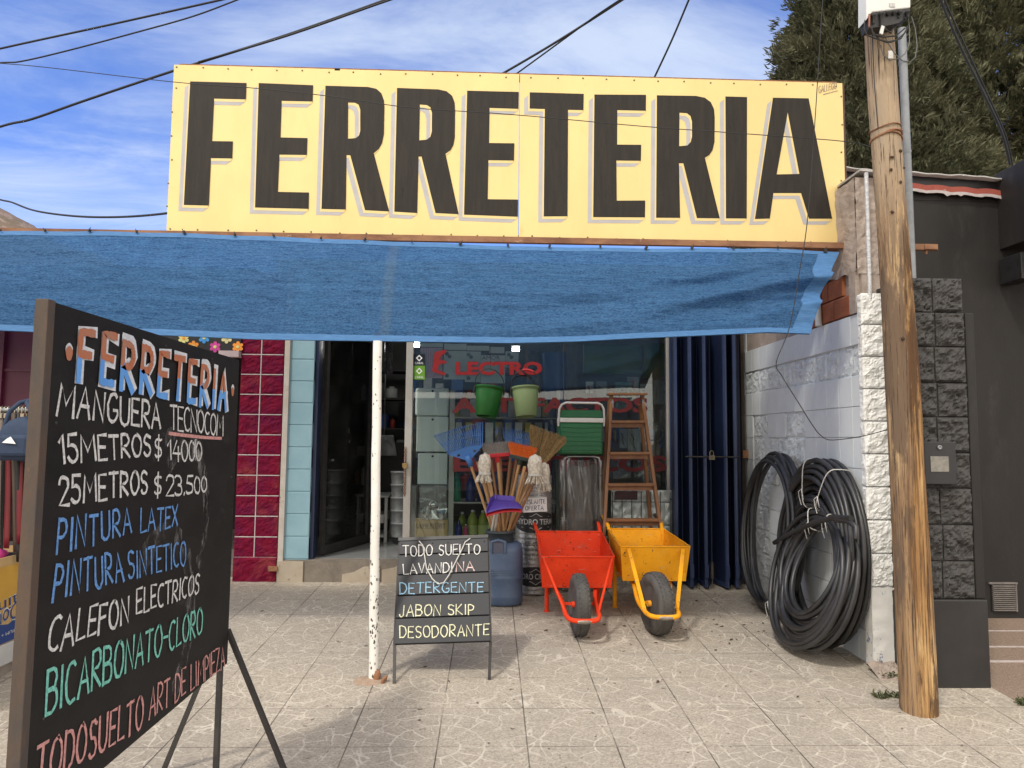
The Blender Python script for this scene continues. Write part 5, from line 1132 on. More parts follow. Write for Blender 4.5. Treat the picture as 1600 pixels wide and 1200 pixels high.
def rake(root, p, d, w, L, tilt, mat=RAKEB, n=23):
    x = V((math.cos(tilt), 0, math.sin(tilt))); x = (x - d * x.dot(d)).normalized(); y = d.cross(x)
    if y.y > 0: y = -y
    b = MB(); b.tube([p - d * .03, p + d * .06], [.02, .022], 10)
    out = [p + x * s * .02 + d * .03 for s in (-1, 1)]
    fan = [p + x * -.02 + d * .02] + [p + x * (w * .42 * t) + d * (L * .36 + .02 * (1 - t * t)) for t in [-1 + i / 4 for i in range(9)]] + [p + x * .02 + d * .02]
    hs = [[p + x * (s + .013 * math.cos(a)) + d * (L * .26 + .010 * math.sin(a)) for a in [2*math.pi*i/10 for i in range(10)]] for s in (-.07 * w / .36, .07 * w / .36)]
    b.poly(fan, hs); o = len(b.v); b.build('rake_head', mat, root, solid=.006)
    b = MB()
    for i in range(n):
        t = -1 + 2 * i / (n - 1); a = p + x * (w * .40 * t) + d * (L * .35 + .02 * (1 - t * t)); e = p + x * (w * .58 * t) + d * (L * (.97 + .03 * (1 - t * t))); m_ = a.lerp(e, .7)
        b.tube([a, m_, e, e - y * -.025 + d * -.004], [.0045, .0042, .0038, .003], 5)
    b.tube([p + x * (w * .5 * t) + d * (L * (.66 + .02 * (1 - t * t))) for t in [-1 + i / 5 for i in range(11)]], .0035, 5); b.build('tines', mat, root)
def mop(root, p, d, seed, L=.19, wd=.05):
    rnd = random.Random(seed); b = MB(); top = p + d * .12
    for k in range(46):
        a = rnd.uniform(0, 2 * math.pi); r0 = wd * rnd.uniform(.35, .95); x = V((math.cos(a), math.sin(a) * .8, 0)); dr = rnd.uniform(.7, 1.1)
        pts = [top + V((0, 0, rnd.uniform(-.005, .012))), top + x * r0 * .75 + V((0, 0, -.01)), top + x * r0 + V((0, 0, -.07)), top + x * r0 * .85 + V((0, 0, -.125)), top + x * (r0 * .8) + V((rnd.uniform(-.006, .006), 0, -.15)), top + x * r0 * 1.35 + V((rnd.uniform(-.012, .012), 0, -.15 - .06 * dr))]
        b.tube(pts, .0065, 6)
    b.lathe([(wd * .8, -.14), (wd * .95, -.06), (wd * .7, 0), (0, .004)], top, (0, 0, 1), 12); b.build('mop_yarn', MOPC, root)
    b = MB(); b.lathe([(wd * .93, -.15), (wd * .95, -.135)], top, (0, 0, 1), 14); b.build('mop_ring', STRING, root)
rk, p, d = stick('leaf_rake', 'blue plastic leaf rake leaning left out of the blue drum', 'rake', (734, 722), (770, 828), 5.50, DY, group='tools in the drum'); rake(rk, p, d, .34, .29, -.34 + .0)
rk, p, d = stick('leaf_rake', 'second blue leaf rake, behind the orange broom', 'rake', (800, 715), (782, 829), 5.85, DY + .03, WOOD2); rake(rk, p, d, .30, .24, -.14)
br, p, d = stick('broom', 'broom with grey bristles and red base in the blue drum', 'broom', (777, 712), (787, 828), 5.52, DY - .02); brush(br, p, d, .20, .085, .05, GREYBR, REDP, .02, tilt=.05)
br, p, d = stick('broom', 'broom with pale grey bristles half hidden behind the left mop', 'broom', (743, 711), (776, 828), 5.6, DY + .02); brush(br, p, d, .09, .07, .05, GREYBR, NAVYL, .012, tilt=.1)
br, p, d = stick('broom', 'broom with bright orange bristles and dark base in the blue drum', 'broom', (813, 716), (789, 829), 5.48, DY); brush(br, p, d, .165, .085, .06, ORNG, pm('dark_broom_base', (.035, .05, .045), None, 9, .5), .035, tilt=-.46)
br, p, d = stick('straw_broom', 'natural straw broom fanned out at the right of the drum', 'broom', (836, 735), (794, 829), 5.62, DY + .04, WOOD)
b = MB(); rnd = random.Random(9); x = V((.75, 0, -.62)); dd = V((.33, -.05, .94)).normalized(); x = (x - dd * x.dot(dd)).normalized()
for k in range(420):
    t = rnd.uniform(-1, 1); s = rnd.uniform(-1, 1); a = p + x * t * .022 + V((0, s * .018, 0)); e = p + dd * (.33 * rnd.uniform(.86, 1.02)) + x * (t * .155 + rnd.uniform(-.008, .008)) + V((0, s * .03, 0)); b.bar(a, e, .0032, .0032)
b.build('straw', STRAW, br)
b = MB(); 
for q in (.05, .085): b.tube([p + dd * q + x * (.043 + q * .25) * math.cos(a) + V((0, .026 * math.sin(a), 0)) for a in [2*math.pi*i/16 for i in range(16)]], .003, 5, True)
b.build('binding_cord', REDP, br)
br, p, d = stick('mop', 'white cotton mop standing left of the grey broom in the drum', 'mop', (762, 733), (779, 828), 5.45, DY - .03); mop(br, p, d, 1, wd=.05)
br, p, d = stick('mop', 'white cotton mop in front of the straw broom', 'mop', (819, 733), (795, 828), 5.42, DY - .03); mop(br, p + V((.07, 0, -.02)), V((.12, 0, 1)).normalized(), 2, wd=.058)
br, p, d = stick('mop', 'white cotton mop farthest right, hanging behind the front mop', 'mop', (838, 745), (799, 829), 5.58, DY + .02, WOOD2); mop(br, p + V((.05, 0, -.02)), V((.1, 0, 1)).normalized(), 3, wd=.05)
br, p, d = stick('plunger', 'black rubber plunger cone rising between the grey broom and the rakes', 'plunger', (781, 692), (786, 829), 5.75, DY + .04, WOOD2)
b = MB(); b.lathe([(.065, 0), (.06, .01), (.035, .05), (.016, .10), (.012, .17), (0, .18)], p - V((0, 0, .02)), (0, 0, 1), 20); b.build('rubber_cone', BLK, br)
for i, (t, q, m) in enumerate((((756, 745), (777, 828), WOOD2), ((752, 720), (772, 829), WOOD), ((768, 722), (783, 828), WOOD2), ((797, 720), (786, 829), WOOD2), ((806, 722), (788, 829), WOOD2), ((822, 742), (797, 829), WOOD), ((761, 748), (780, 828), WOOD), ((829, 741), (796, 828), WOOD2))):
    o, p, d = stick('broom_stick', 'plain wooden stick among the brooms in the blue drum', 'stick', t, q, 5.74 + .02 * (i % 3), DY + .03, m, group='plain sticks in the drum')
for i, (lab, m, dy, px) in enumerate((('purple dustpan hung on the broom sticks above the drum', PURP, 0, 787), ('red dustpan tucked under the purple dustpan', REDP, 5.5, 790))):
    Yp = 5.45 + .012 * i; c = atY(px, 792 + dy, Yp)
    dp_ = thing('dustpan', lab, 'dustpan', c); b = MB()
    top = [atY(x, y + dy, Yp) for x, y in ((773, 781), (797, 780), (806, 783))]; low = [atY(x, y + dy, Yp - .02) for x, y in ((761, 801), (777, 799), (816, 796))]
    def pan(u, v):
        a = atY(771 + 33 * u, 780.5 + 2.5 * u + dy, Yp + .03); e = atY(760 + 57 * u, 802 - 7 * u + 3.5 * math.sin(u * math.pi) * -1 + dy, Yp - .10)
        q = a.lerp(e, v); q.z += .012 * math.sin(v * math.pi); q.y += -.0; return q
    b.grid(pan, 14, 8); b.build('pan', m, dp_, solid=.004)
    b = MB(); b.add([pan(0, 0), pan(0, .5), pan(0, 1), pan(0, 1) + V((0, 0, .03)), pan(0, .5) + V((.004, 0, .055)), pan(0, 0) + V((0, 0, .03))], [(0, 1, 2, 3, 4, 5)]); b.add([pan(u / 6, 0) + V((0, .004, 0)) for u in range(7)] + [pan(u / 6, 0) + V((0, .02, .035)) for u in range(7)], [(k, k+1, k+8, k+7) for k in range(6)]); b.build('pan_wall', m, dp_, solid=.004)
    b = MB(); q0, q1 = atY(772.5 + i * 4, 806, Yp + .03), atY(768 + i * 4.5, 830, DY - .02); dd = (q1 - q0).normalized(); b.tube([q0 - dd * .12, q1 + dd * .25], .009, 8); b.build('pan_handle', PLAW, dp_)
    b = MB(); q = atY(774, 779, Yp + .04 + .01 * i); b.tube([q - V((0, 0, .02)), q + V((0, 0, .03))], [.014, .01], 8); b.build('handle_socket', m, dp_)

# ================================================================== INSULATION ROLL, COT, COOLER, LADDER
RY = 5.98; rc = atY(833, 915, RY); rc.z = gz(RY); rr = .152
roll = thing('insulation_roll', 'silver wrapped insulation roll with black printed bands behind the drum', 'roll', rc)
zt = zy(742, RY, 833) - rc.z
b = MB(); pr = [(rr * .7, 0)] + [(rr + .0028 * math.sin(i * 2.1) , .004 + i * (zt - .01) / 70) for i in range(71)] + [(rr * .93, zt), (rr * .4, zt)]; b.lathe(pr, rc, (0, 0, 1), 40); b.build('foil_wrap', FOIL, roll)
def cyl(px0, px1, y0, y1, off):
    a0 = (px0 - 833) / 28.5; a1 = (px1 - 833) / 28.5
    def f(u, v): s = max(-1.35, min(1.35, a0 + (a1 - a0) * u)); z = zy(y1 + (y0 - y1) * v, RY - rr, 833); return V((rc.x + (rr + off) * math.sin(s), RY - (rr + off) * math.cos(s), z))
    return f
BLKP = pm('black_print', (.018, .018, .018), None, 9, .45); FOILP = pm('foil_print', (.55, .55, .54), None, 20, .4, .5)
for (y0, y1, t) in ((799, 833, 'HYDRO TERM'), (886, 917, 'HYDRO CIRCUIT')):
    f = cyl(797, 869, y0, y1, .004); b = MB()
    b.grid(lambda u, v: f(u, .5 + (v - .5) * (.42 + .58 * math.sin(math.pi * min(max(u, .0), 1)) ** .6)), 24, 6); lab = b.build('black_band', BLKP, roll)
    f = cyl(803, 865, (y0 + y1) / 2 - 5, (y0 + y1) / 2 + 4, .0055); b = MB(); type_text(b, t, f, bold=.02); b.build('band_lettering', FOILP, lab)
    b = MB()
    for s in (0, 1):
        f = cyl(812, 858, y0 + 3 if not s else y1 - 10, y0 + 10 if not s else y1 - 3, .0055)
        P = [(0, .2), (.35, .3), (.5, .95), (.65, .3), (1, .2)] if not s else [(0, .8), (.35, .7), (.5, .05), (.65, .7), (1, .8)]
        b.tube([f(u, v) for u, v in P], .0028, 5)
    b.build('band_lines', FOILP, lab)
b = MB(); rnd = random.Random(4)
for (y, t) in ((757, 'aislante para'), (762, 'techo residencial'), (767, 'térmico e hidrófugo'), (774, 'espesor 10 mm'), (841, 'Film de poliéster'), (847, 'resistente'), (852, 'Espuma de polietileno'), (860, 'Espesor 10 mm'), (867, 'rollo 20 metros')):
    b = MB(); type_text(b, t, cyl(818, 818 + len(t) * 2.15, y - 2, y + 2.2, .003)); b.build('printed_line', BLKP, roll)
pp_ = [atY(x, y, RY - rr - .035) for x, y in ((817, 778), (854, 777), (855, 799), (818, 801))]
b = MB(); b.prism(pp_, (0, .001, 0)); sgn = tag(b.build('paper_sign', PAPER, loc=pp_[0]), 'white paper reading AISLANTE OFERTA on the silver insulation roll', 'paper sign')
b = MB(); n_ = (0, -1, 0); qf = lambda L: [atY(x, y, RY - rr - .037) for x, y in L]
stroke_text(b, 'AISLANTE', qf(((819, 781), (852, 780), (852, 786.5), (819, 788))), n_, .0045, 0, .03, .3, 5); stroke_text(b, 'OFERTA', qf(((821, 791), (849, 790), (849, 796.5), (821, 797.5))), n_, .0045, 0, .03, .3, 6); w = b.build('ink_lettering', pm('blue_ink', (.05, .05, .12), None, 9, .7), sgn)
# folded aluminium chairs wrapped in plastic
CY = 6.03
cot = thing('folded_chair', 'folded aluminium chair wrapped in clear plastic, carrying the green cooler', 'folded chair', atY(908, 915, CY))
zg = gz(CY) + .004
for Yo, x0, x1 in ((0, 881, 938), (.07, 888, 931)):
    b = MB(); A0, A1 = atY(x0, 760, CY + Yo), atY(x1, 760, CY + Yo); zt_ = zy(713, CY, 908)
    b.tube([V((A0.x, CY + Yo, zg)), V((A0.x, CY + Yo, zt_ - .05)), V((A0.x + .012, CY + Yo, zt_ - .012)), V((A0.x + .05, CY + Yo, zt_)), V((A1.x - .05, CY + Yo, zt_)), V((A1.x - .012, CY + Yo, zt_ - .012)), V((A1.x, CY + Yo, zt_ - .05)), V((A1.x, CY + Yo, zg))], .0125, 10); b.build('tube_frame', pm('bright_aluminium', (.52, .52, .51), None, 8, .3, .85) if Yo == 0 else bpy.data.materials['bright_aluminium'], cot)
b = MB(); b.grid(lambda u, v: V((atY(887 + 45 * u, 760, CY).x, CY + .02 + .012 * noise.noise(V((u * 4, v * 6, 1))), zg + .06 + (zt_ - zg - .15) * v + .04 * (2 * u - 1) ** 2 * v)), 14, 24); b.build('seat_fabric', pm('grey_chair_fabric', (.20, .185, .175), (.16, .15, .142), 9, .7, stretch=(1, 1, .6)), cot)
b = MB(); b.grid(lambda u, v: V((atY(874 + 70 * u, 760, CY).x, CY - .03 - .025 * math.sin(math.pi * u) + .03 * noise.fractal(V((u * 6 + v, v * 2.2, 7)), .8, 2, 3), zg + .01 + (zt_ - zg - .04) * v)), 40, 70); b.build('plastic_wrap', FILM, cot)
# cooler
KY = 6.0; k0, k1 = atY(875.5, 685, KY - .13).x, atY(942, 685, KY - .13).x; kz0, kz1, kz2, kz3 = [zy(v, KY - .13, 908) for v in (710, 660, 653, 640.5)]
cl_ = thing('cooler', 'green picnic cooler with white band and white handle on the wrapped chair', 'cooler', V(((k0 + k1) / 2, KY, kz0)))
b = MB(); b.box(k0, k1, KY - .13, KY + .13, kz0, kz1); b.build('cooler_body', CGREEN, cl_, bevel=.018)
b = MB()
for i, v in enumerate((668, 675, 682, 689, 696, 703)):
    z = zy(v, KY - .13, 908); cxm = (k0 + k1) / 2
    b.tube([V((k0 + .012 + (k1 - k0 - .024) * t, KY - .131, z + (.006 if i < 2 else 0) * -math.cos(math.pi * (2 * t - 1)) * (1 if i else .6))) for t in [j / 12 for j in range(13)]], .0042, 6)
b.build('moulded_ribs', CGREEN, cl_)
b = MB(); b.box(k0 - .004, k1 + .004, KY - .134, KY + .134, kz1, kz2); b.build('white_band', PLAW, cl_, bevel=.004)
b = MB(); b.box(k0 + .002, k1 - .002, KY - .128, KY + .128, kz2, kz3); b.build('cooler_lid', CGREEN, cl_, bevel=.012)
b = MB(); hz_ = zy(629.5, KY - .14, 908); b.tube([V((k0 - .012, KY - .10, kz1 - .03)), V((k0 - .014, KY - .11, kz1 + .02)), V((k0 - .008, KY - .13, hz_ - .05)), V((k0 + .012, KY - .14, hz_ - .015)), V((k0 + .045, KY - .14, hz_)), V((k1 - .045, KY - .14, hz_)), V((k1 - .012, KY - .14, hz_ - .015)), V((k1 + .008, KY - .13, hz_ - .05)), V((k1 + .014, KY - .11, kz1 + .02)), V((k1 + .012, KY - .10, kz1 - .03))], .0095, 8); b.build('carry_handle', PLAW, cl_)
# wooden step ladder
lad = thing('step_ladder', 'varnished wooden step ladder behind the yellow wheelbarrow', 'ladder', atY(988, 905, 5.85))
def rail(a, Ya, c, Yc, name):
    p, q = atY(a[0], a[1], Ya), atY(c[0], c[1], Yc); e = q + (q - p) * ((q.z - gz(Yc)) / (p.z - q.z)) * 1.0
    e = q + (q - p) * max(0, (q.z - gz(Yc) - .002) / (p.z - q.z)); b = MB(); b.bar(p, e, .026, .05, (1, 0, 0)); b.build(name, LADW, lad, bevel=.003); return p, e
l0, l1 = rail((955, 618), 6.05, (944.5, 815), 5.85, 'front_rail'); r0, r1 = rail((1003, 618), 6.05, (1030.5, 815), 5.85, 'front_rail')
rail((953, 624), 6.09, (941, 770), 6.24, 'back_rail'); rail((1000, 632), 6.09, (1017, 822), 6.26, 'back_rail')
for v in (659, 708, 757, 812):
    t = (618 - v) / (618 - 815); Yt = 6.05 - .2 * t; a = atY(955 - 10.5 * t, v, Yt); c = atY(1003 + 27.5 * t, v, Yt)
    b = MB(); b.obox((a + c) / 2 + V((0, -.005, 0)), (c - a) / 2 - V((.008, 0, 0)), (0, .042, 0), (0, 0, .0105)); b.build('tread', LADW, lad, bevel=.002)
    b = MB(); b.obox((a + c) / 2 + V((0, .012, -.03)), (c - a) / 2 - V((.014, 0, 0)), (0, .008, 0), (0, 0, .019)); b.build('tread_support', LADW, lad)
b = MB(); a, c = atY(949, 616, 6.03), atY(1010, 616, 6.03); b.obox((a + c) / 2, (c - a) / 2, (0, .05, 0), (0, 0, .009)); b.build('top_step', LADW, lad, bevel=.003)
for px in (957, 1005): b = MB(); q = atY(px, 628, 6.015); b.box(q.x - .009, q.x + .009, q.y - .003, q.y + .002, q.z - .05, q.z + .02); b.build('hinge_strap', GALV, lad)

# ================================================================== HANGING BUCKETS
BKY = 6.12
def bucket(label, px, pyr, pyb, hw, hb, tilt, m, hm, pyh):
    c = atY(px, pyr, BKY); bt = atY(px, pyb, BKY); h = c.z - bt.z; R = hw * BKY / FPX; r2 = hb * BKY / FPX
    bk = thing('bucket', label, 'bucket', c, 'buckets hung by the window'); ax = V((math.sin(tilt), -.12, -math.cos(tilt))).normalized()
    b = MB(); b.lathe([(R * 1.06, -.004), (R * 1.07, .012), (R * 1.0, .014), (R * .98, .04), (r2, h), (r2 * .95, h + .004), (r2 * .9, h - .006), (R * .93, .03), (R * .96, -.003), (R * 1.06, -.004)], c, ax, 36); b.build('bucket_body', m, bk)
    x = ax.cross(V((0, 1, 0))).normalized(); hh = atY(px, pyh, BKY).z - c.z
    b = MB(); P = []
    for i in range(17): a = math.pi * i / 16; P.append(c + x * R * 1.08 * math.cos(a) + V((0, -.02, 0)) + V((0, 0, 1)) * (hh * math.sin(a) ** .8) - ax * .01 * 0)
    b.tube(P, .0045, 7); b.tube([P[0], P[0] + ax * .05], .009, 6); b.tube([P[-1], P[-1] + ax * .05], .009, 6); b.build('wire_handle', hm, bk)
    if 'pale' in label: b = MB(); b.tube(P[5:10], .010, 8); b.build('handle_grip', REDP, bk)
    hk = P[8]; b = MB(); b.tube([hk + V((0, 0, -.004)), hk + V((.006, 0, .03)), V((hk.x, hk.y + .05, 2.5))], .0022, 5); b.build('hanging_wire', CABLE, bk)
bucket('dark green plastic bucket hanging in front of the shop window', 765, 606, 651, 21.5, 16.5, -.10, DGREEN, BLK, 577)
bucket('pale green plastic bucket hanging in front of the shop window', 820.5, 606, 651, 20.8, 16.5, .05, LGREEN, BLK, 578)

# ================================================================== HOSE COILS
def coil(label, ctr, lean, loops, r, seed, ties, tails=()):
    """loops: list of (ry, rz, dx, dy, dz, tilt); plane spanned by Y and the leaning vertical"""
    rnd = random.Random(seed); c = V(ctr); up = V((math.sin(lean), 0, math.cos(lean))); fw = V((0, 1, 0)); nr = V((-math.cos(lean), 0, math.sin(lean)))
    cr = thing('hose_coil', label, 'hose coil', V((c.x, c.y, gz(c.y))), 'black hose coils')
    b = MB(); pts = []; N = 40
    for i, (ry, rz, dx, dy, dz, tl) in enumerate(loops):
        nx = loops[min(i + 1, len(loops) - 1)]
        for k in range(N):
            t = k / N; a = 2 * math.pi * t + math.pi / 2; L = [p + (q - p) * t for p, q in zip((ry, rz, dx, dy, dz, tl), nx)]
            p = c + fw * (L[0] * math.cos(a) + L[3]) + up * (L[1] * math.sin(a) + L[4]) + nr * (L[2] + L[5] * math.sin(a) + .006 * math.sin(3 * a + i))
            mz = gz(p.y) + r + .001
            if p.z < mz: p.z = mz + (mz - p.z) * .03
            if p.x > 2.3 - r: p.x = 2.3 - r
            pts.append(p)
    b.tube(pts, r, 8); b.build('hose_loops', HOSE, cr)
    for T in tails: b = MB(); b.tube(T, r, 8); b.build('hose_end', HOSE, cr)
    for T in ties:
        b = MB(); q = [pts[i * N + int((((T / (2 * math.pi)) - .25) % 1) * N)] for i in range(len(loops))]
        rad_ = fw * math.cos(T) + up * math.sin(T); m0 = sum(q, V((0, 0, 0))) / len(q)
        ra = [(p - m0).dot(rad_) for p in q]; na = [(p - m0).dot(nr) for p in q]; a0, a1, b0, b1 = min(ra) - r * 1.3, max(ra) + r * 1.3, min(na) - r * 1.3, max(na) + r * 1.3
        ring_ = [m0 + rad_ * ((a0 + a1) / 2 + (a1 - a0) / 2 * math.copysign(abs(math.cos(t)) ** .5, math.cos(t))) + nr * ((b0 + b1) / 2 + (b1 - b0) / 2 * math.copysign(abs(math.sin(t)) ** .5, math.sin(t))) for t in [2 * math.pi * k / 24 for k in range(24)]]
        b.tube(ring_, .0038, 5, True); k0 = m0 + nr * (b1 + .004) + rad_ * a0 * .3
        for s_ in (-1, 1): b.tube([k0, k0 + V((-.01, s_ * .025, -.02)), k0 + V((-.004, s_ * .03, -.06)), k0 + V((.004, s_ * .018, -.09 - .02 * s_))], .003, 5)
        b.build('string_tie', STRING, cr)
    return cr
rnd = random.Random(21)
def zc(py, Y): return zy(py, Y, 1280)
# back coil against the corner
L = [(.475 - .012 * (i % 7) + rnd.uniform(-.012, .012), .592 - .013 * (i % 6) + rnd.uniform(-.012, .012), .012 + .019 * (i // 2) + rnd.uniform(-.004, .004), rnd.uniform(-.02, .02), rnd.uniform(-.01, .012), 0) for i in range(11)]
coil('black hose coil in the corner, leaning against the grey wall behind the big coil', (2.20, 5.38, .230 + .60), .08, L, .0155, 1, (-2.0,))
# big coil by the wall end
L = [(.525 - .022 * (i % 9) + rnd.uniform(-.01, .01), .60 - .026 * (i % 9) + rnd.uniform(-.01, .01), .0 + .0125 * (i // 2) + rnd.uniform(-.004, .004), -.02 + rnd.uniform(-.02, .02) + .008 * (i % 9), -.013 * (i % 9) + rnd.uniform(-.008, .008), 0) for i in range(22)]
def tie(p, Y): return [atY(x, y, Y) for x, y in p]
coil('largest black hose coil, tied with string against the end of the grey wall', (2.245, 4.69, .195 + .605), .05, L, .0165, 2, (1.55, 2.15))
# front coil, tied tight at the top and spread below
L = []
for i in range(19):
    R2 = .42 - .0125 * (i % 12) + rnd.uniform(-.012, .012); big = i in (4, 9, 13); L.append((R2 * .98 + (.09 if big else 0), R2 + (.015 if big else 0), .03 + .012 * (i // 3) + rnd.uniform(-.004, .004) + (.04 if big else 0), .10 * (R2 - .3) + (.10 if big else 0), -(R2 - .42) * .72 - .0, -.05))
def at2(p, X): return [atX(x, y, X) for x, y in p]
coil('smaller black hose coil in front, tied at its top and spread on the paving', (2.12, 4.47, .19 + .435), .20, L, .0165, 3, (1.75, 1.15),
     (at2(((1330, 810), (1305, 808), (1285, 813), (1262, 821), (1240, 831), (1210, 848)), 2.06), at2(((1305, 812), (1325, 814), (1338, 824), (1338, 841)), 2.06)))

# ================================================================== SHOP WINDOW DISPLAY
WYD = 6.52
def slab(mb, px0, px1, py0, py1, Y, th=.02, mi=0): a, c = atY(px0, py0, Y), atY(px1, py1, Y); return mb.box(a.x, c.x, Y, Y + th, c.z, a.z, mi)
def item(name, label, cat, px0, px1, py0, py1, Y, th, mat, group=None, bevel=.006):
    b = MB(); slab(b, px0, px1, py0, py1, Y, th); o = b.build(name, mat, loc=atY((px0 + px1) / 2, py1, Y), bevel=bevel); return tag(o, label, cat, group)
su = thing('display_shelf', 'aluminium display shelving inside the shop window', 'shelf', atY(780, 840, WYD))
for px in (705.5, 872): b = MB(); slab(b, px - 2, px + 2, 610, 848, WYD - .03, .03); b.build('shelf_post', ALU, su)
for py in (653, 786, 845): b = MB(); slab(b, 707.6, 869.9, py - 1.6, py + 1.6, WYD - .02, .4); b.build('shelf_board', ALU, su)
for i, (y0, y1, lab) in enumerate(((606, 650, 'white enamel heater panel, uppermost in the left of the window'), (650.5, 706, 'middle white enamel heater panel in the left of the window'), (708, 757, 'lowest white enamel heater panel above the plastic wrapped fan'))):
    o = item('heater_panel', lab, 'heater panel', 649 + i * 2, 701 - i * 1.2, y0, y1, WYD, .10, ENAM, 'white heater panels', .02 if i == 0 else .008)
    b = MB(); c = atY(676, y0 + 5, WYD - .001); b.lathe([(.0105, 0), (.0105, .003)], c, (0, -1, 0), 14); h = b.build('screw_hole', BLK, o)
fan = thing('steel_fan', 'polished steel fan wrapped in plastic under the white heater panels', 'fan', atY(676, 812, WYD))
b = MB(); slab(b, 657, 697, 758, 811, WYD + .03, .06); b.build('fan_plate', pm('brushed_steel', (.25, .25, .245), (.16, .16, .155), 5, .35, .6), fan)
c = atY(677, 789, WYD); b = MB(); b.ell(c, .05, .04, .05, 16); b.build('fan_hub', pm('polished_steel', (.7, .7, .69), None, 5, .12, 1), fan)
for a in (-2.5, -1.57, -.6): b = MB(); d = V((math.cos(a), 0, math.sin(a))); e = V((-d.z, 0, d.x)); b.add([c + d * .035 + e * .02, c + d * .035 - e * .02, c + d * .125 - e * .05 + V((0, -.03, 0)), c + d * .135 + V((0, -.01, 0)), c + d * .125 + e * .05], [(0, 1, 2, 3, 4)]); b.build('fan_blade', bpy.data.materials['polished_steel'], fan, solid=.002)
b = MB(); b.grid(lambda u, v: atY(655 + 44 * u, 812 - 54 * v, WYD - .07 + .02 * noise.noise(V((u * 6, v * 7, 3)))), 14, 16); b.build('plastic_wrap', FILM, fan)
o = item('carton', 'brown carton marked CALEFON ELECTRICO at the bottom of the window', 'carton', 648, 699.5, 812, 842, WYD - .06, .14, CARD)
b = MB(); stroke_text(b, 'CALEFON ELECTRICO', [atY(x, y, WYD - .0605) for x, y in ((651, 818.5), (695, 818), (695, 824), (651, 824.5))], (0, -1, 0), .0042, .001, .02, .2, 8); slab(b, 651, 695, 825.6, 826.3, WYD - .0615, .0005); b.build('carton_lettering', BLKP, o)
# pinned leaflets and calendars
for i, (x0, x1, y0, y1, m, lab) in enumerate(((656, 692, 536, 542.5, PAPERG, 'thin grey paper strip above the pink calendar'), (657, 691, 543, 591, PINKP, 'pink squared calendar behind the red initial'), (693.5, 726.5, 548, 593, PAPERG, 'grey patterned leaflet left of the AMOR leaflet'), (694, 729, 537, 547, PAPERG, 'grey paper header above the left leaflets'), (727, 751, 549, 597, PAPERG, 'grey leaflet beside the AMOR leaflet, half behind the green bucket'), (752, 789, 555, 599, PAPER, 'white leaflet printed AMOR in the shop window'), (729.5, 764, 540, 548, PAPERG, 'small grey paper above the AMOR leaflet'), (765, 788, 542, 552, PAPERG, 'right small grey paper above the AMOR leaflet'), (790, 810, 549, 575, PAPERG, 'grey leaflet right of the AMOR leaflet below the lamp'))):
    o = item('leaflet', lab, 'leaflet', x0, x1, y0, y1, GY + .03 + .002 * i, .0015, m, 'papers taped inside the window', 0)
    if 'AMOR' in lab and i == 5: b = MB(); type_text(b, 'AMOR', quadfn(*[atY(x, y, GY + .038) for x, y in ((753, 556), (781, 556), (781, 562), (753, 562))])); b.build('leaflet_print', BLKP, o)
    elif m is PAPERG and y1 - y0 > 20:
        b = MB(); Yq = GY + .0285 + .002 * i
        for cxp, cyp in ((x0 + 5, y0 + 5), (x0 + 5, y1 - 6), (x0 + 9, y0 + 9)):
            c = atY(cxp, cyp, Yq); b.lathe([(.018, 0), (.018, .0005), (.011, .0006), (.011, .0002)], c, (0, -1, 0), 10)
        b.build('leaflet_print', pm('grey_print', (.2, .21, .21), None, 9, .7) if 'grey_print' not in bpy.data.materials else bpy.data.materials['grey_print'], o)
    elif m is PINKP:
        b = MB(); Yq = GY + .0285 + .002 * i
        for k in range(9): slab(b, x0 + 3 + k * 3.6, x0 + 3.4 + k * 3.6, y0 + 2, y1 - 12, Yq, .0005)
        for k in range(10): slab(b, x0 + 2, x1 - 2, y0 + 2 + k * 3.6, y0 + 2.4 + k * 3.6, Yq - .0006, .0005)
        b.build('calendar_grid', PAPER, o)
rnd = random.Random(31); hx = [pm('shelf_box_' + n, c, None, 9, .45) for n, c in (('red', (.5, .04, .03)), ('white', (.75, .75, .73)), ('blue', (.05, .16, .5)), ('yellow', (.62, .48, .06)), ('pink', (.6, .25, .35)), ('grey', (.4, .42, .42)))]
px = 711
while px < 866:
    w = rnd.uniform(6, 15); h = rnd.uniform(14, 34); mt = rnd.choice(hx); nm = mt.name.split('_')[2]
    item('shelf_box', 'small %s box on the upper display shelf behind the buckets' % nm, 'box', px, px + w, 651.3 - h, 651.3, WYD + .05 + rnd.uniform(0, .1), .08, mt, 'small %s boxes on the display shelf' % nm, .002); px += w + rnd.uniform(1, 5)
for i in range(10):
    px = 712 + i * 15.5; item('hanging_pack', 'small packet hung below the upper display shelf', 'packet', px, px + rnd.uniform(8, 12), 660, 660 + rnd.uniform(22, 60), WYD + .12, .02, hx[(i * 2 + 1) % 6] if i % 3 else hx[1], 'packets hung in the window', .002)
for i in range(16):
    px = 917 + (i % 8) * 16.2 + rnd.uniform(-2, 2); py = (594, 655)[i // 8] + rnd.uniform(0, 22); item('hanging_pack', 'small packet on the wall of hanging tools behind the ladder', 'packet', px, px + rnd.uniform(7, 12), py, py + rnd.uniform(16, 34), WYD + .10, .015, rnd.choice(hx), 'packets among the hanging tools', .002)
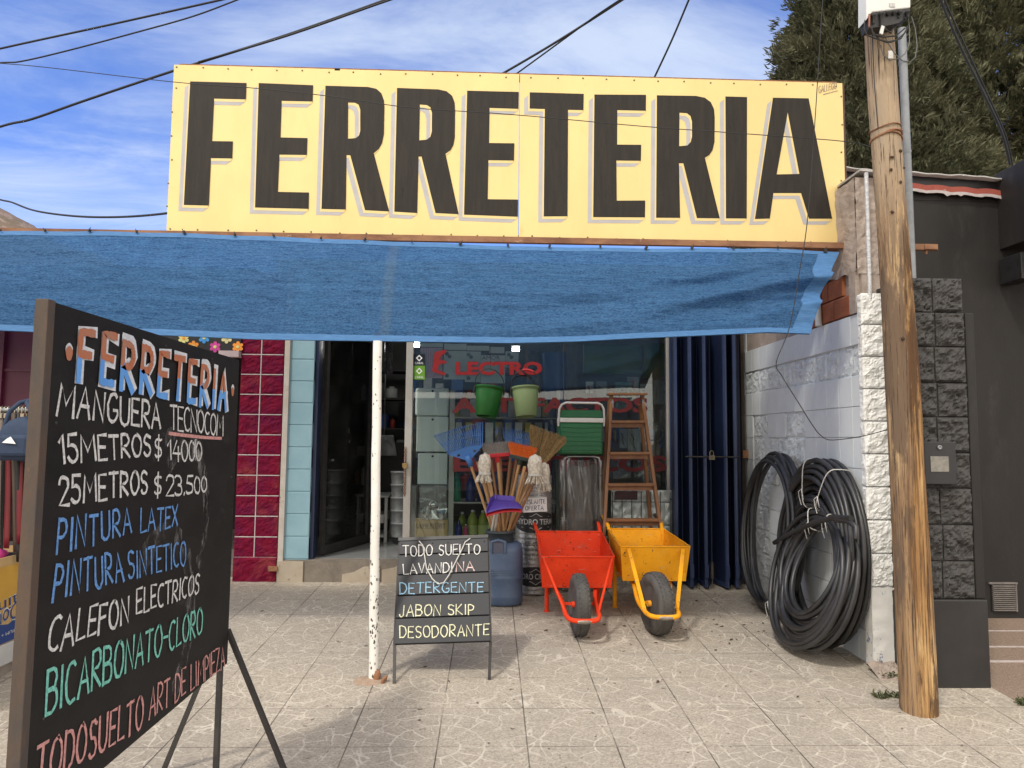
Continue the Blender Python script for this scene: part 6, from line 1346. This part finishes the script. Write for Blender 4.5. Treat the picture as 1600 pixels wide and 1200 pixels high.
# bottles
def bottle(label, px, py0, py1, hw, m, Y, cap=None, group='bottles on the display shelf', shape=0):
    c = atY(px, py1, Y); h = atY(px, py0, Y).z - c.z; r = hw * Y / FPX; bo = thing('bottle', label, 'bottle', c, group); b = MB()
    if shape == 0: pr = [(r * .85, 0), (r, .01), (r, h * .3), (r * .9, h * .38), (r, h * .46), (r, h * .62), (r * .8, h * .76), (r * .35, h * .9), (r * .3, h * .93)]
    else: pr = [(r * .9, 0), (r, .008), (r, h * .55), (r * .9, h * .68), (r * .45, h * .8), (r * .4, h * .93)]
    b.lathe(pr, c, (0, 0, 1), 18); b.build('bottle_body', m, bo); b = MB(); b.lathe([(r * .36, h * .93), (r * .36, h), (0, h)], c, (0, 0, 1), 12); b.build('bottle_cap', cap or PLAW, bo)
    if shape == 0 and m is BOTY: b = MB(); b.lathe([(r * 1.01, h * .2), (r * 1.01, h * .5)], c, (0, 0, 1), 18); b.build('bottle_label', pm('lime_label', (.5, .55, .2), None, 20, .6) if 'lime_label' not in bpy.data.materials else bpy.data.materials['lime_label'], bo)
bottle('tall green bottle at the left of the upper window shelf', 713, 736, 785, 7.5, BOTG, WYD + .08, BOTG); bottle('tall dark blue bottle beside the green bottle on the window shelf', 735, 742, 785, 7.5, BOTB, WYD + .08, BOTB)
bottle('dark blue bottle right of the other blue bottle behind the sticks', 752, 742, 785, 7, BOTB, WYD + .1, BOTB)
for i, px in enumerate((738, 754.5, 770, 722)): bottle('lime yellow detergent bottle on the lower window shelf', px, 797 if i < 3 else 800, 843, 8 if i < 3 else 7, BOTY, WYD + (.08 if i < 3 else .25), group='lime detergent bottles')
bottle('small blue spray bottle at the left of the lower window shelf', 716.5, 813, 843, 5.2, BOTB, WYD + .01, BOTB, shape=1); bottle('small pink bottle on the lower window shelf beside the blue one', 727.5, 819, 843, 4.2, BOTP, WYD + .01, PLAW, shape=1)
# rolls and boards behind the glass
b = MB(); b.tube([atY(866, 700, WYD + .2), atY(866, 552, WYD + .2)], [.10, .125], 20); tag(b.build('plastic_roll', pm('blue_sheet_roll', (.012, .075, .30), (.01, .06, .24), 5, .35), loc=atY(866, 700, WYD)), 'upright blue plastic sheet roll inside the window', 'roll')
b = MB(); b.tube([atY(838, 690, WYD + .3), atY(836, 550, WYD + .3)], .085, 18); tag(b.build('paper_roll', pm('brown_roll', (.10, .075, .06), None, 5, .7), loc=atY(838, 690, WYD)), 'brown paper roll left of the blue sheet roll', 'roll')
b = MB(); b.grid(lambda u, v: atY(868 + 34 * u, 700 - 160 * v, WYD + .34 + .05 * noise.noise(V((u * 5, v * 5, 1)))), 10, 20); tag(b.build('wrapping_sheet', pm('dusty_sheet', (.12, .10, .085), (.17, .15, .13), 7, .7), loc=atY(885, 700, WYD)), 'dusty brown sheet hanging right of the blue roll', 'sheet')
item('green_board', 'dark green board panel high behind the ladder in the window', 'board', 912, 1002, 538, 585, WYD + .35, .03, pm('dark_green_board', (.05, .17, .07), (.04, .14, .055), 3, .5)); item('green_board', 'narrower olive green board beside the navy gate in the window', 'board', 1005, 1046, 536, 590, WYD + .33, .03, pm('olive_green_board', (.07, .17, .035), None, 3, .5))
BLI = pm('blister_card', (.30, .34, .34), (.24, .27, .27), 7, .35); TOOLM = pm('tool_steel', (.4, .4, .39), None, 9, .3, .8); TOOLR = pm('tool_red', (.40, .03, .02), None, 9, .4); TOOLO = pm('tool_orange', (.55, .14, .02), None, 9, .4); TOOLY = pm('tool_yellow', (.5, .42, .05), None, 9, .4)
for i, (x0, x1, y0, y1, m, tl, lab) in enumerate(((932, 948, 596, 620, BLI, TOOLM, 'card of steel fittings left of the ladder top'), (961, 987, 597, 640, pm('teal_disc', (.13, .25, .25), None, 9, .25), TOOLM, 'pale teal saw disc pack behind the ladder top'), (980, 998, 589, 612, BLI, TOOLO, 'card with orange handled pliers above the ladder top'), (1021, 1043, 594, 632, BLI, TOOLM, 'grey clamp frame card beside the navy gate'), (1010, 1040, 640, 712, BLI, TOOLM, 'clear bag with coiled hose fitting right of the ladder'), (957, 965, 668, 692, TOOLY, TOOLY, 'yellow handled tool between the upper ladder treads'), (968, 980, 670, 700, BLI, TOOLM, 'grey pack between the upper ladder treads'), (981, 1001, 670, 708, BLI, TOOLM, 'steel trowel pack between the upper ladder treads'), (958, 986, 715, 748, BLI, TOOLM, 'clear bag of fittings between the middle ladder treads'), (990, 1012, 715, 746, BLI, TOOLM, 'small clear bag of fittings right of the other bag'), (916, 926, 594, 640, TOOLR, TOOLR, 'red pipe wrench left of the ladder in the window'), (936, 945, 606, 618, TOOLR, TOOLR, 'small red tool hanging beside the steel fittings'), (1000, 1020, 600, 640, BLI, TOOLM, 'card of pliers between the ladder and the clamp card'))):
    c = atY((x0 + x1) / 2, y0, WYD + .02 + .01 * (i % 3)); t = thing('tool_pack', lab, 'tool pack', c, 'tools hanging in the window'); Yq = WYD + .02 + .01 * (i % 3)
    if 'clear' in lab: b = MB(); b.grid(lambda u, v: atY(x0 + (x1 - x0) * u, y1 + (y0 - y1) * v, Yq - .02 + .015 * noise.noise(V((u * 4 + i, v * 5, 1)))), 8, 10); b.build('clear_bag', FILM, t)
    elif m is BLI or i == 1: b = MB(); slab(b, x0, x1, y0, y1, Yq, .004); b.build('pack_card', m, t)
    b = MB(); q = [atY(x0 + (x1 - x0) * a, y0 + (y1 - y0) * d, Yq - .012) for a, d in ((.3, .2), (.55, .35), (.45, .6), (.65, .9))]
    if i in (1, 4, 8, 9): cc = atY((x0 + x1) / 2, (y0 + y1) / 2, Yq - .012); rr_ = (x1 - x0) * .36 * Yq / FPX; b.tube([cc + V((rr_ * math.cos(a), 0, rr_ * 1.25 * math.sin(a))) for a in [2*math.pi*k/20 for k in range(20)]], .007, 6, True)
    elif i == 3: b.tube([atY(x, y, Yq - .012) for x, y in ((1027, 628), (1027, 602), (1030, 598), (1036, 598), (1039, 602), (1039, 626), (1034, 631))], .007, 6)
    else: b.tube(q, [.012, .009, .011, .006], 8)
    b.build('tool', tl, t)
ins = thing('foil_panel', 'quilted silver foil insulation panel standing behind the ladder legs', 'panel', atY(995, 905, 6.28)); b = MB(); pY = FY - .03
b.grid(lambda u, v: atY(955 + 94 * u, 912 - 146 * v, pY + .012 * noise.fractal(V((u * 14, v * 14, 2)), .8, 2, 3)), 50, 50); b.build('foil_sheet', pm('crinkled_foil', (.55, .60, .58), (.45, .50, .48), 9, .42, .35, bump=.4, bsc=40), ins)
b = MB()
for k in range(7): a, c = atY(957 + k * 15, 768, pY - .014), atY(957 + k * 15, 910, pY - .014); b.box(a.x - .003, a.x + .003, pY - .016, pY - .012, c.z, a.z)
for k in range(4): a = atY(957, 784 + k * 36, pY - .014); c = atY(1047, 784 + k * 36, pY); b.box(a.x, c.x, pY - .0145, pY - .0115, a.z - .003, a.z + .003)
b.build('panel_seams', BLK, ins)
b = MB(); slab(b, 961, 996, 767, 781, pY - .03, .003); tag(b.build('paper_sign', pm('dark_red_sign', (.09, .04, .04), (.06, .03, .03), 14, .6), loc=atY(978, 781, pY)), 'small dark reddish card on the foil panel behind the ladder', 'card')
item('grey_carton', 'dark grey box on the right of the window under the hanging bags', 'box', 1012, 1044, 735, 765, WYD + .05, .2, pm('dark_grey_box', (.05, .052, .055), None, 5, .6))

# ================================================================== SHOP INTERIOR
for i, (px, py, Y, w, lab) in enumerate(((563, 541, 7.6, .10, 'bright ceiling lamp glowing left of the white post in the doorway'), (650, 538, 7.9, .09, 'bright ceiling lamp glowing at the top left corner of the window'), (806, 545.5, 8.0, .10, 'bright lamp tube glowing above the pale green bucket'))):
    c = atY(px, py, Y); lm = thing('ceiling_lamp', lab, 'lamp', c, 'lit lamps inside the shop'); b = MB(); b.tube([c - V((w * .4, 0, 0)), c + V((w * .4, 0, 0))], .032 if i < 2 else .024, 12); b.build('lamp_tube', emat('lit_lamp', (1, .98, .95), 34) if i == 0 else bpy.data.materials['lit_lamp'], lm)
    b = MB(); b.box(c.x - w * .5, c.x + w * .5, c.y - .03, c.y + .03, c.z + .036, c.z + .05); b.tube([c + V((0, 0, .05)), V((c.x, c.y, 2.99))], .004, 5); b.build('lamp_holder', DKSTEEL, lm)
sh = thing('store_shelf', 'dark goods shelving along the back of the shop', 'shelf', (-.9, 9.1, FZ))
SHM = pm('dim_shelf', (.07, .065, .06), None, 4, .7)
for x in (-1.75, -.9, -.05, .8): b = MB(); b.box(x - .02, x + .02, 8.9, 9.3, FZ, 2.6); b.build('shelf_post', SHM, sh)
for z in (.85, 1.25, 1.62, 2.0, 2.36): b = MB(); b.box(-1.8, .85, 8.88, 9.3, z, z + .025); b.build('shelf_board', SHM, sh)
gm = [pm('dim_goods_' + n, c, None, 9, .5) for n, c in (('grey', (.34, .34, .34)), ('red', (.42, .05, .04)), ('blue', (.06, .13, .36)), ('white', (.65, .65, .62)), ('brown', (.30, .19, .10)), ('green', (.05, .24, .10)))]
rnd = random.Random(8)
for z in (.875, 1.275, 1.645, 2.025):
    x = -1.7
    while x < .7:
        w = rnd.uniform(.07, .2); h = rnd.uniform(.1, .28)
        mt = rnd.choice(gm); nm = mt.name.split('_')[2]; b = MB()
        if rnd.random() < .5: b.box(x, x + w, 8.92, 9.15, z, z + h); nme = 'box'
        else: b.lathe([(w * .42, 0), (w * .45, .01), (w * .45, h * .8), (w * .2, h * .92), (w * .2, h)], (x + w / 2, 9.03, z), (0, 0, 1), 14); nme = 'can'
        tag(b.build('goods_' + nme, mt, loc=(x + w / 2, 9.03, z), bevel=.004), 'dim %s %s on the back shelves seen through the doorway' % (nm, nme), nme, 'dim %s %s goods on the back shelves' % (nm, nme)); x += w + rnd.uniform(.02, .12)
TBY = 7.35
tr = thing('white_trolley', 'white metal trolley table inside the doorway behind the post', 'trolley', atY(600, 848, TBY))
x0, x1 = atY(549, 800, TBY).x, atY(603, 800, TBY).x
TRM = pm('dull_white_metal', (.36, .36, .34), (.3, .3, .28), 5, .5); zs_ = [zy(v, TBY, 575) for v in (840, 834, 817, 804, 781, 777)]
for X in (x0, x1):
    for Yq in (TBY, TBY + .4): b = MB(); b.box(X - .015, X + .015, Yq, Yq + .03, FZ, zs_[5]); b.build('leg', TRM, tr)
b = MB(); b.box(x0 - .03, x1 + .03, TBY - .01, TBY + .45, zs_[5], zs_[5] + .02); b.build('top', TRM, tr)
b = MB(); b.box(x0 + .02, x1 - .02, TBY - .005, TBY + .4, zs_[2], zs_[3]); b.build('drawer', TRM, tr)
b = MB(); b.box(x0 + .02, x1 - .02, TBY + .02, TBY + .4, zs_[0], zs_[1] - .01); b.build('lower_shelf', TRM, tr)
for i in range(5):
    v = 838 - i * 20; c = atY(625, v, 7.2); 
    pk = thing('paint_pail', 'white paint pail in the stack left of the door post', 'pail', c, 'stacked paint pails'); b = MB(); b.lathe([(.085, 0), (.095, .125), (.1, .127), (.1, .14), (0, .14)], c, (0, 0, 1), 20); b.build('pail_body', pm('dull_white_pail', (.3, .31, .31), (.18, .19, .2), 12, .5) if i == 0 else bpy.data.materials['dull_white_pail'], pk)
def hang(name, label, cat, px, py0, py1, hw, Y, m, seed=1):
    b = MB(); b.grid(lambda u, v: atY(px + hw * (2 * u - 1) * (.75 + .25 * (1 - v)), py1 + (py0 - py1) * v, Y + .05 * noise.noise(V((u * 4 + seed, v * 3, 2)))), 10, 12); b.tube([atY(px, py0, Y), V((atY(px, py0, Y).x, Y, 2.95))], .003, 5)
    return tag(b.build(name, m, loc=atY(px, py0, Y), solid=.004), label, cat)
hang('tool_apron', 'white and tan cloth apron hanging in the doorway', 'apron', 539, 652, 692, 8, 6.95, pm('pale_apron', (.42, .38, .30), (.25, .19, .12), 9, .7))
hang('hanging_bag', 'dim clear bag of goods hanging high left in the doorway', 'bag', 508, 560, 640, 8, 7.3, gm[0], 3); hang('hanging_bag', 'dim brownish bag hanging at the middle top of the doorway', 'bag', 527, 545, 620, 7, 7.6, gm[4], 5); hang('hanging_bag', 'grey sack hanging behind the post in the doorway', 'bag', 600, 680, 712, 20, 7.8, gm[0], 7)
rnd = random.Random(44)
for i in range(14):
    px = 497 + (i % 7) * 11 + rnd.uniform(-3, 3); py = 556 + (i // 7) * 62 + rnd.uniform(-10, 14); item('hanging_pack', 'small packet hanging among the goods inside the dark doorway', 'packet', px, px + rnd.uniform(4, 8), py, py + rnd.uniform(18, 46), 7.75, .02, gm[(0, 3, 4, 3, 0, 2, 3)[i % 7]], 'packets hanging inside the doorway', .002)
hang('bead_strand', 'dark beaded strand hanging right of the post in the doorway', 'beads', 607, 533, 585, 7, 7.2, pm('glittery_beads', (.03, .03, .032), (.3, .3, .3), 160, .4, lo=.5, hi=.62), 8)
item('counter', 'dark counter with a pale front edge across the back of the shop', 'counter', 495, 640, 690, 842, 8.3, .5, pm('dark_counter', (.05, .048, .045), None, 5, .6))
for i, (px, w, y0, y1) in enumerate(((505, 9, 715, 765), (525, 8, 722, 780), (512, 12, 785, 835), (535, 6, 780, 825), (640, 9, 760, 840))): item('stock_box', 'dim stock carton piled on the floor inside the doorway', 'carton', px - w, px + w, y0, y1, 7.75, .25, gm[(0, 0, 3, 4, 3)[i]], 'dim cartons piled inside the doorway')

# ================================================================== LEFT SHOP GOODS
rY = 4.15; rz_ = atY(40, 641, rY).z
b = MB(); b.tube([atY(-120, 640, rY), atY(100, 641, rY)], .012, 8); rl = b.build('clothes_rail', GALV, loc=atY(-20, 640, rY)); tag(rl, 'metal hanging rail full of belts at the left edge', 'rail')
b = MB(); b.tube([atY(-110, 640, rY), V((atY(-110, 640, rY).x, rY, gz(rY)))], .012, 8); b.tube([atY(98, 641, rY), V((atY(98, 641, rY).x, rY, gz(rY)))], .012, 8); b.build('rail_leg', GALV, rl)
rnd = random.Random(12); names = {'black': BELTK, 'brown': BELTB, 'red': BELTR, 'taupe': BELTG}
for i, k in enumerate(('black', 'black', 'brown', 'black', 'taupe', 'black', 'red', 'brown', 'brown', 'black', 'red', 'brown', 'taupe', 'taupe', 'black', 'taupe', 'taupe', 'brown', 'taupe', 'black')):
    px = -22 + i * 5.6; Y = rY + rnd.uniform(-.03, .03); a = atY(px, 645, Y); e = atY(px - 2 + rnd.uniform(-2, 2), rnd.uniform(845, 880), Y); w = .0125 if k != 'red' else .0155
    bt = thing('belt', '%s belt hanging straight down from the rail at the left edge' % k, 'belt', a, '%s belts on the rail' % k); b = MB()
    b.grid(lambda u, v: e.lerp(a, v) + V(((u - .5) * 2 * w, .01 * math.sin(v * 3 + i), .0)), 2, 12); b.build('strap', names[k], bt, solid=.004)
    b = MB(); h = a + V((0, 0, .03)); b.tube([a, h, h + V((0, .012, .008)), h + V((0, .02, -.004))], .003, 6); b.box(a.x - w, a.x + w, a.y - .006, a.y + .006, a.z - .03, a.z - .004); b.build('buckle', pm('pale_buckle', (.45, .4, .3), None, 20, .35, .8) if 'pale_buckle' not in bpy.data.materials else bpy.data.materials['pale_buckle'], bt)
bgc = atY(33, 685, rY - .1); bag = thing('shoulder_bag', 'navy cloth bag with a white paper tag hanging on the belt rail', 'bag', bgc)
b = MB(); b.lathe([(.02, -.125), (.115, -.12), (.135, -.09), (.14, 0), (.125, .06), (.09, .10), (.03, .12)], bgc, (0, 0, 1), 24, sq=2.6); 
for i, v in enumerate(b.v): d = v - bgc; b.v[i] = bgc + V((d.x * .86 * (1 - .9 * max(0, d.z - .02)) + .012 * noise.noise(d * 22), d.y * .42, d.z + .012 * noise.noise(d * 17 + V((3, 0, 0)))))
b.build('bag_body', NAVYC, bag)
b = MB(); b.box(bgc.x - .08, bgc.x + .085, bgc.y - .078, bgc.y - .04, bgc.z - .1, bgc.z + .02); b.build('front_pocket', NAVYC, bag, bevel=.02)
for s in (-1, 1): b = MB(); b.tube([bgc + V((s * .08, -.02, .07)), bgc + V((s * .06, -.02, .15)), bgc + V((s * .02, .0, .2)), bgc + V((0, .05, .215))], .013, 8); b.build('bag_strap', NAVYC, bag)
b = MB(); c = bgc + V((-.005, -.088, -.012)); b.prism([c + V((-.04, 0, -.012)), c + V((.035, 0, -.018)), c + V((.005, 0, .022)), c + V((-.015, 0, .01))], (0, .001, 0)); b.build('paper_tag', PAPER, bag)
# fruit carton on a low white stand
CX = -2.70; cy0, cy1 = 3.30, 4.0
tp = lambda px, py: atX(px, py, CX)
zb_ = tp(20, 1000).z; zt2 = tp(45, 862).z
st = thing('low_stand', 'low white painted stand under the fruit carton at the left edge', 'stand', (CX - .2, 3.7, gz(3.7)))
b = MB(); b.box(CX - .55, CX + .005, cy0 - .1, tp(38, 990).y + .03, gz(3.5) + .09, zb_ - .004); b.build('stand_top', pm('dirty_white_paint', (.58, .58, .57), (.5, .5, .49), 5, .6), st, bevel=.004)
b = MB(); b.box(CX - .52, CX - .02, cy0 - .05, tp(38, 990).y, gz(3.2), gz(3.5) + .09); b.build('stand_base', pm('sandy_base', (.36, .31, .26), None, 6, .8), st)
cy1 = tp(47, 930).y
ct = thing('fruit_carton', 'upside down yellow and blue fruit carton at the left edge', 'carton', (CX - .2, 3.7, zb_))
b = MB(); t_ = .006
b.box(CX - t_, CX, cy0, cy1, zb_, zt2); b.box(CX - .45, CX - .45 + t_, cy0, cy1, zb_, zt2); b.box(CX - .45 + t_, CX - t_, cy1 - t_, cy1, zb_, zt2 + .03); b.box(CX - .45 + t_, CX - t_, cy0, cy0 + t_, zb_, zt2); b.box(CX - .45 + t_, CX - t_, cy0 + t_, cy1 - t_, zb_, zb_ + t_); b.build('carton_walls', CARD, ct)
b = MB(); b.add([(CX + .0015, cy0, zb_ + .20), (CX + .0015, cy1, zb_ + .17), (CX + .0015, cy1, zt2 - .05), (CX + .0015, cy0, zt2 - .05)], [(0, 1, 2, 3)]); b.build('yellow_print', CARDY, ct)
b = MB(); b.add([(CX + .002, cy0, zb_ + .004), (CX + .002, cy1, zb_ + .004), (CX + .002, cy1, zb_ + .17)] + [(CX + .002, cy1 - .3 * t, zb_ + .17 - .07 * math.sin(t * 2.5) ** 2) for t in (.2, .4, .6, .8, 1)] + [(CX + .002, cy0, zb_ + .10)], [tuple(range(9))]); b.build('blue_print', CARDB, ct)
def inv(px0, px1, py0, py1, t, m, off):
    # upside-down lettering on the carton side: quad corners in photo, drawn rotated by half a turn
    q = [tp(px0, py0[0]), tp(px1, py0[1]), tp(px1, py1[1]), tp(px0, py1[0])]; n = V((off, 0, 0)); f = quadfn(q[2] + n, q[3] + n, q[0] + n, q[1] + n); b = MB(); type_text(b, t, f); return b.build('carton_lettering', m, ct)
WBL = pm('white_outline_print', (.7, .7, .68), None, 9, .6)
inv(-32, 42, (946, 912), (978, 941), 'Jaime', WBL, .0028); inv(-8, 29, (962, 934), (992, 964), 'Don', WBL, .0028)
inv(-31, 41, (948.5, 914.5), (976, 939), 'Jaime', CARDB, .0036); inv(-7, 28, (964, 936.5), (990, 962), 'Don', CARDB, .0036)
inv(-40, 37, (1008, 976), (1013, 981), 'PREMIUM + ECUADOR', WBL, .0032)
b = MB(); c = tp(35, 940); b.poly([c + V((.003, .05 * math.cos(a) * (1 - .4 * math.sin(a)), .04 * math.sin(a))) for a in [2*math.pi*i/14 for i in range(14)]]); b.build('green_leaf_print', pm('leaf_print', (.2, .3, .05), None, 9, .6), ct)
b = MB(); c = V((CX - .12, cy1 - .22, zt2 - .005)); b.ell(c, .07, .16, .05, 16, jit=.03); tag(b.build('pink_slipper', PINKI, loc=c), 'hot pink soft item lying in the fruit carton', 'slipper')
b = MB(); c = V((CX - .10, cy1 - .08, zt2 - .05)); b.ell(c, .09, .12, .05, 14, jit=.06); tag(b.build('black_cloth', BLK, loc=c), 'black folded cloth beside the pink item in the fruit carton', 'cloth')

# ================================================================== GROUND LITTER AND WEEDS
rnd = random.Random(14); b = MB()
for k in range(150):
    if k < 105: x, y = rnd.gauss(1.35, .55), rnd.gauss(5.0, .42)
    else: x, y = rnd.uniform(-2, 2.2), rnd.uniform(3.2, 6.1)
    if not (-2.5 < x < 2.2 and 3 < y < 6.15): continue
    a = rnd.uniform(0, 6.28); s = rnd.uniform(.007, .022); u = V((math.cos(a), math.sin(a), 0)); w = V((-u.y, u.x, 0)); c = V((x, y, gz(y) + .002))
    b.add([c - u * s, c + w * s * .4 + V((0, 0, s * .35)), c + u * s + V((0, 0, s * .3)), c - w * s * .4 + V((0, 0, .001))], [(0, 1, 2, 3)])
o = b.build('leaf_litter', LITTER); o['kind'] = 'stuff'
def weed(label, c, n, h, sp, seed):
    rnd = random.Random(seed); c = V(c); w = thing('weed', label, 'weed', c); b = MB()
    for k in range(n):
        a = rnd.uniform(0, 6.28); L = h * rnd.uniform(.5, 1.1); o = c + V((rnd.uniform(-sp, sp), rnd.uniform(-.03, .03), 0)); d = V((math.cos(a) * .8, math.sin(a) * .5, rnd.uniform(.3, 1))).normalized(); sd = d.cross(V((0, 0, 1))).normalized() * rnd.uniform(.002, .004)
        m1 = o + d * L * .5; e = o + d * L - V((0, 0, L * .25)); b.add([o - sd, o + sd, m1 + sd * 1.4, e, m1 - sd * 1.4], [(0, 1, 2, 3, 4)])
    b.build('leaves', WEEDM, w)
g = gnd(1392, 1089); weed('dry green weed tuft at the foot of the wooden pole', (g.x, g.y, g.z), 90, .055, .09, 1)
g = gnd(1597, 1100); weed('small green weed at the lower right edge of the picture', (g.x + .03, g.y, g.z), 60, .06, .05, 2)
g = gnd(1385, 1052); weed('thin dry weed along the broken base of the dividing wall', (g.x, g.y - .08, g.z + .01), 40, .045, .07, 3)

# ================================================================== CYPRESS TREES
def cypress(label, x, y, H, R, seed, n, zmin):
    rnd = random.Random(seed); t = thing('cypress', label, 'tree', (x, y, .2), 'cypresses behind the houses')
    b = MB(); b.tube([(x + .08 * math.sin(i), y, .2 + (H - 1) * i / 8) for i in range(9)], [.34 * (1 - i / 9.5) + .03 for i in range(9)], 10)
    for k in range(40):
        z = zmin + (H - zmin) * rnd.random(); a = rnd.uniform(0, 6.28); rr = R * (1 - (z / H) ** 2.2) * .8; b.tube([(x, y, z - .5), (x + rr * .5 * math.cos(a), y + rr * .5 * math.sin(a), z - .1), (x + rr * math.cos(a), y + rr * math.sin(a), z + .35)], [.05, .035, .012], 5)
    b.build('trunk', BARK, t)
    b = MB(); vs = []; fs = []
    # boughs: lumpy, upswept sprays on a tapering shell, each made of feathery tufts of small scale leaves
    for k in range(n):
        z = zmin + (H - zmin) * (rnd.random() ** 1.1); a = rnd.uniform(0, 2 * math.pi)
        env = R * max(.05, 1 - (z / H) ** 2.4); lump = .86 + .26 * noise.noise(V((math.cos(a) * 2.2 + seed, math.sin(a) * 2.2, z * .8)))
        rr = env * lump * (1 - .5 * rnd.random() ** 2.2); out = V((math.cos(a), math.sin(a), rnd.uniform(.1, .9))).normalized()
        bc = V((x + rr * math.cos(a), y + rr * math.sin(a), z)); bl = rnd.uniform(.28, .55); bw = bl * rnd.uniform(.42, .62)
        s1 = out.cross(V((0, 0, 1))).normalized(); s2 = s1.cross(out)
        for q in range(rnd.randint(11, 16)):
            while True:
                u, v, w = rnd.uniform(-1, 1), rnd.uniform(-1, 1), rnd.uniform(-1, 1)
                if u*u + v*v + w*w < 1: break
            tc_ = bc + out * (u * bl) + s1 * (v * bw * (1.1 - .4 * u)) + s2 * (w * bw * .8 * (1.1 - .4 * u)); td = (out + s1 * v * .7 + s2 * w * .7 + V((rnd.gauss(0, .25), rnd.gauss(0, .25), rnd.gauss(0, .25)))).normalized()
            for j in range(rnd.randint(10, 13)):
                o = tc_ + V((rnd.uniform(-.075, .075), rnd.uniform(-.075, .075), rnd.uniform(-.075, .075))); d = (td + V((rnd.gauss(0, .3), rnd.gauss(0, .3), rnd.gauss(0, .3)))).normalized()
                sd = d.cross(V((rnd.random(), rnd.random(), rnd.random()))).normalized(); L = rnd.uniform(.08, .17); w_ = L * rnd.uniform(.07, .12); q0 = len(vs)
                vs += [o - d * L * .5, o + sd * w_, o + d * L * .6, o - sd * w_]; fs.append((q0, q0+1, q0+2, q0+3))
    b.add(vs, fs); b.build('crown', LEAF, t)
cypress('leftmost cypress, its tip beside the yellow sign and the wooden pole', 7.25, 13.4, 12.4, 3.2, 3, 1450, 4.6)
cypress('broad cypress right of the wooden pole behind the charcoal house', 10.6, 14.6, 15.5, 4.0, 8, 2500, 4.4)
cypress('rearmost cypress filling the upper right corner', 14.4, 15.5, 14, 3.7, 13, 1100, 4.6)
# pale house with railings across the street, mirrored in the glass
hs = thing('street_house', 'pale house across the street, seen only mirrored in the shop window', 'house', (1, -15, 0))
b = MB(); b.box(-9, 6, -15.4, -15, -.3, 3.1); b.build('house_wall', pm('pale_house_paint', (.30, .30, .285), None, 2, .7), hs)
b = MB(); b.box(-2.4, -1.4, -14.99, -14.95, -.1, 2.1); b.build('house_door', DKSTEEL, hs)
b = MB(); b.box(1.2, 2.8, -14.99, -14.95, .9, 2.1); b.build('house_window', BLK, hs)
fn = thing('street_railing', 'dark railing before the pale house, seen mirrored in the glass', 'railing', (0, -13, 0)); b = MB()
for k in range(90): b.box(-9 + k * .17, -8.98 + k * .17, -13, -12.98, -.3, 1.6)
for z in (0, 1.5): b.box(-9, 6.3, -13.03, -13.0, z, z + .05)
b.build('railing_bars', DKSTEEL, fn)
